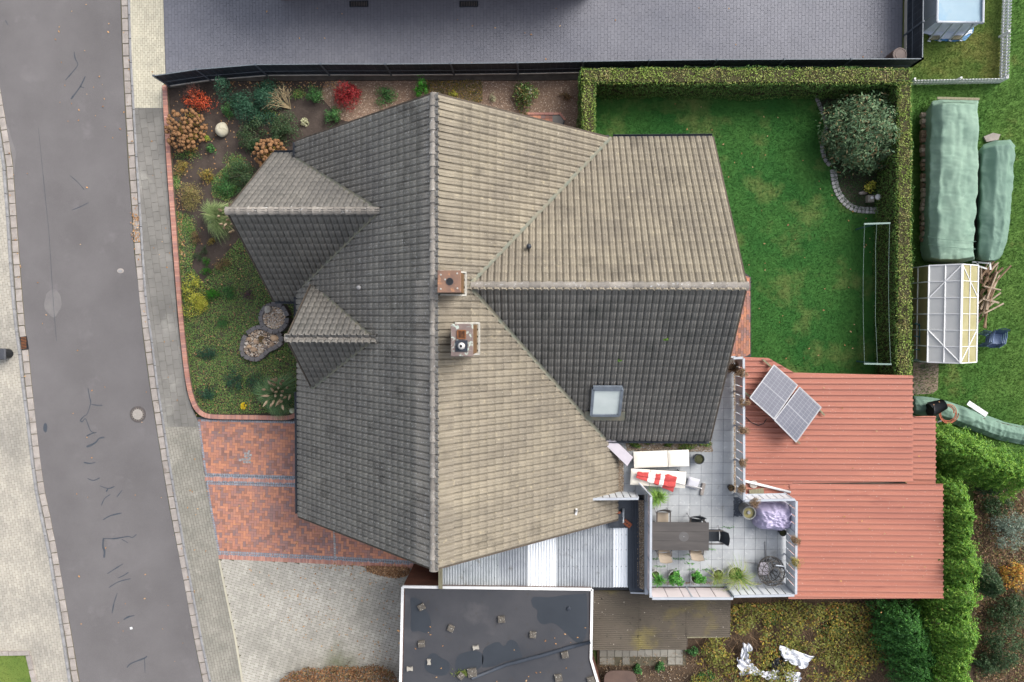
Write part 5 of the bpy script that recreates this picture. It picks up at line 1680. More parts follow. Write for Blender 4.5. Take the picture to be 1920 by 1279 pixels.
MB().tube([P(x, y, ZK + .06) for x, y in ((1398, 782), (1408, 792), (1422, 798), (1432, 794), (1437, 786))], .018, 6).build('cable', m_black, sup)
wb = thing('white_pipe', 'long white pole lying on the red roof by the railing corner', 'pole', P(1440, 915, ZK))
MB().tube([P(1396, 902, ZK + .1), P(1482, 923, ZK + .1)], .05, 10).build('pole_body', m_white, wb, True)
bd = tag(MB().bar(P(1405, 925, ZK + .08), P(1432, 921, ZK + .08), .26, .03).build('weathered_board', m_bat), 'weathered grey board on the red roof behind the short railing', 'board')
dc = tag(MB().lathe(P(1413, 908, ZK + .05), [(.16, 0), (.155, .03), (.14, .035)], 24).build('stone_disc', m_stone), 'round pale stone disc on the red roof under the white pole', 'disc')

# ================================================================ fence along the neighbour's drive
fence_t = [(288, 142), (368, 130), (479, 121), (601, 120), (722, 120), (845, 119), (970, 117.5), (1094, 115), (1218, 113), (1345, 111.5), (1471, 111), (1597, 110.5), (1730, 110)]
FZ = 1.36
m_strip_f = mat('privacy_strip', lin((54, 61, 70), K), lin((42, 48, 57), K), sc=2, rough=.5, rnd=.12)
m_rod = mat('fence_rod', lin((118, 126, 134), K), lin((100, 108, 116), K), sc=4, rough=.5)
m_fpost = mat('fence_post', lin((98, 106, 116), K), lin((82, 90, 100), K), sc=4, rough=.5)
m_plate = mat('base_plate', lin((190, 186, 178), K), lin((168, 164, 158), K), sc=3, rough=.9)
def mesh_fence(label, tops, plate=True, name='privacy_fence'):
    a = [P(x, y, FZ) for x, y in tops]
    t = thing(name, label, 'fence', (a[0].x, a[0].y, 0))
    for p in a:
        MB().box((p.x, p.y, FZ / 2), (.075, .075, FZ + .06)).build('post', m_fpost, t)
    for p, q in zip(a, a[1:]):
        d = (q - p)
        h = math.atan2(d.y, d.x)
        nn = Vector((-d.y, d.x, 0)).normalized()
        pn = MB()
        for z in (.22, .62, FZ - .02):
            pn.bar((p.x, p.y, z), (q.x, q.y, z), .035, .03)
        nv = int(d.length / .25)
        for i in range(1, nv):
            c = p + d * i / nv
            pn.bar((c.x, c.y, .18), (c.x, c.y, FZ), .012, .012)
        po = pn.build('mesh_panel', m_rod, t)
        for k in range(6):
            z = .2 + k * .19
            c = (p + q) / 2
            MB().box((c.x, c.y, z + .09), (d.length - .08, .012, .182), rz=h).build('privacy_strip', m_strip_f, po)
        if plate:
            c = (p + q) / 2
            MB().box((c.x, c.y, .09), (d.length - .05, .05, .16), rz=h).build('base_plate', m_plate, t)
    return t
mesh_fence('long black privacy fence along the blue grey drive', fence_t)
mesh_fence('black privacy fence between blue grey drive and framed pool', [(1730, 110), (1731, 40), (1732, -40), (1733, -110)])
st = MB()
band(st, PX([(316, 162), (350, 157), (395, 149), (502, 147.5), (620, 147), (740, 146.5), (860, 146.5), (975, 146.5), (1090, 145.5)], 0), px2m(11), -.05, .10)
struct(st.build('edging_wall', mat('dark_edging', lin((92, 86, 80), K), lin((70, 66, 62), K), sc=3, rough=.95, bump=.5, bsc=30)))
bar_ = thing('rain_barrel', 'brown lidded rain barrel in the fence corner of the drive', 'barrel', P(1670, 110, .05))
c = P(1687, 102.5, .95)
MB().lathe((c.x, c.y, .05), [(.24, 0), (.29, .3), (.29, .6), (.255, .88)], 24).build('barrel_body', mat('barrel_brown', lin((86, 70, 66), K), lin((70, 58, 56), K), sc=5, rough=.6), bar_, True)
MB().lathe((c.x, c.y, .93), [(.275, 0), (.275, .03), (.24, .035), (.235, .02), (.19, .02), (.18, .035), (.05, .036)], 24).build('lid', mat('barrel_lid', lin((112, 98, 94), K), lin((96, 84, 82), K), sc=5, rough=.55), bar_)
# ================================================================ garden ground
bedp = [(312, 162), (395, 153), (502, 152), (740, 151.5), (975, 151.5), (1090, 150.5), (1090, 262), (900, 300), (640, 700), (557, 790), (380, 780), (364, 765), (356, 745), (350, 700), (338, 600), (330, 500), (322, 400), (316, 320), (312, 250)]
struct(sheet('garden_bed', PX(bedp, 0), m_soil, .02))
gravp = PX([(610, 152), (1090, 151), (1090, 262), (1060, 275), (900, 290), (640, 225), (600, 180)], 0)
struct(sheet('gravel_bed', gravp, m_gravelbed, .026))
stuff(pebbles('gravel', gravp, 9000, .026, .022, mat('bed_pebble', None, cols=[lin(c, K) for c in ((176, 152, 132), (136, 112, 94), (206, 188, 170), (112, 92, 78), (160, 134, 112))], rnd=.15, rough=.95)), 'brownish gravel mulch in the bed north of the house', 'gravel')
# clinker path end in the gravel
cp = struct(sheet('clinker_path', PX([(985, 212), (1052, 212), (1060, 224), (1056, 240), (985, 240)], 0), m_joint_d, .04))
for i in range(9):
    for j in range(3):
        p = P(988 + i * 7.6 if i < 8 else 1047, 219.5 + j * 5.6, .06)
        if 1034 < 988 + i * 7.6:
            continue
        MB().box((p.x, p.y, .05), (px2m(7.2), px2m(5.2), .04), ch=.004).build('clinker_brick', m_brick, cp)
soldier(cp, PX([(985, 214), (1050, 214), (1060, 226)], 0), .1, .2, .07, .05, m_brickedge, 'border_brick', 'border_bricks', 40)
MB().prism(PX([(1036, 217), (1050, 217), (1057, 227), (1054, 234), (1036, 234)], .06), .03, .075).build('slate_slab', m_slab, cp)
# lawns
lawnp = PX([(1116, 176), (1700, 176), (1700, 712), (1300, 712), (1300, 330), (1140, 300), (1112, 262)], 0)
struct(sheet('lawn', lawnp, m_lawn, .01))
stuff(blades('lawn_blades', scatter(lawnp, 130000), .01, .045, m_lawn, w=.009, lean=.7), 'short mown lawn between the hedges', 'grass')
meadp = PX([(1700, 140), (1880, 140), (1880, -300), (2100, -300), (2100, 900), (1700, 900)], 0)
struct(sheet('meadow', meadp, m_lawn2, .001))
stuff(blades('meadow_blades', scatter(PX([(1712, 150), (1895, 150), (1895, -10), (1930, -10), (1930, 900), (1712, 900)], 0), 66000), .01, .07, m_lawn2, w=.011, lean=.6), 'rough bright grass right of the hedge', 'grass')
poolp = PX([(1700, -200), (1886, -200), (1886, 146), (1700, 152)], 0)
struct(sheet('pool_lawn', poolp, m_lawn3, .004))
stuff(blades('pool_lawn_blades', scatter(PX([(1700, -10), (1890, -10), (1890, 148), (1700, 148)], 0), 16000), .01, .05, m_lawn3, w=.01, lean=.7), 'patchy grass round the framed pool', 'grass')
# brick strip along the east gable
es = struct(sheet('gable_path', PX([(1380, 500), (1408, 520), (1408, 668), (1380, 680)], 0), m_joint_d, .02))
gpth = PX([(1370, 510), (1406, 520), (1406, 664), (1370, 680)], 0)
field('clinker_brick', 'clinker_bricks', es, gpth, R(90), bond(gpth, R(90), .22, .11), [rect(.22, .11, .006)], .045, .04, m_brick, nind=120)
# ================================================================ clipped hedge
m_hside = leafmat('hedge_leaf', [(70, 108, 48), (88, 130, 58), (56, 92, 44), (106, 142, 70), (98, 106, 62), (76, 116, 54)], k=1.15)
m_htop = leafmat('clipped_hedge_leaf', [(112, 128, 62), (150, 132, 92), (90, 124, 54), (172, 148, 112), (132, 138, 72), (128, 104, 76), (86, 116, 52), (166, 160, 90)], k=1.05, trans=.15, patch=lin((122, 146, 62), 1.05), psc=1.3)
m_core = mat('hedge_twigs', lin((76, 72, 50), K), lin((60, 58, 42), K), sc=6, rough=1)
HZ = 1.75
hroot = thing('clipped_hedge', 'clipped green hedge with browned top running round the lawn', 'hedge', P(1400, 145, 0))
def hedge_box(a, b, w, z, dens=620):
    """leafy box along a-b"""
    a, b = Vector((a.x, a.y, 0)), Vector((b.x, b.y, 0))
    d = b - a
    L = d.length
    x = d.normalized()
    y = Vector((-x.y, x.x, 0))
    c = MB()
    ins = .09
    c.box(((a + b) / 2) + Vector((0, 0, (z - ins) / 2)), (L - 2 * ins, w - 2 * ins, z - ins), rz=math.atan2(d.y, d.x))
    c.build('twig_core', m_core, hroot)
    A, X, Y = np.array(a), np.array(x), np.array(y)
    def wob(s, t):
        return np.array([.12 * nz(u * 1.1, v * 1.1, 7.7) + .08 * nz(u * 4, v * 4, 1.1) + .06 * nz(u * 11, v * 11, 2.1) for u, v in zip(s, t)])
    nt = int(L * w * dens * 1.2)
    s, t = rng.uniform(0, L, nt), rng.uniform(-w / 2, w / 2, nt)
    zz = z + wob(s, t) - .06 * rng.uniform(0, 1, nt) ** 2 - .10 * (np.abs(t) / (w / 2)) ** 6
    pt = A + X * s[:, None] + Y * t[:, None] + np.column_stack([np.zeros(nt), np.zeros(nt), zz])
    leaves('clipped_top', pt, np.tile([0, 0, 1.0], (nt, 1)), .06, m_htop, hroot, asp=.5, jit=.7, svar=.6)
    P_, N_ = [], []
    for sg in (-1, 1):
        n = int(L * z * dens)
        s, h = rng.uniform(0, L, n), rng.uniform(0, z, n)
        o = w / 2 + wob(s, h + 9 * sg) * .9 - .07 * rng.uniform(0, 1, n) ** 2 + .05 * (1 - h / z)
        P_.append(A + X * s[:, None] + Y * (o * sg)[:, None] + np.column_stack([np.zeros(n), np.zeros(n), h]))
        N_.append(np.tile(Y * sg + np.array([0, 0, .35]), (n, 1)))
    for sg, e in ((-1, 0), (1, L)):
        n = int(w * z * dens)
        t, h = rng.uniform(-w / 2, w / 2, n), rng.uniform(0, z, n)
        o = e + sg * wob(t, h + 30 * sg)
        P_.append(A + X * o[:, None] + Y * t[:, None] + np.column_stack([np.zeros(n), np.zeros(n), h]))
        N_.append(np.tile(X * sg + np.array([0, 0, .35]), (n, 1)))
    leaves('hedge_side', np.concatenate(P_), np.concatenate(N_), .062, m_hside, hroot, asp=.5, jit=.6)
hedge_box(P(1090, 141, HZ), P(1712, 141, HZ), px2m(30, HZ), HZ)
hedge_box(P(1104, 152, HZ), P(1104, 249, HZ), px2m(27, HZ), HZ)
hedge_box(P(1698, 152, HZ), P(1697, 716, HZ), px2m(28, HZ), HZ)
# ================================================================ shrubs
def shrub(name, label, px, py, r, h, m, n=900, ls=.06, asp=.5, ry=None, clumps=18, cr=.4, cat='shrub', stemm=None, z=.02, jit=.6, group=None, dirs=None, lopa=1.0):
    p = P(px, py, h * .5)
    rm = px2m(r, h * .5)
    rym = px2m(ry, h * .5) if ry else rm
    t = thing(name, label, cat, (p.x, p.y, z), 0, group)
    st = MB()
    for k in range(7):
        a = 2 * math.pi * k / 7 + random.random()
        st.tube([(p.x, p.y, z - .03), (p.x + math.cos(a) * rm * .25, p.y + math.sin(a) * rym * .25, z + h * .4), (p.x + math.cos(a) * rm * .6, p.y + math.sin(a) * rym * .6, z + h * .75)], [.02, .014, .006], 5)
    st.build('stem', stemm or m_timber, t)
    q, nn = crown((p.x, p.y, z), rm, rym, h, n, clumps, cr, lopa=lopa)
    leaves('foliage', q, nn, ls, m, t, asp=asp, jit=jit)
    return t
L_dark = leafmat('dark_leaf', [(40, 66, 42), (54, 82, 50), (66, 96, 60), (78, 88, 58), (46, 74, 46)])
L_blue = leafmat('juniper_leaf', [(42, 78, 60), (56, 98, 74), (36, 66, 52), (70, 112, 84)])
L_mid = leafmat('mid_leaf', [(58, 104, 56), (76, 126, 66), (48, 90, 50), (94, 140, 76)])
L_lime = leafmat('lime_leaf', [(130, 150, 52), (164, 178, 62), (104, 132, 50), (186, 192, 80)])
L_yel = leafmat('yellow_leaf', [(190, 186, 66), (160, 168, 60), (206, 196, 88), (130, 148, 58)])
L_red = leafmat('red_leaf', [(150, 34, 44), (120, 28, 38), (176, 52, 56), (98, 26, 34), (160, 60, 50)])
L_orange = leafmat('orange_red_leaf', [(196, 74, 44), (170, 58, 40), (210, 104, 60), (140, 56, 44)])
L_beige = leafmat('beige_green_leaf', [(150, 132, 84), (120, 118, 66), (172, 150, 104), (104, 112, 58), (136, 112, 74)])
L_gold = leafmat('gold_leaf', [(176, 138, 62), (140, 122, 58), (96, 112, 56), (190, 156, 80)])
L_brown = leafmat('brown_leaf', [(126, 98, 72), (150, 120, 86), (100, 84, 60), (116, 108, 66)])
L_purple = leafmat('purple_leaf', [(86, 66, 76), (104, 78, 88), (70, 56, 64), (112, 92, 92)])
L_vivid = leafmat('vivid_leaf', [(44, 110, 24), (58, 132, 30), (36, 92, 22), (74, 148, 44)])
L_pale = leafmat('pale_succulent', [(190, 192, 150), (206, 204, 172), (166, 172, 128)])
L_rhodo = leafmat('rhododendron_leaf', [(92, 126, 90), (114, 148, 106), (74, 108, 78), (136, 160, 116), (62, 92, 66), (140, 118, 84)], k=.85)
L_thuja = leafmat('thuja_leaf', [(72, 116, 36), (104, 146, 50), (50, 90, 32), (132, 164, 66), (62, 104, 36), (92, 132, 44)], k=1.3)
L_thujad = leafmat('thuja_dark_leaf', [(54, 104, 44), (70, 124, 54), (44, 88, 38), (86, 138, 60)])  # deeper green foliage of the bushy thuja group below the carport
S = [
    ('barberry_shrub', 'orange red leaved shrub behind the dried hydrangea at the fence', 370, 188, 28, .7, L_orange, 1100, .055, .6, 20),
    ('dwarf_conifer', 'blue green upright dwarf conifer right under the black fence', 418, 166, 15, 1.1, L_blue, 1200, .07, .3, 21),
    ('juniper_shrub', 'large spreading dark blue green juniper in the corner bed', 480, 196, 50, .8, L_blue, 6500, .09, .25, 46),
    ('round_shrub', 'small light green round shrub left of the spreading juniper', 430, 205, 15, .5, L_mid, 900, .05, .5, 15),
    ('round_shrub', 'bright green round shrub between bare shrub and red maple', 589, 178, 17, .6, L_mid, 1100, .055, .5, 18),
    ('red_maple', 'crimson red dwarf maple in the gravel bed', 650, 180, 26, 1.0, L_red, 2200, .07, .4, 28),
    ('round_shrub', 'green shrub below left of the crimson maple', 622, 218, 18, .55, L_mid, 1100, .055, .5, 17),
    ('broadleaf_shrub', 'dark green shrub left of the smaller dried hydrangea', 469, 252, 29, .8, L_dark, 2300, .065, .5, 31),
    ('broadleaf_shrub', 'dark green brown tinged shrub at the roof corner', 533, 243, 29, .8, L_dark, 2300, .065, .5, 28),
    ('leafy_perennial', 'small fresh green perennial below the white boulder', 395, 279, 10, .25, L_mid, 300, .06, .5, 9),
    ('leafy_perennial', 'tiny yellow green perennial left of the white boulder', 388, 260, 6, .2, L_lime, 160, .05, .5, 6),
    ('leafy_perennial', 'pale grey green succulent above the tiled roof edge', 570, 230, 8, .2, L_pale, 160, .08, .5, 8),
    ('heather_shrub', 'olive green shrub below the big dried hydrangea by the brick edge', 341, 313, 15, .4, L_gold, 700, .045, .4, 16),
    ('heather_shrub', 'yellow flowering shrub above the west gable tip', 388, 328, 14, .45, L_gold, 700, .05, .5, 15),
    ('clipped_shrub', 'round clipped shrub with straw coloured top beside the brick edge', 355, 367, 25, .7, L_beige, 2200, .05, .45, 25),
    ('broadleaf_shrub', 'dark green shrub half under the west gable roof', 452, 326, 30, .8, L_dark, 2300, .06, .5, 28),
    ('broadleaf_shrub', 'mid green low shrub left of the west gable roof', 424, 348, 26, .5, L_mid, 1700, .05, .5, 26),
    ('heather_shrub', 'brownish round heather below the upper pampas grass', 367, 444, 12, .35, L_brown, 500, .045, .4, 14),
    ('heather_shrub', 'small olive heather right of the brownish one', 397, 453, 8, .3, L_gold, 260, .045, .4, 8),
    ('dwarf_pine', 'small dark green dwarf pine, topmost of four in the soil patch', 383, 469, 8, .25, L_dark, 260, .05, .3, 8),
    ('dwarf_pine', 'small dark green dwarf pine, second of four in the soil patch', 372, 482, 9, .25, L_dark, 300, .05, .3, 9),
    ('dwarf_pine', 'small green dwarf pine, third of four in the soil patch', 386, 491, 8, .25, L_vivid, 260, .05, .3, 8),
    ('dwarf_pine', 'small green dwarf pine, lowest of four in the soil patch', 386, 509, 11, .25, L_vivid, 380, .05, .3, 8),
    ('heather_shrub', 'brown tinged shrub right of the dwarf pines', 414, 494, 16, .4, L_brown, 700, .045, .4, 14),
    ('golden_shrub', 'large yellow green shrub against the brick edge', 360, 553, 28, .6, L_yel, 2400, .055, .5, 34),
    ('box_ball', 'vivid green clipped ball beside the yellow green shrub', 397, 553, 12, .4, L_vivid, 1500, .035, .5, 12),
    ('leafy_perennial', 'light green leafy perennial right of the vivid green ball', 424, 548, 17, .35, L_mid, 800, .05, .5, 14),
    ('purple_heather', 'dull purple round heather left of the round stone planter', 465, 553, 12, .35, L_purple, 600, .045, .35, 12),
    ('leafy_perennial', 'fresh green perennial below the vivid green ball', 416, 604, 13, .3, L_mid, 500, .05, .5, 13),
    ('juniper_shrub', 'low blue green juniper mound by the brick edge below the planters', 393, 662, 20, .3, L_blue, 1000, .06, .3, 16),
    ('juniper_shrub', 'low blue green juniper mound left of the lower pampas grass', 440, 715, 22, .35, L_blue, 1200, .06, .3, 22),
    ('juniper_shrub', 'low blue green juniper mound in the lower left bed corner', 388, 738, 19, .3, L_blue, 900, .06, .3, 17),
    ('juniper_shrub', 'grey green mound between juniper and lower pampas grass', 478, 718, 20, .35, L_blue, 900, .06, .3, 26),
    ('yellow_flower_clump', 'clump of bright yellow flowers above the brick drive', 457, 761, 7, .25, leafmat('yellow_petal', [(236, 206, 30), (246, 222, 60), (220, 186, 30)]), 340, .04, .7, 7),
    ('leafy_perennial', 'grey green leafy perennial in the gravel below the fence', 722, 180, 21, .4, L_mid, 900, .07, .35, 20),
    ('dwarf_conifer', 'bright green upright dwarf conifer left of the roof ridge tip', 790, 166, 15, .9, L_vivid, 1200, .06, .35, 16),
    ('glossy_shrub', 'glossy leaved shrub with reddish leaves in the gravel bed', 985, 178, 24, .7, leafmat('glossy_leaf', [(70, 100, 52), (96, 130, 68), (54, 84, 46), (140, 112, 72), (112, 146, 84)], rough=.3), 1100, .09, .5, 27),
    ('yellow_perennial', 'yellow perennial clump beside the ridge tip', 849, 176, 8, .25, L_yel, 260, .05, .5, 7),
    ('lavender_clump', 'whitish grey clump left of the glossy shrub', 924, 184, 7, .25, L_pale, 220, .05, .3, 7),
    ('withered_shrub', 'dark withered plant left of the hedge end in the gravel', 1060, 182, 11, .25, L_brown, 320, .06, .35, 9),
]
for nm, lb, x, y, r, h, m, n, ls, asp, ry in S:
    shrub(nm, lb, x, y, r * 1.1, h, m, int(n * 1.15), ls, asp, ry * 1.1)
# twiggy crown of the barberry, bare shrub
def twigs(mb, p, r, h, n, spread=1.0, r0=.012):
    for k in range(n):
        a = random.uniform(0, 6.283)
        d = random.uniform(.2, 1) ** .6
        q = p + Vector((math.cos(a) * r * d, math.sin(a) * r * d, h * random.uniform(.7, 1.0) * (1.1 - .35 * d)))
        mid = p.lerp(q, .55) + Vector((random.gauss(0, .04), random.gauss(0, .04), .08))
        mb.tube([p + Vector((random.gauss(0, .02), random.gauss(0, .02), 0)), mid, q], [r0, r0 * .7, r0 * .3], 4)
        for j in range(3):
            e = mid.lerp(q, random.random()) + Vector((0, 0, 0))
            f = e + Vector((random.gauss(0, r * .22), random.gauss(0, r * .22), random.uniform(.02, .12)))
            mb.tube([e, f], [r0 * .45, r0 * .2], 3)
m_twig = mat('pale_twig', lin((184, 168, 132), K), lin((156, 138, 108), K), sc=9, rough=.9)
m_twigd = mat('brown_twig', lin((134, 108, 88), K), lin((108, 86, 72), K), sc=9, rough=.9)
tw = MB()
p = P(545, 204, 0)
for k in range(9):
    a = R(85 + k * 11 + random.uniform(-5, 5))
    e = p + Vector((math.cos(a) * .75, math.sin(a) * .62, .55 + .05 * random.random()))
    m1 = p.lerp(e, .45) + Vector((0, 0, .05))
    tw.tube([p, m1, e], [.026, .018, .006], 5)
    for j in range(9):
        s = m1.lerp(e, random.uniform(0, .95))
        b2 = a + random.choice((-1, 1)) * random.uniform(.3, .9)
        l = random.uniform(.12, .32)
        e2 = s + Vector((math.cos(b2) * l, math.sin(b2) * l, .05))
        tw.tube([s, e2], [.01, .004], 4)
        for _ in range(2):
            s3 = s.lerp(e2, random.uniform(.4, 1))
            b3 = b2 + random.uniform(-.8, .8)
            tw.tube([s3, s3 + Vector((math.cos(b3) * .12, math.sin(b3) * .12, .02))], [.005, .002], 3)
bs_ = thing('bare_shrub', 'leafless pale branched shrub over the juniper in the corner bed', 'shrub', p)
tw.build('branches', m_twig, bs_)
MB().tube([p - Vector((0, 0, .05)), p + Vector((0, 0, .05))], [.035, .028], 6).build('stump', m_twig, bs_)
tw = MB()
twigs(tw, P(372, 178, 0), .42, .7, 40)
bb = thing('twiggy_shrub', 'mass of bare reddish twigs above the orange shrub', 'shrub', P(372, 178, 0))
tw.build('twig_mass', mat('reddish_twig', lin((150, 112, 100), K), lin((120, 84, 76), K), sc=9), bb)
# dried hydrangeas: brown flower heads on stems
m_hyd = mat('dried_bloom', lin((166, 126, 90), .75), lin((126, 92, 62), .75), sc=30, rough=.95, rnd=.14, bump=.8, bsc=45, spots=[(lin((112, 80, 54), K), 45, .56, .12, 3)])
bl_ = MB()
nb = 14
def ball(u, v):
    th, ph = u * 2 * math.pi, v * math.pi
    d = Vector((math.sin(ph) * math.cos(th), math.sin(ph) * math.sin(th), math.cos(ph)))
    return d * (1 + .14 * mnoise.noise(d * 4.0) + .08 * mnoise.noise(d * 9.0))
bl_.grid(ball, 12, 8)
hyd_me = bl_.mesh('flower_head', m_hyd, False)
L_hyd = leafmat('dried_leaf', [(150, 112, 66), (176, 138, 84), (120, 92, 56), (160, 140, 60), (104, 104, 56)])
for lb, x, y, r, ry, n in (('big dried brown hydrangea by the brick edge', 344, 241, 40, 43, 95), ('smaller dried brown hydrangea at the west gable corner', 503, 286, 30, 28, 55)):
    c = P(x, y, .7)
    t = thing('dried_hydrangea', lb, 'shrub', (c.x, c.y, .02), 0, 'dried hydrangeas')
    st = MB()
    rm, rym = px2m(r, .7), px2m(ry, .7)
    placed = []
    tries = 0
    while len(placed) < n and tries < 4000:
        tries += 1
        a, d = random.uniform(0, 6.283), random.random() ** .5
        q = Vector((c.x + math.cos(a) * d * rm, c.y + math.sin(a) * d * rym, .5 + .5 * (1 - d * d) + random.uniform(-.08, .08)))
        s = random.uniform(.062, .1)
        if any((q - w).length < (s + ws) * .72 for w, ws in placed):
            continue
        placed.append((q, s))
        o = bpy.data.objects.new('flower_head', hyd_me)
        COL.objects.link(o)
        o.parent = t
        o.matrix_parent_inverse = Matrix.Translation(-t.location)
        o.matrix_basis = Matrix.Translation(q) @ Matrix.Rotation(random.uniform(0, 6), 4, 'Z') @ Matrix.Rotation(random.uniform(-.6, .6), 4, 'X') @ Matrix.Diagonal((s, s, s * .85, 1))
        st.tube([(c.x + (q.x - c.x) * .2, c.y + (q.y - c.y) * .2, .0), (q.x, q.y, q.z - s * .5)], [.012, .006], 4)
    st.build('stems', m_twigd, t)
    q, nn = crown((c.x, c.y, .02), rm * .95, rym * .95, .6, 900, 16)
    leaves('dry_leaves', q, nn, .1, L_hyd, t, asp=.55)
# boulder
bo = MB()
c = P(416, 243, .18)
bo.grid(lambda u, v: c + Vector((.27 * math.cos(u * 6.2832) * math.sin(v * math.pi) * (1 + .18 * nz(math.cos(u * 6.28) * 1.4, math.sin(u * 6.28) * 1.4, v * 2)), 0, 0)) + Vector((0, .31 * math.sin(u * 6.2832) * math.sin(v * math.pi) * (1 + .15 * nz(math.cos(u * 6.28), math.sin(u * 6.28), 3 + v)), .22 * math.cos(v * math.pi) + .03 * nz(u * 4, v * 3, 6))), 22, 14)
bo_o = bo.build('boulder', mat('pale_boulder', lin((206, 200, 180), K), lin((180, 174, 154), K), sc=4, rough=.9, bump=.3, bsc=20, spots=[(lin((150, 144, 124), K), 6, .6, .12, 4)]), None, True)
bo_o.rotation_euler = (0, 0, 0)
tag(bo_o, 'large smooth whitish boulder on the bare soil', 'boulder')
# ground cover of the front garden
gc = PX([(330, 395), (352, 400), (372, 440), (362, 500), (380, 530), (455, 440), (500, 470), (557, 570), (557, 775), (385, 776), (366, 762), (356, 735), (350, 700), (340, 600), (332, 500)], 0)
q = scatter(gc, 42000)
zz = .03 + .09 * np.array([max(0, .5 + nz(a * 1.1, b * 1.1, 5)) for a, b in q]) * rng.uniform(.2, 1, len(q))
stuff(leaves('ground_cover', np.column_stack([q, zz]), np.tile([0, 0, 1.], (len(q), 1)), .05, m_cover, asp=.6), 'low green ground cover carpeting the front garden', 'ground cover')
gc2 = PX([(800, 152), (905, 152), (905, 190), (880, 205), (825, 190), (800, 175)], 0)
q = scatter(gc2, 3500)
stuff(leaves('heath_carpet', np.column_stack([q, .03 + rng.uniform(0, .12, len(q))]), np.tile([0, 0, 1.], (len(q), 1)), .045, leafmat('heath_leaf', [(66, 86, 46), (92, 104, 54), (52, 72, 42), (180, 150, 50), (104, 84, 60)])), 'dark heath carpet with yellow bits behind the ridge tip', 'ground cover')
gc3 = PX([(398, 335), (440, 300), (470, 310), (430, 380), (400, 370)], 0)
q = scatter(gc3, 3000)
stuff(leaves('ground_cover_patch', np.column_stack([q, .03 + rng.uniform(0, .1, len(q))]), np.tile([0, 0, 1.], (len(q), 1)), .05, m_cover), 'green ground cover left of the west gable', 'ground cover')
for i_, (x_, y_, rx_, ry_) in enumerate(((350, 290, 22, 10), (440, 300, 18, 12), (355, 425, 14, 22), (560, 175, 14, 10), (505, 215, 16, 10), (330, 340, 8, 18))):
    q = np.array([P(x_ + rng.normal(0, rx_ * .5), y_ + rng.normal(0, ry_ * .5), .03 + .08 * rng.uniform())[:] for _ in range(420)])
    stuff(leaves('creeping_cover', q, np.tile([0, 0, 1.], (len(q), 1)), .055, m_cover), 'creeping green patch on the bare soil of the front bed', 'ground cover')
# brick edging of the front garden
eg = [(308, 160), (310, 205), (313, 250), (317, 320), (323, 400), (330.5, 500), (338.5, 600), (347, 680), (353.5, 725), (360, 750), (369, 768), (384, 779), (410, 782), (480, 783), (530, 784), (548, 781), (558, 774)]
edge = struct(sheet('garden_edging', PX([(306, 160), (312, 160), (312, 164), (306, 164)], .02), m_joint))
eb = MB()
band(eb, PX(smooth_line(eg, 3), .2), px2m(8.5), 0, .2)
eb.build('mortar_bed', m_joint, edge)
soldier(edge, PX(smooth_line(eg, 3), .24), px2m(8.6, .24), .075, .235, .06, m_brickedge, 'edging_brick', 'edging_bricks', 300)
# round stone planters
m_ring = mat('planter_stone', lin((124, 120, 120), K), lin((100, 98, 100), K), sc=6, rough=.9, rnd=.08, bump=.3)
m_peb = mat('planter_pebble', None, cols=[lin(c, K) for c in ((198, 188, 172), (160, 144, 128), (222, 214, 204), (142, 124, 108), (188, 160, 132), (120, 110, 104))], rnd=.12, rough=.8)
def planter(label, ctr, zt):
    """ring of stones following ctr (pixel outline of the ring's middle line) topped at zt"""
    pts = PX(ctr, zt)
    c = sum(pts, Vector()) / len(pts)
    t = thing('stone_planter', label, 'planter', (c.x, c.y, 0))
    pts = pts + pts[:1]
    mb = piece_mb(rect(.24, .19, .012), zt, .012)
    for p, h in along(pts, .235):
        o = mb.build('ring_stone', m_ring, t)
        o.matrix_basis = Matrix.Translation((p.x, p.y, zt + random.uniform(-.006, .006))) @ Matrix.Rotation(h + random.gauss(0, .02), 4, 'Z')
        o.matrix_parent_inverse = Matrix.Translation(-t.location)
    inn = [c + (p - c) * (1 - .1 / (p - c).length) for p in pts[:-1]]
    sheet('planter_soil', inn, m_soil, zt - .05, t)
    stuff(pebbles('pebble_fill', inn, 700, zt - .05, .03, m_peb, t, flat=.7))
    return t, c, inn
t, c, inn = planter('circular stone ring planter filled with pebbles by the gables', [(513 + 25 * math.cos(a), 596 + 25.5 * math.sin(a)) for a in [2 * math.pi * k / 24 for k in range(24)]], .42)
p = P(503, 580, .42)
MB().lathe((p.x, p.y, .38), [(.1, 0), (.17, .06), (.13, .13), (.03, .17)], 12, jit=.12).build('white_stone', m_bpale, t)
ctr = smooth_line([(462, 625), (476, 616), (490, 614), (508, 621), (522, 625), (527, 638), (521, 648), (503, 657), (492, 667), (480, 674), (462, 670), (453, 660), (455, 640), (462, 625)], 3)[:-1]
t, c, inn = planter('kidney shaped low stone planter of pebbles below the round one', ctr, .3)
for (x, y, r) in ((514, 634, 8), (466, 636, 5), (475, 656, 6), (467, 650, 5), (498, 651, 5), (480, 642, 5), (509, 646, 5), (462, 644, 4), (488, 660, 5)):
    p = P(x, y, .3)
    MB().lathe((p.x, p.y, .25), [(px2m(r) * .8, 0), (px2m(r), .04), (px2m(r) * .6, .09), (.01, .1)], 10, jit=.12, sy=.75).build('large_pebble', m_peb, t)
p = P(489, 637, .3)
pt, nn = crown((p.x, p.y, .26), .17, .19, .09, 300, 8)
leaves('dark_plant', pt, nn, .05, L_brown, t)
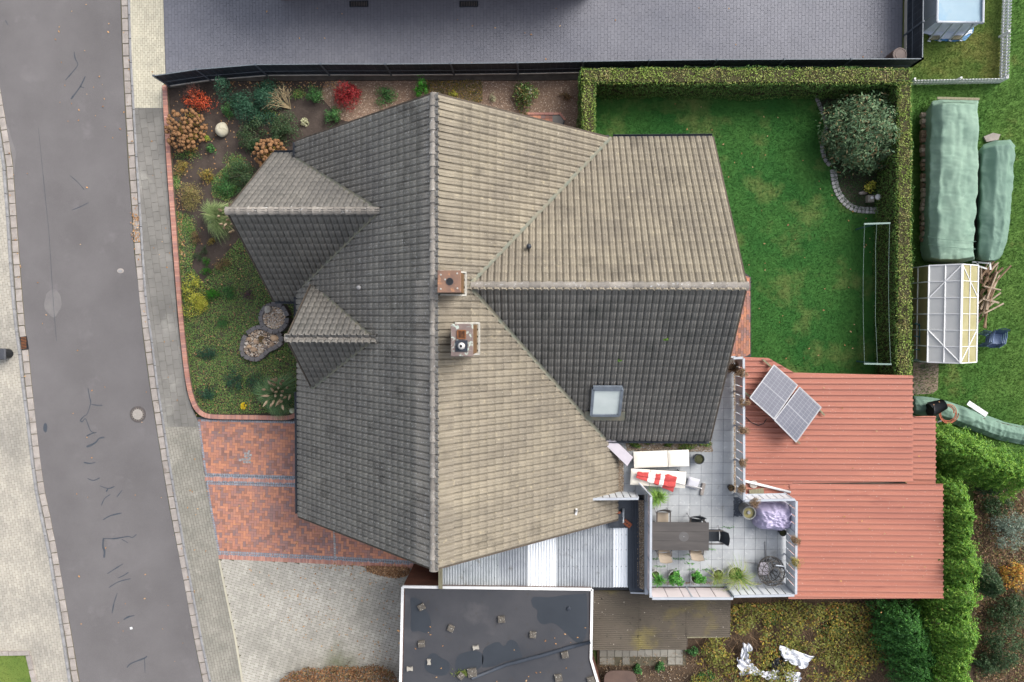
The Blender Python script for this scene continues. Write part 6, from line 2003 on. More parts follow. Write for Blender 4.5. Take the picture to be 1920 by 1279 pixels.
# pampas grasses
m_pamp = leafmat('pampas_blade', [(112, 136, 84), (140, 160, 104), (90, 114, 70), (166, 172, 122)], k=1.2)
m_pampd = leafmat('pampas_dark_blade', [(84, 116, 76), (104, 136, 92), (68, 98, 64), (122, 148, 104)], k=1.3)
m_plume = mat('pampas_plume', lin((214, 196, 168), K), lin((190, 168, 138), K), sc=30, rough=1, rnd=.08, bump=.8, bsc=50)
for lb, x, y, r, m_, plumes in (('pampas grass with beige plumes at the west gable tip', 415, 408, 36, m_pamp, [(432, 393), (420, 400), (425, 410), (432, 404), (412, 395), (438, 418), (420, 427), (428, 432), (415, 420), (408, 404), (436, 432), (424, 418), (430, 386)]),
                          ('pampas grass with a bundle of beige plumes beside the west eave', 521, 738, 40, m_pampd, [(516, 711), (505, 721), (512, 724), (528, 715), (520, 728), (496, 731), (507, 735), (518, 735), (530, 734), (502, 743), (515, 744), (525, 742), (510, 752), (520, 750), (533, 745), (528, 752), (500, 752), (508, 757), (520, 757), (528, 760), (540, 741), (514, 716), (524, 722), (534, 728)])):
    c = P(x, y, .5)
    t = thing('pampas_grass', lb, 'ornamental grass', (c.x, c.y, 0), 0, 'pampas grasses')
    tuft('blades', None, None, x, y, r, 1.0, m_, 1500, 0, .008, parent=t)
    for px_, py_ in plumes:
        e = P(px_, py_, 1.5)
        b0 = Vector((c.x, c.y, .3)).lerp(Vector((e.x, e.y, 1.2)), .35)
        dr_ = (Vector((e.x, e.y, 1.5)) - Vector((c.x, c.y, .2))).normalized()
        q0 = Vector((e.x, e.y, 1.45))
        sd = Vector((e.x - c.x, e.y - c.y, 0))
        sd = sd.normalized() if sd.length > .01 else Vector((0, 1, 0))
        MB().tube([b0, q0], .006, 4).build('stalk', m_twig, t)
        tip = q0 + (Vector((0, 0, 1)) + sd * .35 + Vector((random.gauss(0, .15), random.gauss(0, .15), 0))).normalized() * random.uniform(.38, .52)
        q0 = Vector((e.x, e.y, 1.25 + random.uniform(-.1, .2)))
        MB().tube([q0, q0.lerp(tip, .25), q0.lerp(tip, .6), tip], [.014, .055, .045, .006], 7).build('plume', m_plume, t, True)
gl = thing('globe_lamp', 'white garden globe in the pampas grass at the gable tip', 'globe lamp', P(401, 416, 0))
p = P(402, 415, .5)
MB().lathe((p.x, p.y, .3), [(.04, 0), (.15, .06), (.2, .2), (.15, .34), (.04, .4)], 18).build('globe', mat('opal_glass', lin((226, 224, 218), K), lin((210, 208, 202), K), rough=.3), gl, True)
MB().tube([(p.x, p.y, 0), (p.x, p.y, .3)], .03, 8).build('stake', m_dark, gl)
gl = thing('globe_lamp', 'small white garden globe under the eave corner above the brick drive', 'globe lamp', P(548, 771, 0))
p = P(548, 770, .4)
MB().lathe((p.x, p.y, .3), [(.03, 0), (.09, .03), (.12, .12), (.09, .2), (.03, .24)], 18).build('globe', mat('pale_opal', lin((206, 214, 186), K), lin((190, 200, 172), K), rough=.3), gl, True)
MB().tube([(p.x, p.y, 0), (p.x, p.y, .3)], .025, 8).build('stake', m_dark, gl)
# ================================================================ lawn bed with setts and rhododendron
bl2 = [(1527, 175), (1535, 195), (1545, 220), (1549, 240), (1543, 262), (1541, 280), (1547, 300), (1558, 313)]
bl3 = [(1562, 318), (1564, 340), (1570, 360), (1581, 377), (1596, 389), (1615, 394), (1650, 395)]
rb = struct(sheet('shrub_bed', PX(bl2 + bl3 + [(1690, 395), (1690, 175)], 0), m_soil, .018))
q = scatter(PX(bl2 + bl3 + [(1664, 395), (1664, 175)], 0), 9000)
stuff(leaves('bed_ivy', np.column_stack([q, .03 + rng.uniform(0, .08, len(q))]), np.tile([0, 0, 1.], (len(q), 1)), .05, leafmat('ivy_leaf', [(42, 74, 40), (58, 94, 50), (36, 62, 36), (72, 106, 60)])), 'dark ground ivy in the shrub bed beside the lawn', 'ground cover')
se = struct(sheet('bed_edging', PX([(1524, 175), (1530, 175), (1530, 180), (1524, 180)], .012), m_joint))
settrow(se, PX(smooth_line(bl2, 4), 0), .06, .2, .17, m_sett2, 1)
settrow(se, PX(smooth_line(bl3, 4), 0), .06, .16, .14, m_sett2, 2)
shrub('rhododendron', 'large pale green rhododendron bush in the hedge corner', 1624, 246, 80, 2.2, L_rhodo, 11000, .14, .36, 84, clumps=70, cr=.25, jit=.5, lopa=.3)
shrub('golden_shrub', 'small yellow green shrub above the white lantern in the bed', 1632, 350, 11, .4, L_yel, 240, .09, .5, 11)
lt = thing('garden_lantern', 'little stone lantern block with white top in the shrub bed', 'lantern', P(1634, 373, 0))
p = P(1634, 372, .3)
MB().box((p.x, p.y, .16), (.26, .28, .3), ch=.03).build('stone_block', m_weath, lt)
MB().lathe((p.x + .01, p.y + .02, .315), [(.06, 0), (.06, .03), (.03, .05)], 12).build('white_top', m_white, lt)
wl_ = thing('white_garden_light', 'round white garden light beside the stone lantern', 'lamp', P(1646, 370, 0))
p = P(1647.5, 369, .4)
MB().lathe((p.x, p.y, .28), [(.05, 0), (.12, .04), (.12, .1), (.05, .14)], 10).build('light_head', m_white, wl_)
MB().tube([(p.x, p.y, 0), (p.x, p.y, .3)], .02, 6).build('stake', m_dark, wl_)
fs_ = MB().lathe(P(1618, 362, .05), [(.18, -.04), (.17, .03), (.08, .08)], 12, sx=1, sy=.45, jit=.1).build('field_stone', m_stone)
tag(fs_, 'flat grey field stone left of the stone lantern', 'stone')
# clothes line
cl = thing('clothes_line', 'green metal clothes line frame along the right hedge', 'clothes line', P(1612, 550, 0))
m_clg = mat('pale_green_metal', lin((150, 172, 164), .7), lin((128, 152, 146), .7), sc=4, rough=.5)
m_clp = mat('green_metal', lin((64, 104, 104), K), lin((54, 90, 92), K), sc=4, rough=.5)
z = 1.75
for (x0, y0), (x1, y1) in (((1620, 420), (1669, 418.5)), ((1620, 682), (1671, 683))):
    a, b = P(x0, y0, z), P(x1, y1, z)
    MB().bar(a, b, .06, .05).build('cross_arm', m_clg, cl)
    c = (a + b) / 2
    MB().tube([(c.x, c.y, z), (c.x, c.y, 0)], .035, 8).build('post', m_clp, cl)
for xa, xb in ((1621, 1621), (1643.5, 1645), (1668, 1670)):
    a, b = P(xa, 420, z + .02), P(xb, 682.5, z + .02)
    MB().tube([a.lerp(b, k / 6) + Vector((.03 * nz(k, xa), 0, -.12 * math.sin(math.pi * k / 6))) for k in range(7)], .007, 4).build('line_wire', m_clg, cl)
# ================================================================ wood stacks under green nets
m_net = mat('green_net', lin((138, 164, 147), K), lin((120, 148, 132), K), sc=1.6, rough=.75, bump=.25, bsc=60, spots=[(lin((154, 180, 162), K), 2.4, .58, .2, 4)])
m_netd = mat('green_net_dark', lin((120, 148, 133), K), lin((104, 132, 119), K), sc=1.6, rough=.75, bump=.25, bsc=60)
def drape(left, ridge_, right, zs, n, seed, rag=.03):
    """net over a stack: pixel polylines for left foot, shoulder, ridge, right shoulder, right foot at heights zs"""
    def samp(line, t):
        k = t * (len(line) - 1)
        i = min(int(k), len(line) - 2)
        f = k - i
        return (line[i][0] + (line[i + 1][0] - line[i][0]) * f, line[i][1] + (line[i + 1][1] - line[i][1]) * f)
    return samp
def net(name, label, prof, zs, nlen=60, m=m_net, sub=9, wr=.10, seed=0, endz=.2):
    lines = [smooth_line(l, 4) for l in prof]
    def at(line, t):
        k = t * (len(line) - 1)
        i = min(int(k), len(line) - 2)
        f = k - i
        return line[i][0] + (line[i + 1][0] - line[i][0]) * f, line[i][1] + (line[i + 1][1] - line[i][1]) * f
    nl = len(lines)
    nu = (nl - 1) * sub
    def fn(u, v):
        s = u * (nl - 1)
        i = min(int(s), nl - 2)
        f = s - i
        endf = min(1.0, min(v, 1 - v) / .045)
        ends = .25 + .75 * endf ** .5
        ff = f
        p = P(*at(lines[i], v), zs[i] * ends)
        q = P(*at(lines[i + 1], v), zs[i + 1] * ends)
        r = p.lerp(q, ff)
        amp = wr * (1 if 0 < u < 1 else .3)
        r.z += amp * (.9 * nz(r.x * 1.6, r.y * 1.1, seed) + .9 * (.35 - abs(nz(r.x * 1.4 + r.y * .5, r.y * 1.7 - r.x, seed + 3))) + .8 * (.3 - abs(nz(r.x * 4.5, r.y * .9, seed + 5))) + .25 * (.3 - abs(nz(r.x * 5 + r.y * 2, r.y * 6, seed + 6))))
        r.x += .05 * nz(r.x * 2, r.y * 3, seed + 8)
        r.z = max(.02, r.z)
        return r
    mb = MB()
    mb.grid(fn, nu, nlen * 2)
    return mb
t = thing('wood_stack', 'long wood stack under pale green net, left of the two', 'wood stack', P(1780, 340, 0))
net('net', '', [[(1728, 222), (1729, 300), (1729, 400), (1726, 470), (1733, 490)], [(1748, 190), (1745, 260), (1742, 330), (1741, 420), (1745, 492)], [(1768, 186), (1765, 260), (1762, 340), (1758, 430), (1762, 494)], [(1800, 186), (1802, 260), (1800, 340), (1800, 430), (1795, 494)], [(1834, 187), (1833, 260), (1832, 340), (1827, 430), (1825, 488)], [(1828, 187), (1826, 260), (1824, 340), (1820, 430), (1817, 488)]],
    [.35, 1.25, 1.6, 1.75, 1.6, .15], 90, seed=1).build('green_net', m_net, t, True)
MB().bar(P(1757, 184, 1.62), P(1836, 186, 1.62), .09, .05).build('top_board', m_bat, t)
A, B = P(1742, 205, .8), P(1818, 480, .8)
MB().box(((A.x + B.x) / 2 - .05, (A.y + B.y) / 2, .65), (abs(B.x - A.x) * .72, abs(A.y - B.y) * .94, 1.3)).build('log_core', m_timber, t)
m_log = mat('firewood', lin((150, 126, 104), K), lin((112, 92, 76), K), sc=6, rnd=.2, rough=.95, bump=.4)
m_logp = mat('pale_log_end', lin((184, 166, 148), K), lin((154, 136, 120), K), sc=6, rnd=.15, rough=.95, bump=.4)
for k in range(26):
    y = 214 + k * 9.2
    for j in range(2):
        p = P(1733 + random.uniform(-2, 2), y + random.uniform(-2, 2) + j * 4, .35 + .3 * j)
        lg = MB().tube([(p.x - .12, p.y + random.uniform(-.03, .03), p.z), (p.x + .3, p.y, p.z + random.uniform(-.02, .02))], random.uniform(.07, .11), 7)
        lg.build('log', m_logp if random.random() < .5 else m_log, t)
for yy in (448, 462):
    MB().tube([P(1740, yy - 4, 1.30), P(1762, yy, 1.72), P(1798, yy + 3, 1.86), P(1829, yy + 5, 1.72), P(1824, yy + 6, .9)], .012, 5).build('tie_rope', m_netd, t)
t = thing('wood_stack', 'shorter wood stack under darker green net, right of the two', 'wood stack', P(1865, 380, 0))
net('net', '', [[(1830, 290), (1829, 340), (1828, 420), (1826, 470), (1831, 486)], [(1842, 272), (1840, 340), (1836, 420), (1835, 470), (1840, 489)], [(1868, 263), (1866, 340), (1862, 420), (1858, 470), (1852, 490)], [(1892, 262), (1886, 340), (1880, 420), (1872, 470), (1864, 490)], [(1904, 275), (1899, 340), (1893, 420), (1883, 465), (1872, 486)], [(1897, 280), (1892, 340), (1886, 420), (1877, 463), (1866, 484)]],
    [.2, 1.1, 1.4, 1.42, 1.15, .15], 70, m=m_netd, seed=5).build('green_net', m_netd, t, True)
A, B = P(1840, 280, .7), P(1872, 470, .7)
MB().box(((A.x + B.x) / 2, (A.y + B.y) / 2, .5), (.75, abs(A.y - B.y) * .85, 1.0)).build('log_core', m_timber, t)
tag(MB().prism(PX([(1845, 256), (1862, 249), (1876, 252), (1872, 262), (1850, 266)], .1), .0, .1).build('stone_slab', m_stone), 'pale broken stone slab above the shorter wood stack', 'stone slab')
t = thing('net_covered_row', 'long low wood row under green net beside the carport', 'wood stack', P(1820, 790, 0))
net('net', '', [[(1712, 742), (1760, 748), (1830, 770), (1880, 790), (1930, 800)], [(1712, 748), (1760, 754), (1828, 776), (1878, 796), (1930, 806)], [(1712, 758), (1758, 764), (1826, 786), (1876, 805), (1930, 816)], [(1712, 768), (1756, 776), (1822, 798), (1872, 816), (1930, 828)], [(1712, 776), (1754, 786), (1818, 806), (1868, 824), (1930, 836)]],
    [.08, .34, .44, .36, .08], 70, seed=9, wr=.12).build('green_net', m_netd, t, True)
A, B = P(1720, 762, .2), P(1930, 815, .2)
MB().bar(A, B, .4, .2).build('log_core', m_timber, t)
# black pot, hose, board near the row
bk = thing('black_tub', 'black plastic tub tipped over on the green net row', 'tub', P(1757, 760, .5))
A, B = P(1744, 768, .75), P(1770, 758, .75)
MB().tube([A, A.lerp(B, .1), B], [.26, .3, .22], 16).build('tub_body', m_black, bk, True)
MB().tube([A + Vector((-.01, 0, 0)), A + Vector((.02, 0, 0))], [.31, .31], 16).build('tub_rim', m_black, bk)
hs_ = thing('garden_hose', 'coil of orange garden hose beside the black tub', 'hose', P(1777, 776, .5))
hz = MB()
cc = P(1776, 775, .75)
hz.tube([cc + Vector((math.cos(k * .42) * (.26 + .003 * k), math.sin(k * .42) * (.28 + .003 * k), .02 * math.sin(k) + .002 * k)) for k in range(46)], .018, 6)
hz.build('hose_coil', mat('orange_hose', lin((196, 112, 80), K), lin((160, 92, 70), K), sc=6, rough=.5), hs_, True)
MB().tube([P(1757, 792, .6), P(1768, 788, .6)], .03, 6).build('hose_end', m_kerb, hs_)
tag(MB().bar(P(1815, 755, .25), P(1850, 778, .25), .2, .03).build('white_board', m_white), 'white board lying on the dry grass above the green net row', 'board')
# concrete path by greenhouse
cpth = struct(sheet('concrete_path', PX([(1712, 560), (1735, 560), (1740, 676), (1760, 680), (1758, 730), (1748, 738), (1712, 740)], 0), mat('path_concrete', lin((160, 138, 122), K), lin((140, 128, 116), K), sc=1.2, rough=.95, bump=.3, spots=[(lin((110, 104, 96), K), 1.4, .55, .15, 5)]), .02))
# ================================================================ greenhouse
gh = thing('greenhouse', 'white framed greenhouse with bluish and yellowish polycarbonate panes', 'greenhouse', P(1770, 590, 0))
m_pc = mat('blue_white_polycarbonate', lin((212, 212, 210), K), lin((202, 203, 202), K), sc=2, rough=.35, spec=.5, alpha=.93)
m_pcy = mat('yellowed_polycarbonate', lin((198, 190, 146), .65), lin((182, 174, 128), .65), sc=2, rough=.4, spec=.3, alpha=.88)
m_pcs = mat('side_polycarbonate', lin((158, 144, 100), K), lin((136, 124, 88), K), sc=2, rough=.3, spec=.5, alpha=.75)
EZ_, RZ_ = 1.65, 2.3
xl, xr_, xm = P(1740, 590, EZ_).x, P(1832, 590, EZ_).x, P(1802, 590, RZ_).x
yn_, ys_ = P(1770, 498, EZ_).y, P(1770, 679, EZ_).y
rows = 6
def lerp(a, b, t):
    return a + (b - a) * t
for i in range(rows):
    ya, yb = lerp(yn_, ys_, i / rows), lerp(yn_, ys_, (i + 1) / rows)
    for (xa, za, xb, zb, m_) in ((xl, EZ_, (xl + xm) / 2, (EZ_ + RZ_) / 2, m_pc), ((xl + xm) / 2, (EZ_ + RZ_) / 2, xm, RZ_, m_pc), (xm, RZ_, (xm + xr_) / 2, (EZ_ + RZ_) / 2, m_pcy), ((xm + xr_) / 2, (EZ_ + RZ_) / 2, xr_, EZ_, m_pcy)):
        MB().add([(xa, yb, za), (xb, yb, zb), (xb, ya, zb), (xa, ya, za)], [(0, 1, 2, 3)]).build('roof_pane', m_, gh)
    for x, m_ in ((xl, m_pcs), (xr_, m_pcy)):
        for z0_, z1_ in ((.1, .9), (.9, EZ_)):
            MB().add([(x, ya, z0_), (x, yb, z0_), (x, yb, z1_), (x, ya, z1_)], [(0, 1, 2, 3)]).build('side_pane', m_, gh)
for y in (yn_, ys_):
    MB().add([(xl, y, .1), (xr_, y, .1), (xr_, y, EZ_), (xm, y, RZ_), (xl, y, EZ_)], [(0, 1, 2, 3, 4)]).build('gable_pane', m_pcs, gh)
def gbar(a, b, w=.045, h=.04, nm='frame_bar'):
    MB().bar(a, b, w, h).build(nm, m_white, gh)
e = .012
for i in range(rows + 1):
    y = lerp(yn_, ys_, i / rows)
    w = .032 if i % rows else .05
    gbar((xl, y, EZ_ + e), (xm, y, RZ_ + e), w)
    gbar((xm, y, RZ_ + e), (xr_, y, EZ_ + e), w * .7)
    for x in (xl, xr_):
        gbar((x, y, 0), (x, y, EZ_), .04)
for x, z_, w in ((xl, EZ_, .06), (xm, RZ_, .08), (xr_, EZ_, .05), ((xl + xm) / 2, (EZ_ + RZ_) / 2, .05), ((xm + xr_) / 2, (EZ_ + RZ_) / 2, .03)):
    gbar((x, yn_, z_ + e + .004), (x, ys_, z_ + e + .004), w)
for x in (xl, xr_):
    gbar((x, yn_, .9), (x, ys_, .9), .04)
    gbar((x, yn_, .06), (x, ys_, .06), .05, .1)
for i0, i1, xa, xb in ((0, 2, xm, xl), (4, 6, xl, xm)):
    ya, yb = lerp(yn_, ys_, i0 / rows), lerp(yn_, ys_, i1 / rows)
    za = RZ_ if xa == xm else EZ_
    zb = RZ_ if xb == xm else EZ_
    gbar((xa, ya, za + .03), (xb, yb, zb + .03), .04, .03, 'diagonal_brace')
gbar((xm, yn_, RZ_ + .02), (xr_, lerp(yn_, ys_, .33), EZ_ + .02), .03, .02, 'diagonal_brace')
gbar((xr_, lerp(yn_, ys_, .66), EZ_ + .02), (xm, ys_, RZ_ + .02), .03, .02, 'diagonal_brace')
sf = thing('trestle', 'dark green steel trestle leaning at the left wall of the greenhouse', 'trestle', P(1722, 640, 0))
for a, b in (((1716, 606), (1738, 616)), ((1724, 608), (1726, 680)), ((1714, 630), (1726, 632)), ((1714, 655), (1726, 656)), ((1714, 674), (1728, 676))):
    MB().bar(P(*a, 1.1), P(*b, 1.1), .04, .04).build('frame_tube', m_clp, sf)
for x, y in ((1724, 608), (1726, 679)):
    p = P(x, y, 1.1)
    MB().tube([(p.x, p.y, 0), (p.x, p.y, 1.1)], .02, 6).build('leg', m_clp, sf)
# loose wood pile
logs = []
for k in range(62):
    x, y = random.uniform(1836, 1876), random.uniform(498, 606)
    if x > 1868 - max(0, (y - 560)) * .45:
        continue
    a = R(random.choice((60, 75, 85, 50)) + random.gauss(0, 14))
    l = random.uniform(.35, .9)
    logs.append((x, y, random.uniform(.08, .5), a, l, random.uniform(.025, .055)))
for (x0, y0), (x1, y1) in (((1895, 498), (1852, 545)), ((1844, 537), (1877, 544)), ((1843, 560), (1873, 568)), ((1880, 569), (1847, 588)), ((1853, 540), (1853, 562)), ((1864, 543), (1856, 566)), ((1870, 510), (1850, 560))):
    p, q = P(x0, y0, .55), P(x1, y1, .58)
    d = q - p
    c = (p + q) / 2
    logs.append((None, c, .56, math.atan2(d.y, d.x), d.length, .035))
wp_ = thing('wood_pile', 'jumbled pile of weathered sticks and boards right of the greenhouse', 'wood pile', P(1855, 550, 0))
for x, y, z, a, l, r in logs:
    c = y if x is None else P(x, y, z)
    dv = Vector((math.cos(a), math.sin(a), random.uniform(-.08, .08))) * l / 2
    if random.random() < .4:
        MB().bar(c - dv, c + dv, r * 2.2, r * .9).build('board', m_logp if random.random() < .4 else m_log, wp_)
    else:
        MB().tube([c - dv, c + dv], [r, r * .85], 7).build('stick', m_log if random.random() < .6 else m_logp, wp_)
wf = thing('old_window_sash', 'white window sash pieces on the wood pile behind the greenhouse', 'window sash', P(1838, 495, .5))
for a, b in (((1823, 491), (1856, 494)), ((1823, 496), (1850, 504)), ((1856, 492), (1857, 506)), ((1832, 490), (1834, 500))):
    MB().bar(P(*a, .75), P(*b, .75), .06, .04).build('frame_bar', m_white, wf)
# stacked blue chairs
m_bluep = mat('blue_plastic', lin((84, 106, 142), K), lin((72, 94, 130), K), sc=3, rough=.4, spec=.4)
for k in range(4):
    p = P(1858, 641, .45)
    t = thing('plastic_chair', ['blue plastic garden chair, lowest of the stack of four', 'blue plastic garden chair, second from below in the stack', 'blue plastic garden chair, third from below in the stack', 'blue plastic garden chair, topmost of the stack of four'][k], 'chair', (p.x, p.y + .05 * k, .11 * k + .01), R(174), 'stacked blue plastic chairs')
    def sl(u, v):
        return ((u - .5) * .44, (v - .5) * .44, .42 + .02 * (2 * u - 1) ** 2 - .02 * math.sin(v * 3))
    MB().grid(sl, 6, 6).build('seat', m_bluep, t, True, True)
    bk = MB()
    for j in range(5):
        x = -.17 + .085 * j
        bk.add([(x - .03, -.22, .44), (x + .03, -.22, .44), (x + .03, -.36, .82), (x - .03, -.36, .82)], [(0, 1, 2, 3)])
    bk.grid(lambda u, v: ((u - .5) * .46, -.36 - .03 - .05 * math.sin(u * math.pi) + .05 - .03 * v, .8 + .08 * v), 8, 2)
    bk.build('backrest', m_bluep, t, False, True)
    for s in (-1, 1):
        MB().tube([(s * .25, .2, .62), (s * .26, -.1, .64), (s * .22, -.34, .66)], .028, 6).build('armrest', m_bluep, t, True, True)
        for yy in (.2, -.24):
            MB().tube([(s * .22, yy, .42), (s * .26, yy * 1.2, .0)], [.03, .022], 6).build('leg', m_bluep, t, False, True)
        MB().tube([(s * .25, .2, .62), (s * .24, .2, .4)], .022, 6).build('arm_post', m_bluep, t, False, True)
# ================================================================ pool and picket fence
pool = thing('framed_pool', 'rectangular framed pool with light blue cover sheet and white sides', 'pool', P(1790, 0, 0))
ZPo = 1.1
m_pcov = mat('pool_cover', lin((140, 168, 186), K), lin((156, 180, 194), K), sc=.8, rough=.6, spec=.25, spots=[(lin((120, 160, 190), K), .8, .58, .15, 4)])
m_pside = mat('pool_liner_white', lin((214, 220, 230), .85), lin((196, 206, 220), .85), sc=2, rough=.5)
a, b = P(1757, 41, ZPo), P(1843, 43, ZPo)
ytop = a.y + 4.0
cor4 = [(a.x, a.y), (b.x, b.y), (b.x, ytop), (a.x, ytop)]
MB().grid(lambda u, v: (lerp(a.x, b.x, u), lerp(a.y, ytop, v), ZPo - .05 - .04 * math.sin(u * math.pi) * math.sin(min(1, v * 3) * 1.57) + .015 * nz(u * 6, v * 16)), 14, 24).build('cover_sheet', m_pcov, pool, True)
MB().prism([(x + (.04 if x == a.x else -.04), y + (.04 if y < ytop else -.04)) for x, y in cor4], .02, ZPo - .12).build('pool_wall', m_pside, pool)
for i in range(4):
    A, B = cor4[i], cor4[(i + 1) % 4]
    MB().tube([(A[0], A[1], ZPo), (B[0], B[1], ZPo)], .045, 10).build('top_tube', m_railtop, pool, True)
nleg = 4
for i in range(nleg):
    x = lerp(a.x + .25, b.x - .25, i / (nleg - 1))
    MB().tube([(x, a.y, ZPo), (x - .02, a.y - .32, .05), (x + .1, a.y - .34, .05)], .03, 8).build('leg', m_pside, pool, True)
for i in range(5):
    y = lerp(a.y + .3, ytop, i / 4)
    for x, s in ((a.x, -1), (b.x, 1)):
        MB().tube([(x, y, ZPo), (x + s * .32, y, .05), (x + s * .32, y + .1, .05)], .03, 8).build('leg', m_pside, pool, True)
m_bluesheet = mat('blue_ground_sheet', lin((90, 150, 200), K), lin((70, 130, 186), K), sc=2, rough=.5)
MB().poly([v for v in PX([(1728, 55), (1738, 63), (1752, 76), (1768, 77), (1790, 78), (1810, 76), (1825, 60), (1830, 20), (1830, -40), (1725, -40)], .03)][::-1]).build('ground_sheet', m_bluesheet, pool)
MB().grid(lambda u, v: P(1731 + 92 * u + 4 * nz(u * 5, 1), 58 + 16 * v * (1 - abs(u - .5)) + 3 * nz(u * 9, v * 3, 2) - 6 * abs(u - .5), .06 + .05 * abs(nz(u * 14, v * 6))), 30, 6).build('liner_skirt', m_pside, pool, True)
for x in (1753, 1795):
    p = P(x, 70, .1)
    MB().box((p.x, p.y, .06), (.42, .16, .08), ch=.01).build('foot_board', MATS['old_wood'], pool)
def picket(label, tops, zt=.62):
    a = [P(x, y, zt) for x, y in tops]
    t = thing('picket_fence', label, 'fence', (a[0].x, a[0].y, 0), 0, 'white picket fences')
    d = a[1] - a[0]
    n = int(d.length / .125)
    h = math.atan2(d.y, d.x)
    me = None
    mb = MB().prism([(-.04, -.01), (.04, -.01), (.04, .01), (-.04, .01)], .03, zt - .05)
    mb.add([(-.04, -.01, zt - .05), (.04, -.01, zt - .05), (.04, .01, zt - .05), (-.04, .01, zt - .05), (0, -.01, zt), (0, .01, zt)], [(0, 1, 4), (2, 3, 5), (1, 2, 5, 4), (3, 0, 4, 5)])
    me = mb.mesh('picket', m_white)
    for i in range(n + 1):
        p = a[0] + d * i / n
        o = bpy.data.objects.new('picket', me)
        COL.objects.link(o)
        o.parent = t
        o.matrix_parent_inverse = Matrix.Translation(-t.location)
        o.matrix_basis = Matrix.Translation((p.x, p.y, 0)) @ Matrix.Rotation(h + random.gauss(0, .02), 4, 'Z')
    nn = Vector((-d.y, d.x, 0)).normalized() * .03
    for z in (.18, .45):
        MB().bar(Vector((a[0].x, a[0].y, z)) - nn, Vector((a[1].x, a[1].y, z)) - nn, .03, .06).build('rail', m_white, t)
    for i in range(0, 3):
        p = a[0] + d * i / 2
        MB().box((p.x - nn.x * 2, p.y - nn.y * 2, zt / 2), (.07, .07, zt)).build('post', m_white, t)
picket('white picket fence on the right side of the pool lawn', [(1899, -30), (1892, 145)])
picket('white picket fence along the lower edge of the pool lawn', [(1890, 146.5), (1716, 150)])
# ================================================================ thuja hedge, dark shrubs, wild corner
def thuja(label, pts, r, h, n, m, name='thuja_hedge', cat='hedge', ls=.11, width=None):
    """row of columnar conifers grown together, pixel spine at top height"""
    root = thing(name, label, cat, P(*pts[0], 0))
    sp_ = along(PX(pts, h * .8), r * .72)
    tr = MB()
    PT, NN = [], []
    for k, (p, hd) in enumerate(sp_):
        hh = h * random.uniform(.82, 1.1)
        rr = r * random.uniform(.72, 1.12)
        tr.tube([(p.x, p.y, 0), (p.x + random.gauss(0, .05), p.y + random.gauss(0, .05), hh * .9)], [.09, .03], 6)
        nk = n
        u = rng.uniform(0, 1, nk) ** .8
        zz = hh * (.12 + .88 * u)
        prof = rr * np.clip(1.15 - (zz / hh) ** 2.6, .12, 1)
        a = rng.uniform(0, 6.283, nk)
        lob = 1 + .2 * np.sin(a * 5 + k * 1.7 + zz * 2) + .16 * np.sin(a * 11 - zz * 5 + k) + .14 * np.sin(a * 17 + zz * 9)
        dd = prof * lob * rng.uniform(.62, 1.0, nk) ** .5
        q = np.column_stack([p.x + np.cos(a) * dd, p.y + np.sin(a) * dd, zz + rng.normal(0, .05, nk)])
        PT.append(q)
        NN.append(np.column_stack([np.cos(a), np.sin(a), .8 + .6 * u]))
    tr.build('trunks', m_timber, root)
    leaves('foliage', np.concatenate(PT), unit(np.concatenate(NN)), ls, m, root, asp=.32, jit=.5, fold=.3)
    return root
thuja('tall bright green thuja hedge along the right edge of the carport', [(1795, 915), (1800, 1000), (1802, 1080), (1800, 1160), (1797, 1240), (1790, 1320)], .92, 2.9, 5200, L_thuja)
thuja('bright green thuja hedge branch reaching to the right edge below the net row', [(1778, 838), (1812, 852), (1848, 868), (1885, 886), (1935, 905)], .95, 2.7, 5200, L_thuja)
thuja('darker green bushy thuja group below the carport', [(1695, 1160), (1712, 1205), (1742, 1240), (1715, 1290)], 1.05, 2.2, 6000, L_thujad)
thuja('dark narrow conifer right of the thuja hedge', [(1862, 1090), (1866, 1110)], .62, 2.0, 4200, L_dark, 'dark_conifer', 'conifer')
def bush(name, label, px, py, r, h, m, n, ls=.08, asp=.45, ry=None):
    return shrub(name, label, px, py, r, h, m, n, ls, asp, ry, clumps=34, cr=.3)
bush('grey_shrub', 'silvery grey green shrub at the right edge beside the thuja hedge', 1895, 1000, 40, 1.4, leafmat('silver_leaf', [(130, 148, 136), (150, 166, 152), (108, 126, 114), (90, 110, 96)]), 2400, .09, .3, 42)
bush('yellow_shrub', 'yellow and orange autumn shrub at the right edge', 1905, 1085, 26, .9, leafmat('autumn_leaf', [(206, 164, 60), (176, 130, 56), (150, 136, 60), (190, 110, 60)]), 900, .09, .5, 34)
bush('dark_evergreen', 'dark green evergreen bush in the lower right corner', 1890, 1210, 44, 1.3, L_dark, 2600, .09, .4, 46)
bush('dark_evergreen', 'dark evergreen bush under the top of the silvery shrub', 1872, 950, 26, 1.0, L_dark, 1200, .09, .4, 22)
bush('dark_evergreen', 'dark evergreen bush between narrow conifer and right edge', 1898, 1148, 42, 1.1, L_dark, 2600, .09, .4, 30)
bush('dark_evergreen', 'low dark evergreen at the foot of the thuja hedge bottom', 1858, 1245, 32, .9, L_dark, 1900, .09, .4, 30)
bush('dark_evergreen', 'dark evergreen filling the angle of the two thuja hedges', 1862, 915, 24, 1.2, L_dark, 1300, .09, .4, 20)
wildp = PX([(1120, 1215), (1290, 1190), (1372, 1122), (1500, 1110), (1780, 1115), (1840, 900), (2100, 900), (2100, 1500), (1120, 1500)], 0)
struct(sheet('wild_garden', wildp, m_wild, .004))
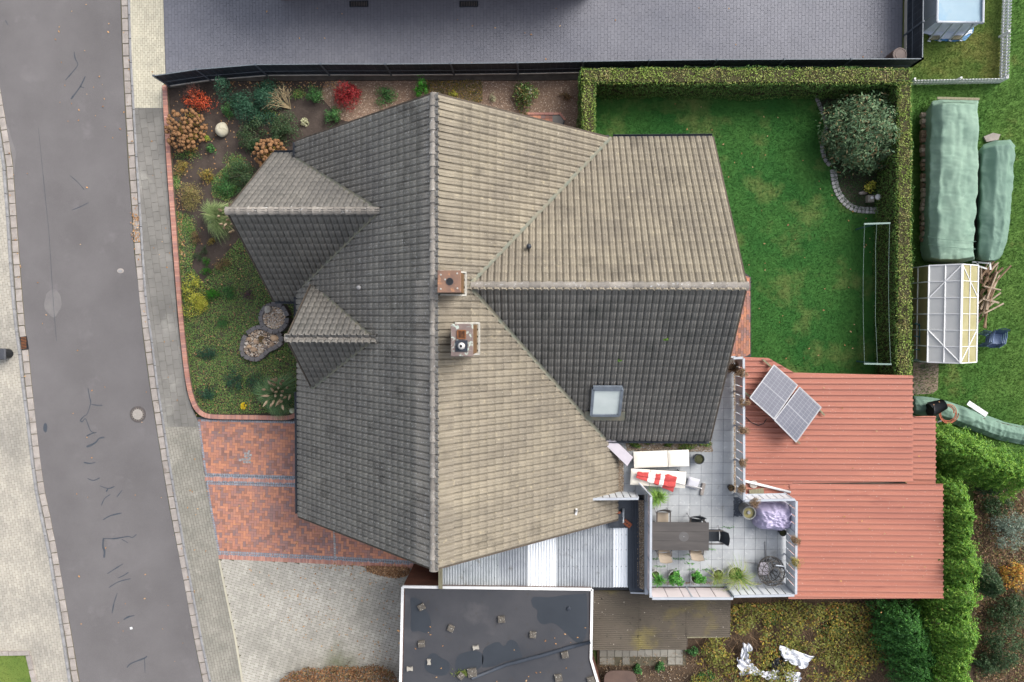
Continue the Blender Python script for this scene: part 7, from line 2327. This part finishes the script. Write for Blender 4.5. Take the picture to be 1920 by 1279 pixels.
wq = PX([(1300, 1222), (1372, 1128), (1480, 1122), (1660, 1128), (1680, 1279), (1640, 1330), (1440, 1330), (1330, 1330), (1290, 1290)], 0)
wv = [(p.x, p.y) for p in wq]
q = scatter(wv, 30000)
dens = np.array([nz(a * .7, b * .7, 3.3) + .5 * nz(a * 2, b * 2, 1) for a, b in q])
q1 = q[dens > -.12 + .3 * rng.uniform(-1, 1, len(q))]
zz = .1 + .55 * np.abs(np.array([nz(a * .9, b * .9, 8) for a, b in q1])) + rng.uniform(0, .3, len(q1))
stuff(leaves('bramble_leaves', np.column_stack([q1, zz]), np.tile([0, 0, 1.], (len(q1), 1)), .075, leafmat('bramble_leaf', [(196, 168, 60), (150, 140, 60), (92, 116, 56), (120, 132, 64), (214, 186, 70), (104, 96, 60), (186, 120, 70), (76, 104, 56), (60, 90, 48)], patch=lin((128, 134, 64), .9), psc=1.2), asp=.65, jit=.5, svar=.6), 'yellowing bramble thicket below the carport', 'brambles')
tb = MB()
for k in range(900):
    s = scatter(wv, 1)[0]
    a = random.uniform(0, 6.283)
    l = random.uniform(.3, 1.1)
    h = random.uniform(.1, .55)
    p0 = Vector((s[0], s[1], random.uniform(.02, .2)))
    p2 = p0 + Vector((math.cos(a) * l, math.sin(a) * l, random.uniform(-.1, .2)))
    p2.z = max(.02, p2.z)
    tb.tube([p0, (p0 + p2) / 2 + Vector((random.gauss(0, .08), random.gauss(0, .08), h)), p2], [.008, .007, .004], 3, caps=False)
stuff(tb.build('bramble_canes', mat('dry_cane', lin((148, 120, 92), K), lin((112, 90, 70), K), sc=3, rough=.9, rnd=.2)), 'dry brown canes and straw below the carport', 'canes')
q = scatter(PX([(1825, 905), (1930, 905), (1930, 1290), (1825, 1290)], 0), 7500)
stuff(leaves('leaf_carpet', np.column_stack([q, .02 + rng.uniform(0, .12, len(q))]), np.tile([0, 0, 1.], (len(q), 1)), .08, leafmat('autumn_litter', [(150, 114, 82), (120, 90, 66), (176, 144, 106), (100, 80, 58), (110, 112, 60), (84, 100, 54)], k=.75, trans=.1), asp=.6), 'brown leaf litter in the lower right corner', 'leaf litter')
q = scatter(PX([(1125, 1235), (1330, 1215), (1380, 1240), (1370, 1300), (1125, 1300)], 0), 1500)
stuff(leaves('straw_litter', np.column_stack([q, .02 + rng.uniform(0, .06, len(q))]), np.tile([0, 0, 1.], (len(q), 1)), .09, leafmat('straw', [(150, 122, 92), (120, 98, 76), (176, 150, 116), (100, 84, 66), (196, 184, 166)], trans=.1), asp=.25), 'straw and debris on the soil below the shed', 'debris')
for lb, x, y, r in (('fresh green shrub at the bottom edge left of the white sheeting', 1327, 1268, 15), ('small green weed clump below the shed slabs', 1236, 1250, 10), ('green weed clump right of the lower shed slabs', 1297, 1222, 11), ('green weed between shed slabs and covered table', 1195, 1255, 8), ('green bramble shoot beside the railing foot', 1345, 1150, 12), ('green bramble bush below the red roof edge', 1450, 1160, 22), ('green bramble clump in the middle of the thicket', 1560, 1180, 24)):
    shrub('wild_plant', lb, x, y, r, .4, L_mid if r < 20 else leafmat('bramble_green_%d' % x, [(92, 124, 62), (120, 142, 70), (70, 104, 54), (170, 160, 70)]), 500 if r < 20 else 700, .075, .55)
# plastic sheeting
m_wsheet = mat('white_sheeting', lin((226, 228, 234), .85), lin((204, 208, 218), .85), sc=4, rough=.35, spec=.5)
def crumple(px_poly, z, m, seed, amp=.16):
    """crumpled sheet laid over a pixel quad"""
    (ax, ay), (bx, by), (cx, cy), (dx, dy) = px_poly
    def fn(u, v):
        x = (ax * (1 - u) + bx * u) * (1 - v) + (dx * (1 - u) + cx * u) * v
        y = (ay * (1 - u) + by * u) * (1 - v) + (dy * (1 - u) + cy * u) * v
        x += 9 * nz(u * 3 + seed, v * 3) * (1 if u in (0, 1) or v in (0, 1) else .6)
        y += 9 * nz(u * 3, v * 3 + seed, 4)
        return P(x, y, z + amp * (nz(u * 4, v * 4, seed) + .6 * nz(u * 9, v * 9, seed + 2)))
    return MB().grid(fn, 22, 18)
for lb, nm, quad, z, m_, sd in (('white plastic sheet, left of the pieces in the thicket', 'plastic_sheet', ((1384, 1232), (1402, 1240), (1440, 1268), (1385, 1262)), .45, m_wsheet, 1),
                        ('narrow white plastic sheet reaching up from the left heap', 'plastic_sheet', ((1392, 1206), (1408, 1210), (1404, 1246), (1388, 1244)), .42, m_wsheet, 2),
                        ('white plastic sheet, upper right of the heap', 'plastic_sheet', ((1462, 1210), (1524, 1232), (1512, 1252), (1468, 1240)), .5, m_wsheet, 3),
                        ('white plastic sheet at the bottom edge left of the black one', 'plastic_sheet', ((1424, 1262), (1458, 1256), (1462, 1274), (1440, 1276)), .45, m_wsheet, 4),
                        ('white plastic sheet at the bottom edge right of the black one', 'plastic_sheet', ((1468, 1258), (1502, 1262), (1500, 1284), (1474, 1280)), .5, m_wsheet, 5),
                        ('crumpled black plastic sheet between the white pieces', 'plastic_sheet', ((1452, 1228), (1482, 1238), (1476, 1266), (1446, 1262)), .42, m_black, 6)):
    tag(crumple(quad, z, m_, sd).build(nm, m_, None, True), lb, 'plastic sheet', 'plastic sheets in the thicket')
# ================================================================ small plants and litter
def beech(label, pts, n, h):
    pl_ = PX(pts, h)
    q = scatter(pl_, n)
    c = np.array([nz(a * 2, b * 2, 2) for a, b in q])
    root = thing('beech_shrub', label, 'shrub', pl_[0])
    leaves('foliage', np.column_stack([q, h * .75 + .2 * c + rng.uniform(-.15, .1, len(q))]), np.tile([0, 0, 1.], (len(q), 1)), .085, leafmat('beech_leaf', [(150, 104, 70), (176, 128, 88), (124, 84, 58), (196, 152, 108), (96, 96, 56), (110, 76, 54)], k=.75, trans=.1), root, asp=.55)
    tw_ = MB()
    for k in range(40):
        s = scatter(pl_, 1)[0]
        tw_.tube([(s[0], s[1], 0), (s[0] + random.gauss(0, .1), s[1] + random.gauss(0, .1), h * .8)], [.012, .004], 4)
    tw_.build('stems', m_twigd, root)
beech('brown leaved beech shrub row at the bottom edge of the yard', [(522, 1279), (545, 1266), (565, 1259), (600, 1258), (640, 1254), (680, 1255), (712, 1250), (730, 1262), (742, 1279), (745, 1300), (520, 1300)], 5200, .7)
lp = PX([(685, 1061), (700, 1060), (760, 1062), (770, 1066), (765, 1078), (745, 1083), (715, 1078), (690, 1070)], 0)
q = scatter(lp, 1500)
stuff(leaves('leaf_heap', np.column_stack([q, ZP + rng.uniform(.01, .1, len(q))]), np.tile([0, 0, 1.], (len(q), 1)), .085, leafmat('heap_leaf', [(176, 136, 100), (146, 110, 82), (200, 162, 122), (120, 92, 70)], k=.85, trans=.1), asp=.55), 'heap of brown leaves swept against the brick border', 'leaf litter')
LP = []
def drop(n, poly, z):
    q = scatter(PX(poly, 0), n)
    LP.append(np.column_stack([q, np.full(n, z)]))
drop(26, [(100, 0), (225, 0), (235, 260), (110, 260)], .012)
drop(36, [(20, 300), (260, 300), (380, 1270), (160, 1270)], .012)
drop(46, [(229, 60), (243, 60), (264, 460), (380, 1200), (370, 1200), (250, 460)], .025)
drop(40, [(250, 100), (305, 100), (420, 1200), (370, 1200)], ZP + .012)
drop(14, [(10, 250), (20, 250), (60, 740), (50, 740)], .025)
drop(60, [(385, 795), (550, 795), (700, 1050), (420, 1030)], ZP + .012)
drop(150, [(460, 1060), (750, 1075), (750, 1240), (640, 1240), (500, 1150)], ZP + .012)
drop(70, [(640, 1052), (770, 1058), (760, 1075), (560, 1064)], ZP + .014)
drop(200, [(325, 170), (560, 170), (540, 300), (420, 370), (325, 380)], .035)
drop(160, [(350, 420), (480, 420), (550, 600), (550, 770), (370, 760)], .12)
drop(60, [(1130, 190), (1640, 190), (1640, 690), (1400, 690), (1330, 260)], .05)
drop(20, [(320, 10), (1680, 10), (1680, 110), (320, 130)], ZP + .012)
drop(220, [(318, 250), (335, 250), (345, 400), (350, 520), (335, 520)], .04)
drop(160, [(400, 152), (640, 152), (640, 165), (400, 165)], .04)
drop(24, [(1400, 710), (1700, 710), (1700, 900), (1400, 900)], ZK + .075)
drop(24, [(1500, 920), (1760, 920), (1760, 1115), (1500, 1115)], ZK + .12)
drop(30, [(765, 1110), (1100, 1110), (1100, 1200), (765, 1270)], ZG)
q = np.concatenate(LP)
stuff(leaves('fallen_leaves', q, np.tile([0, 0, 1.], (len(q), 1)), .085, m_litter, asp=.6, jit=.25), 'single orange fallen leaves scattered over paving and beds', 'fallen leaves')
sp_ = np.concatenate([np.array([P(x + rng.normal(0, 4), y + rng.normal(0, 7), .03)[:] for _ in range(40)]) for x, y in ((254, 410), (254, 438))])
stuff(leaves('gutter_leaves', sp_, np.tile([0, 0, 1.], (len(sp_), 1)), .08, m_litter, asp=.6, jit=.25), 'two patches of brown leaves lying in the right gutter', 'fallen leaves')
pap = tag(MB().box(P(246, 1178, ZR + .01), (.11, .1, .008), rz=R(15)).build('paper_scrap', m_white), 'small white paper scrap lying on the lower road', 'paper')
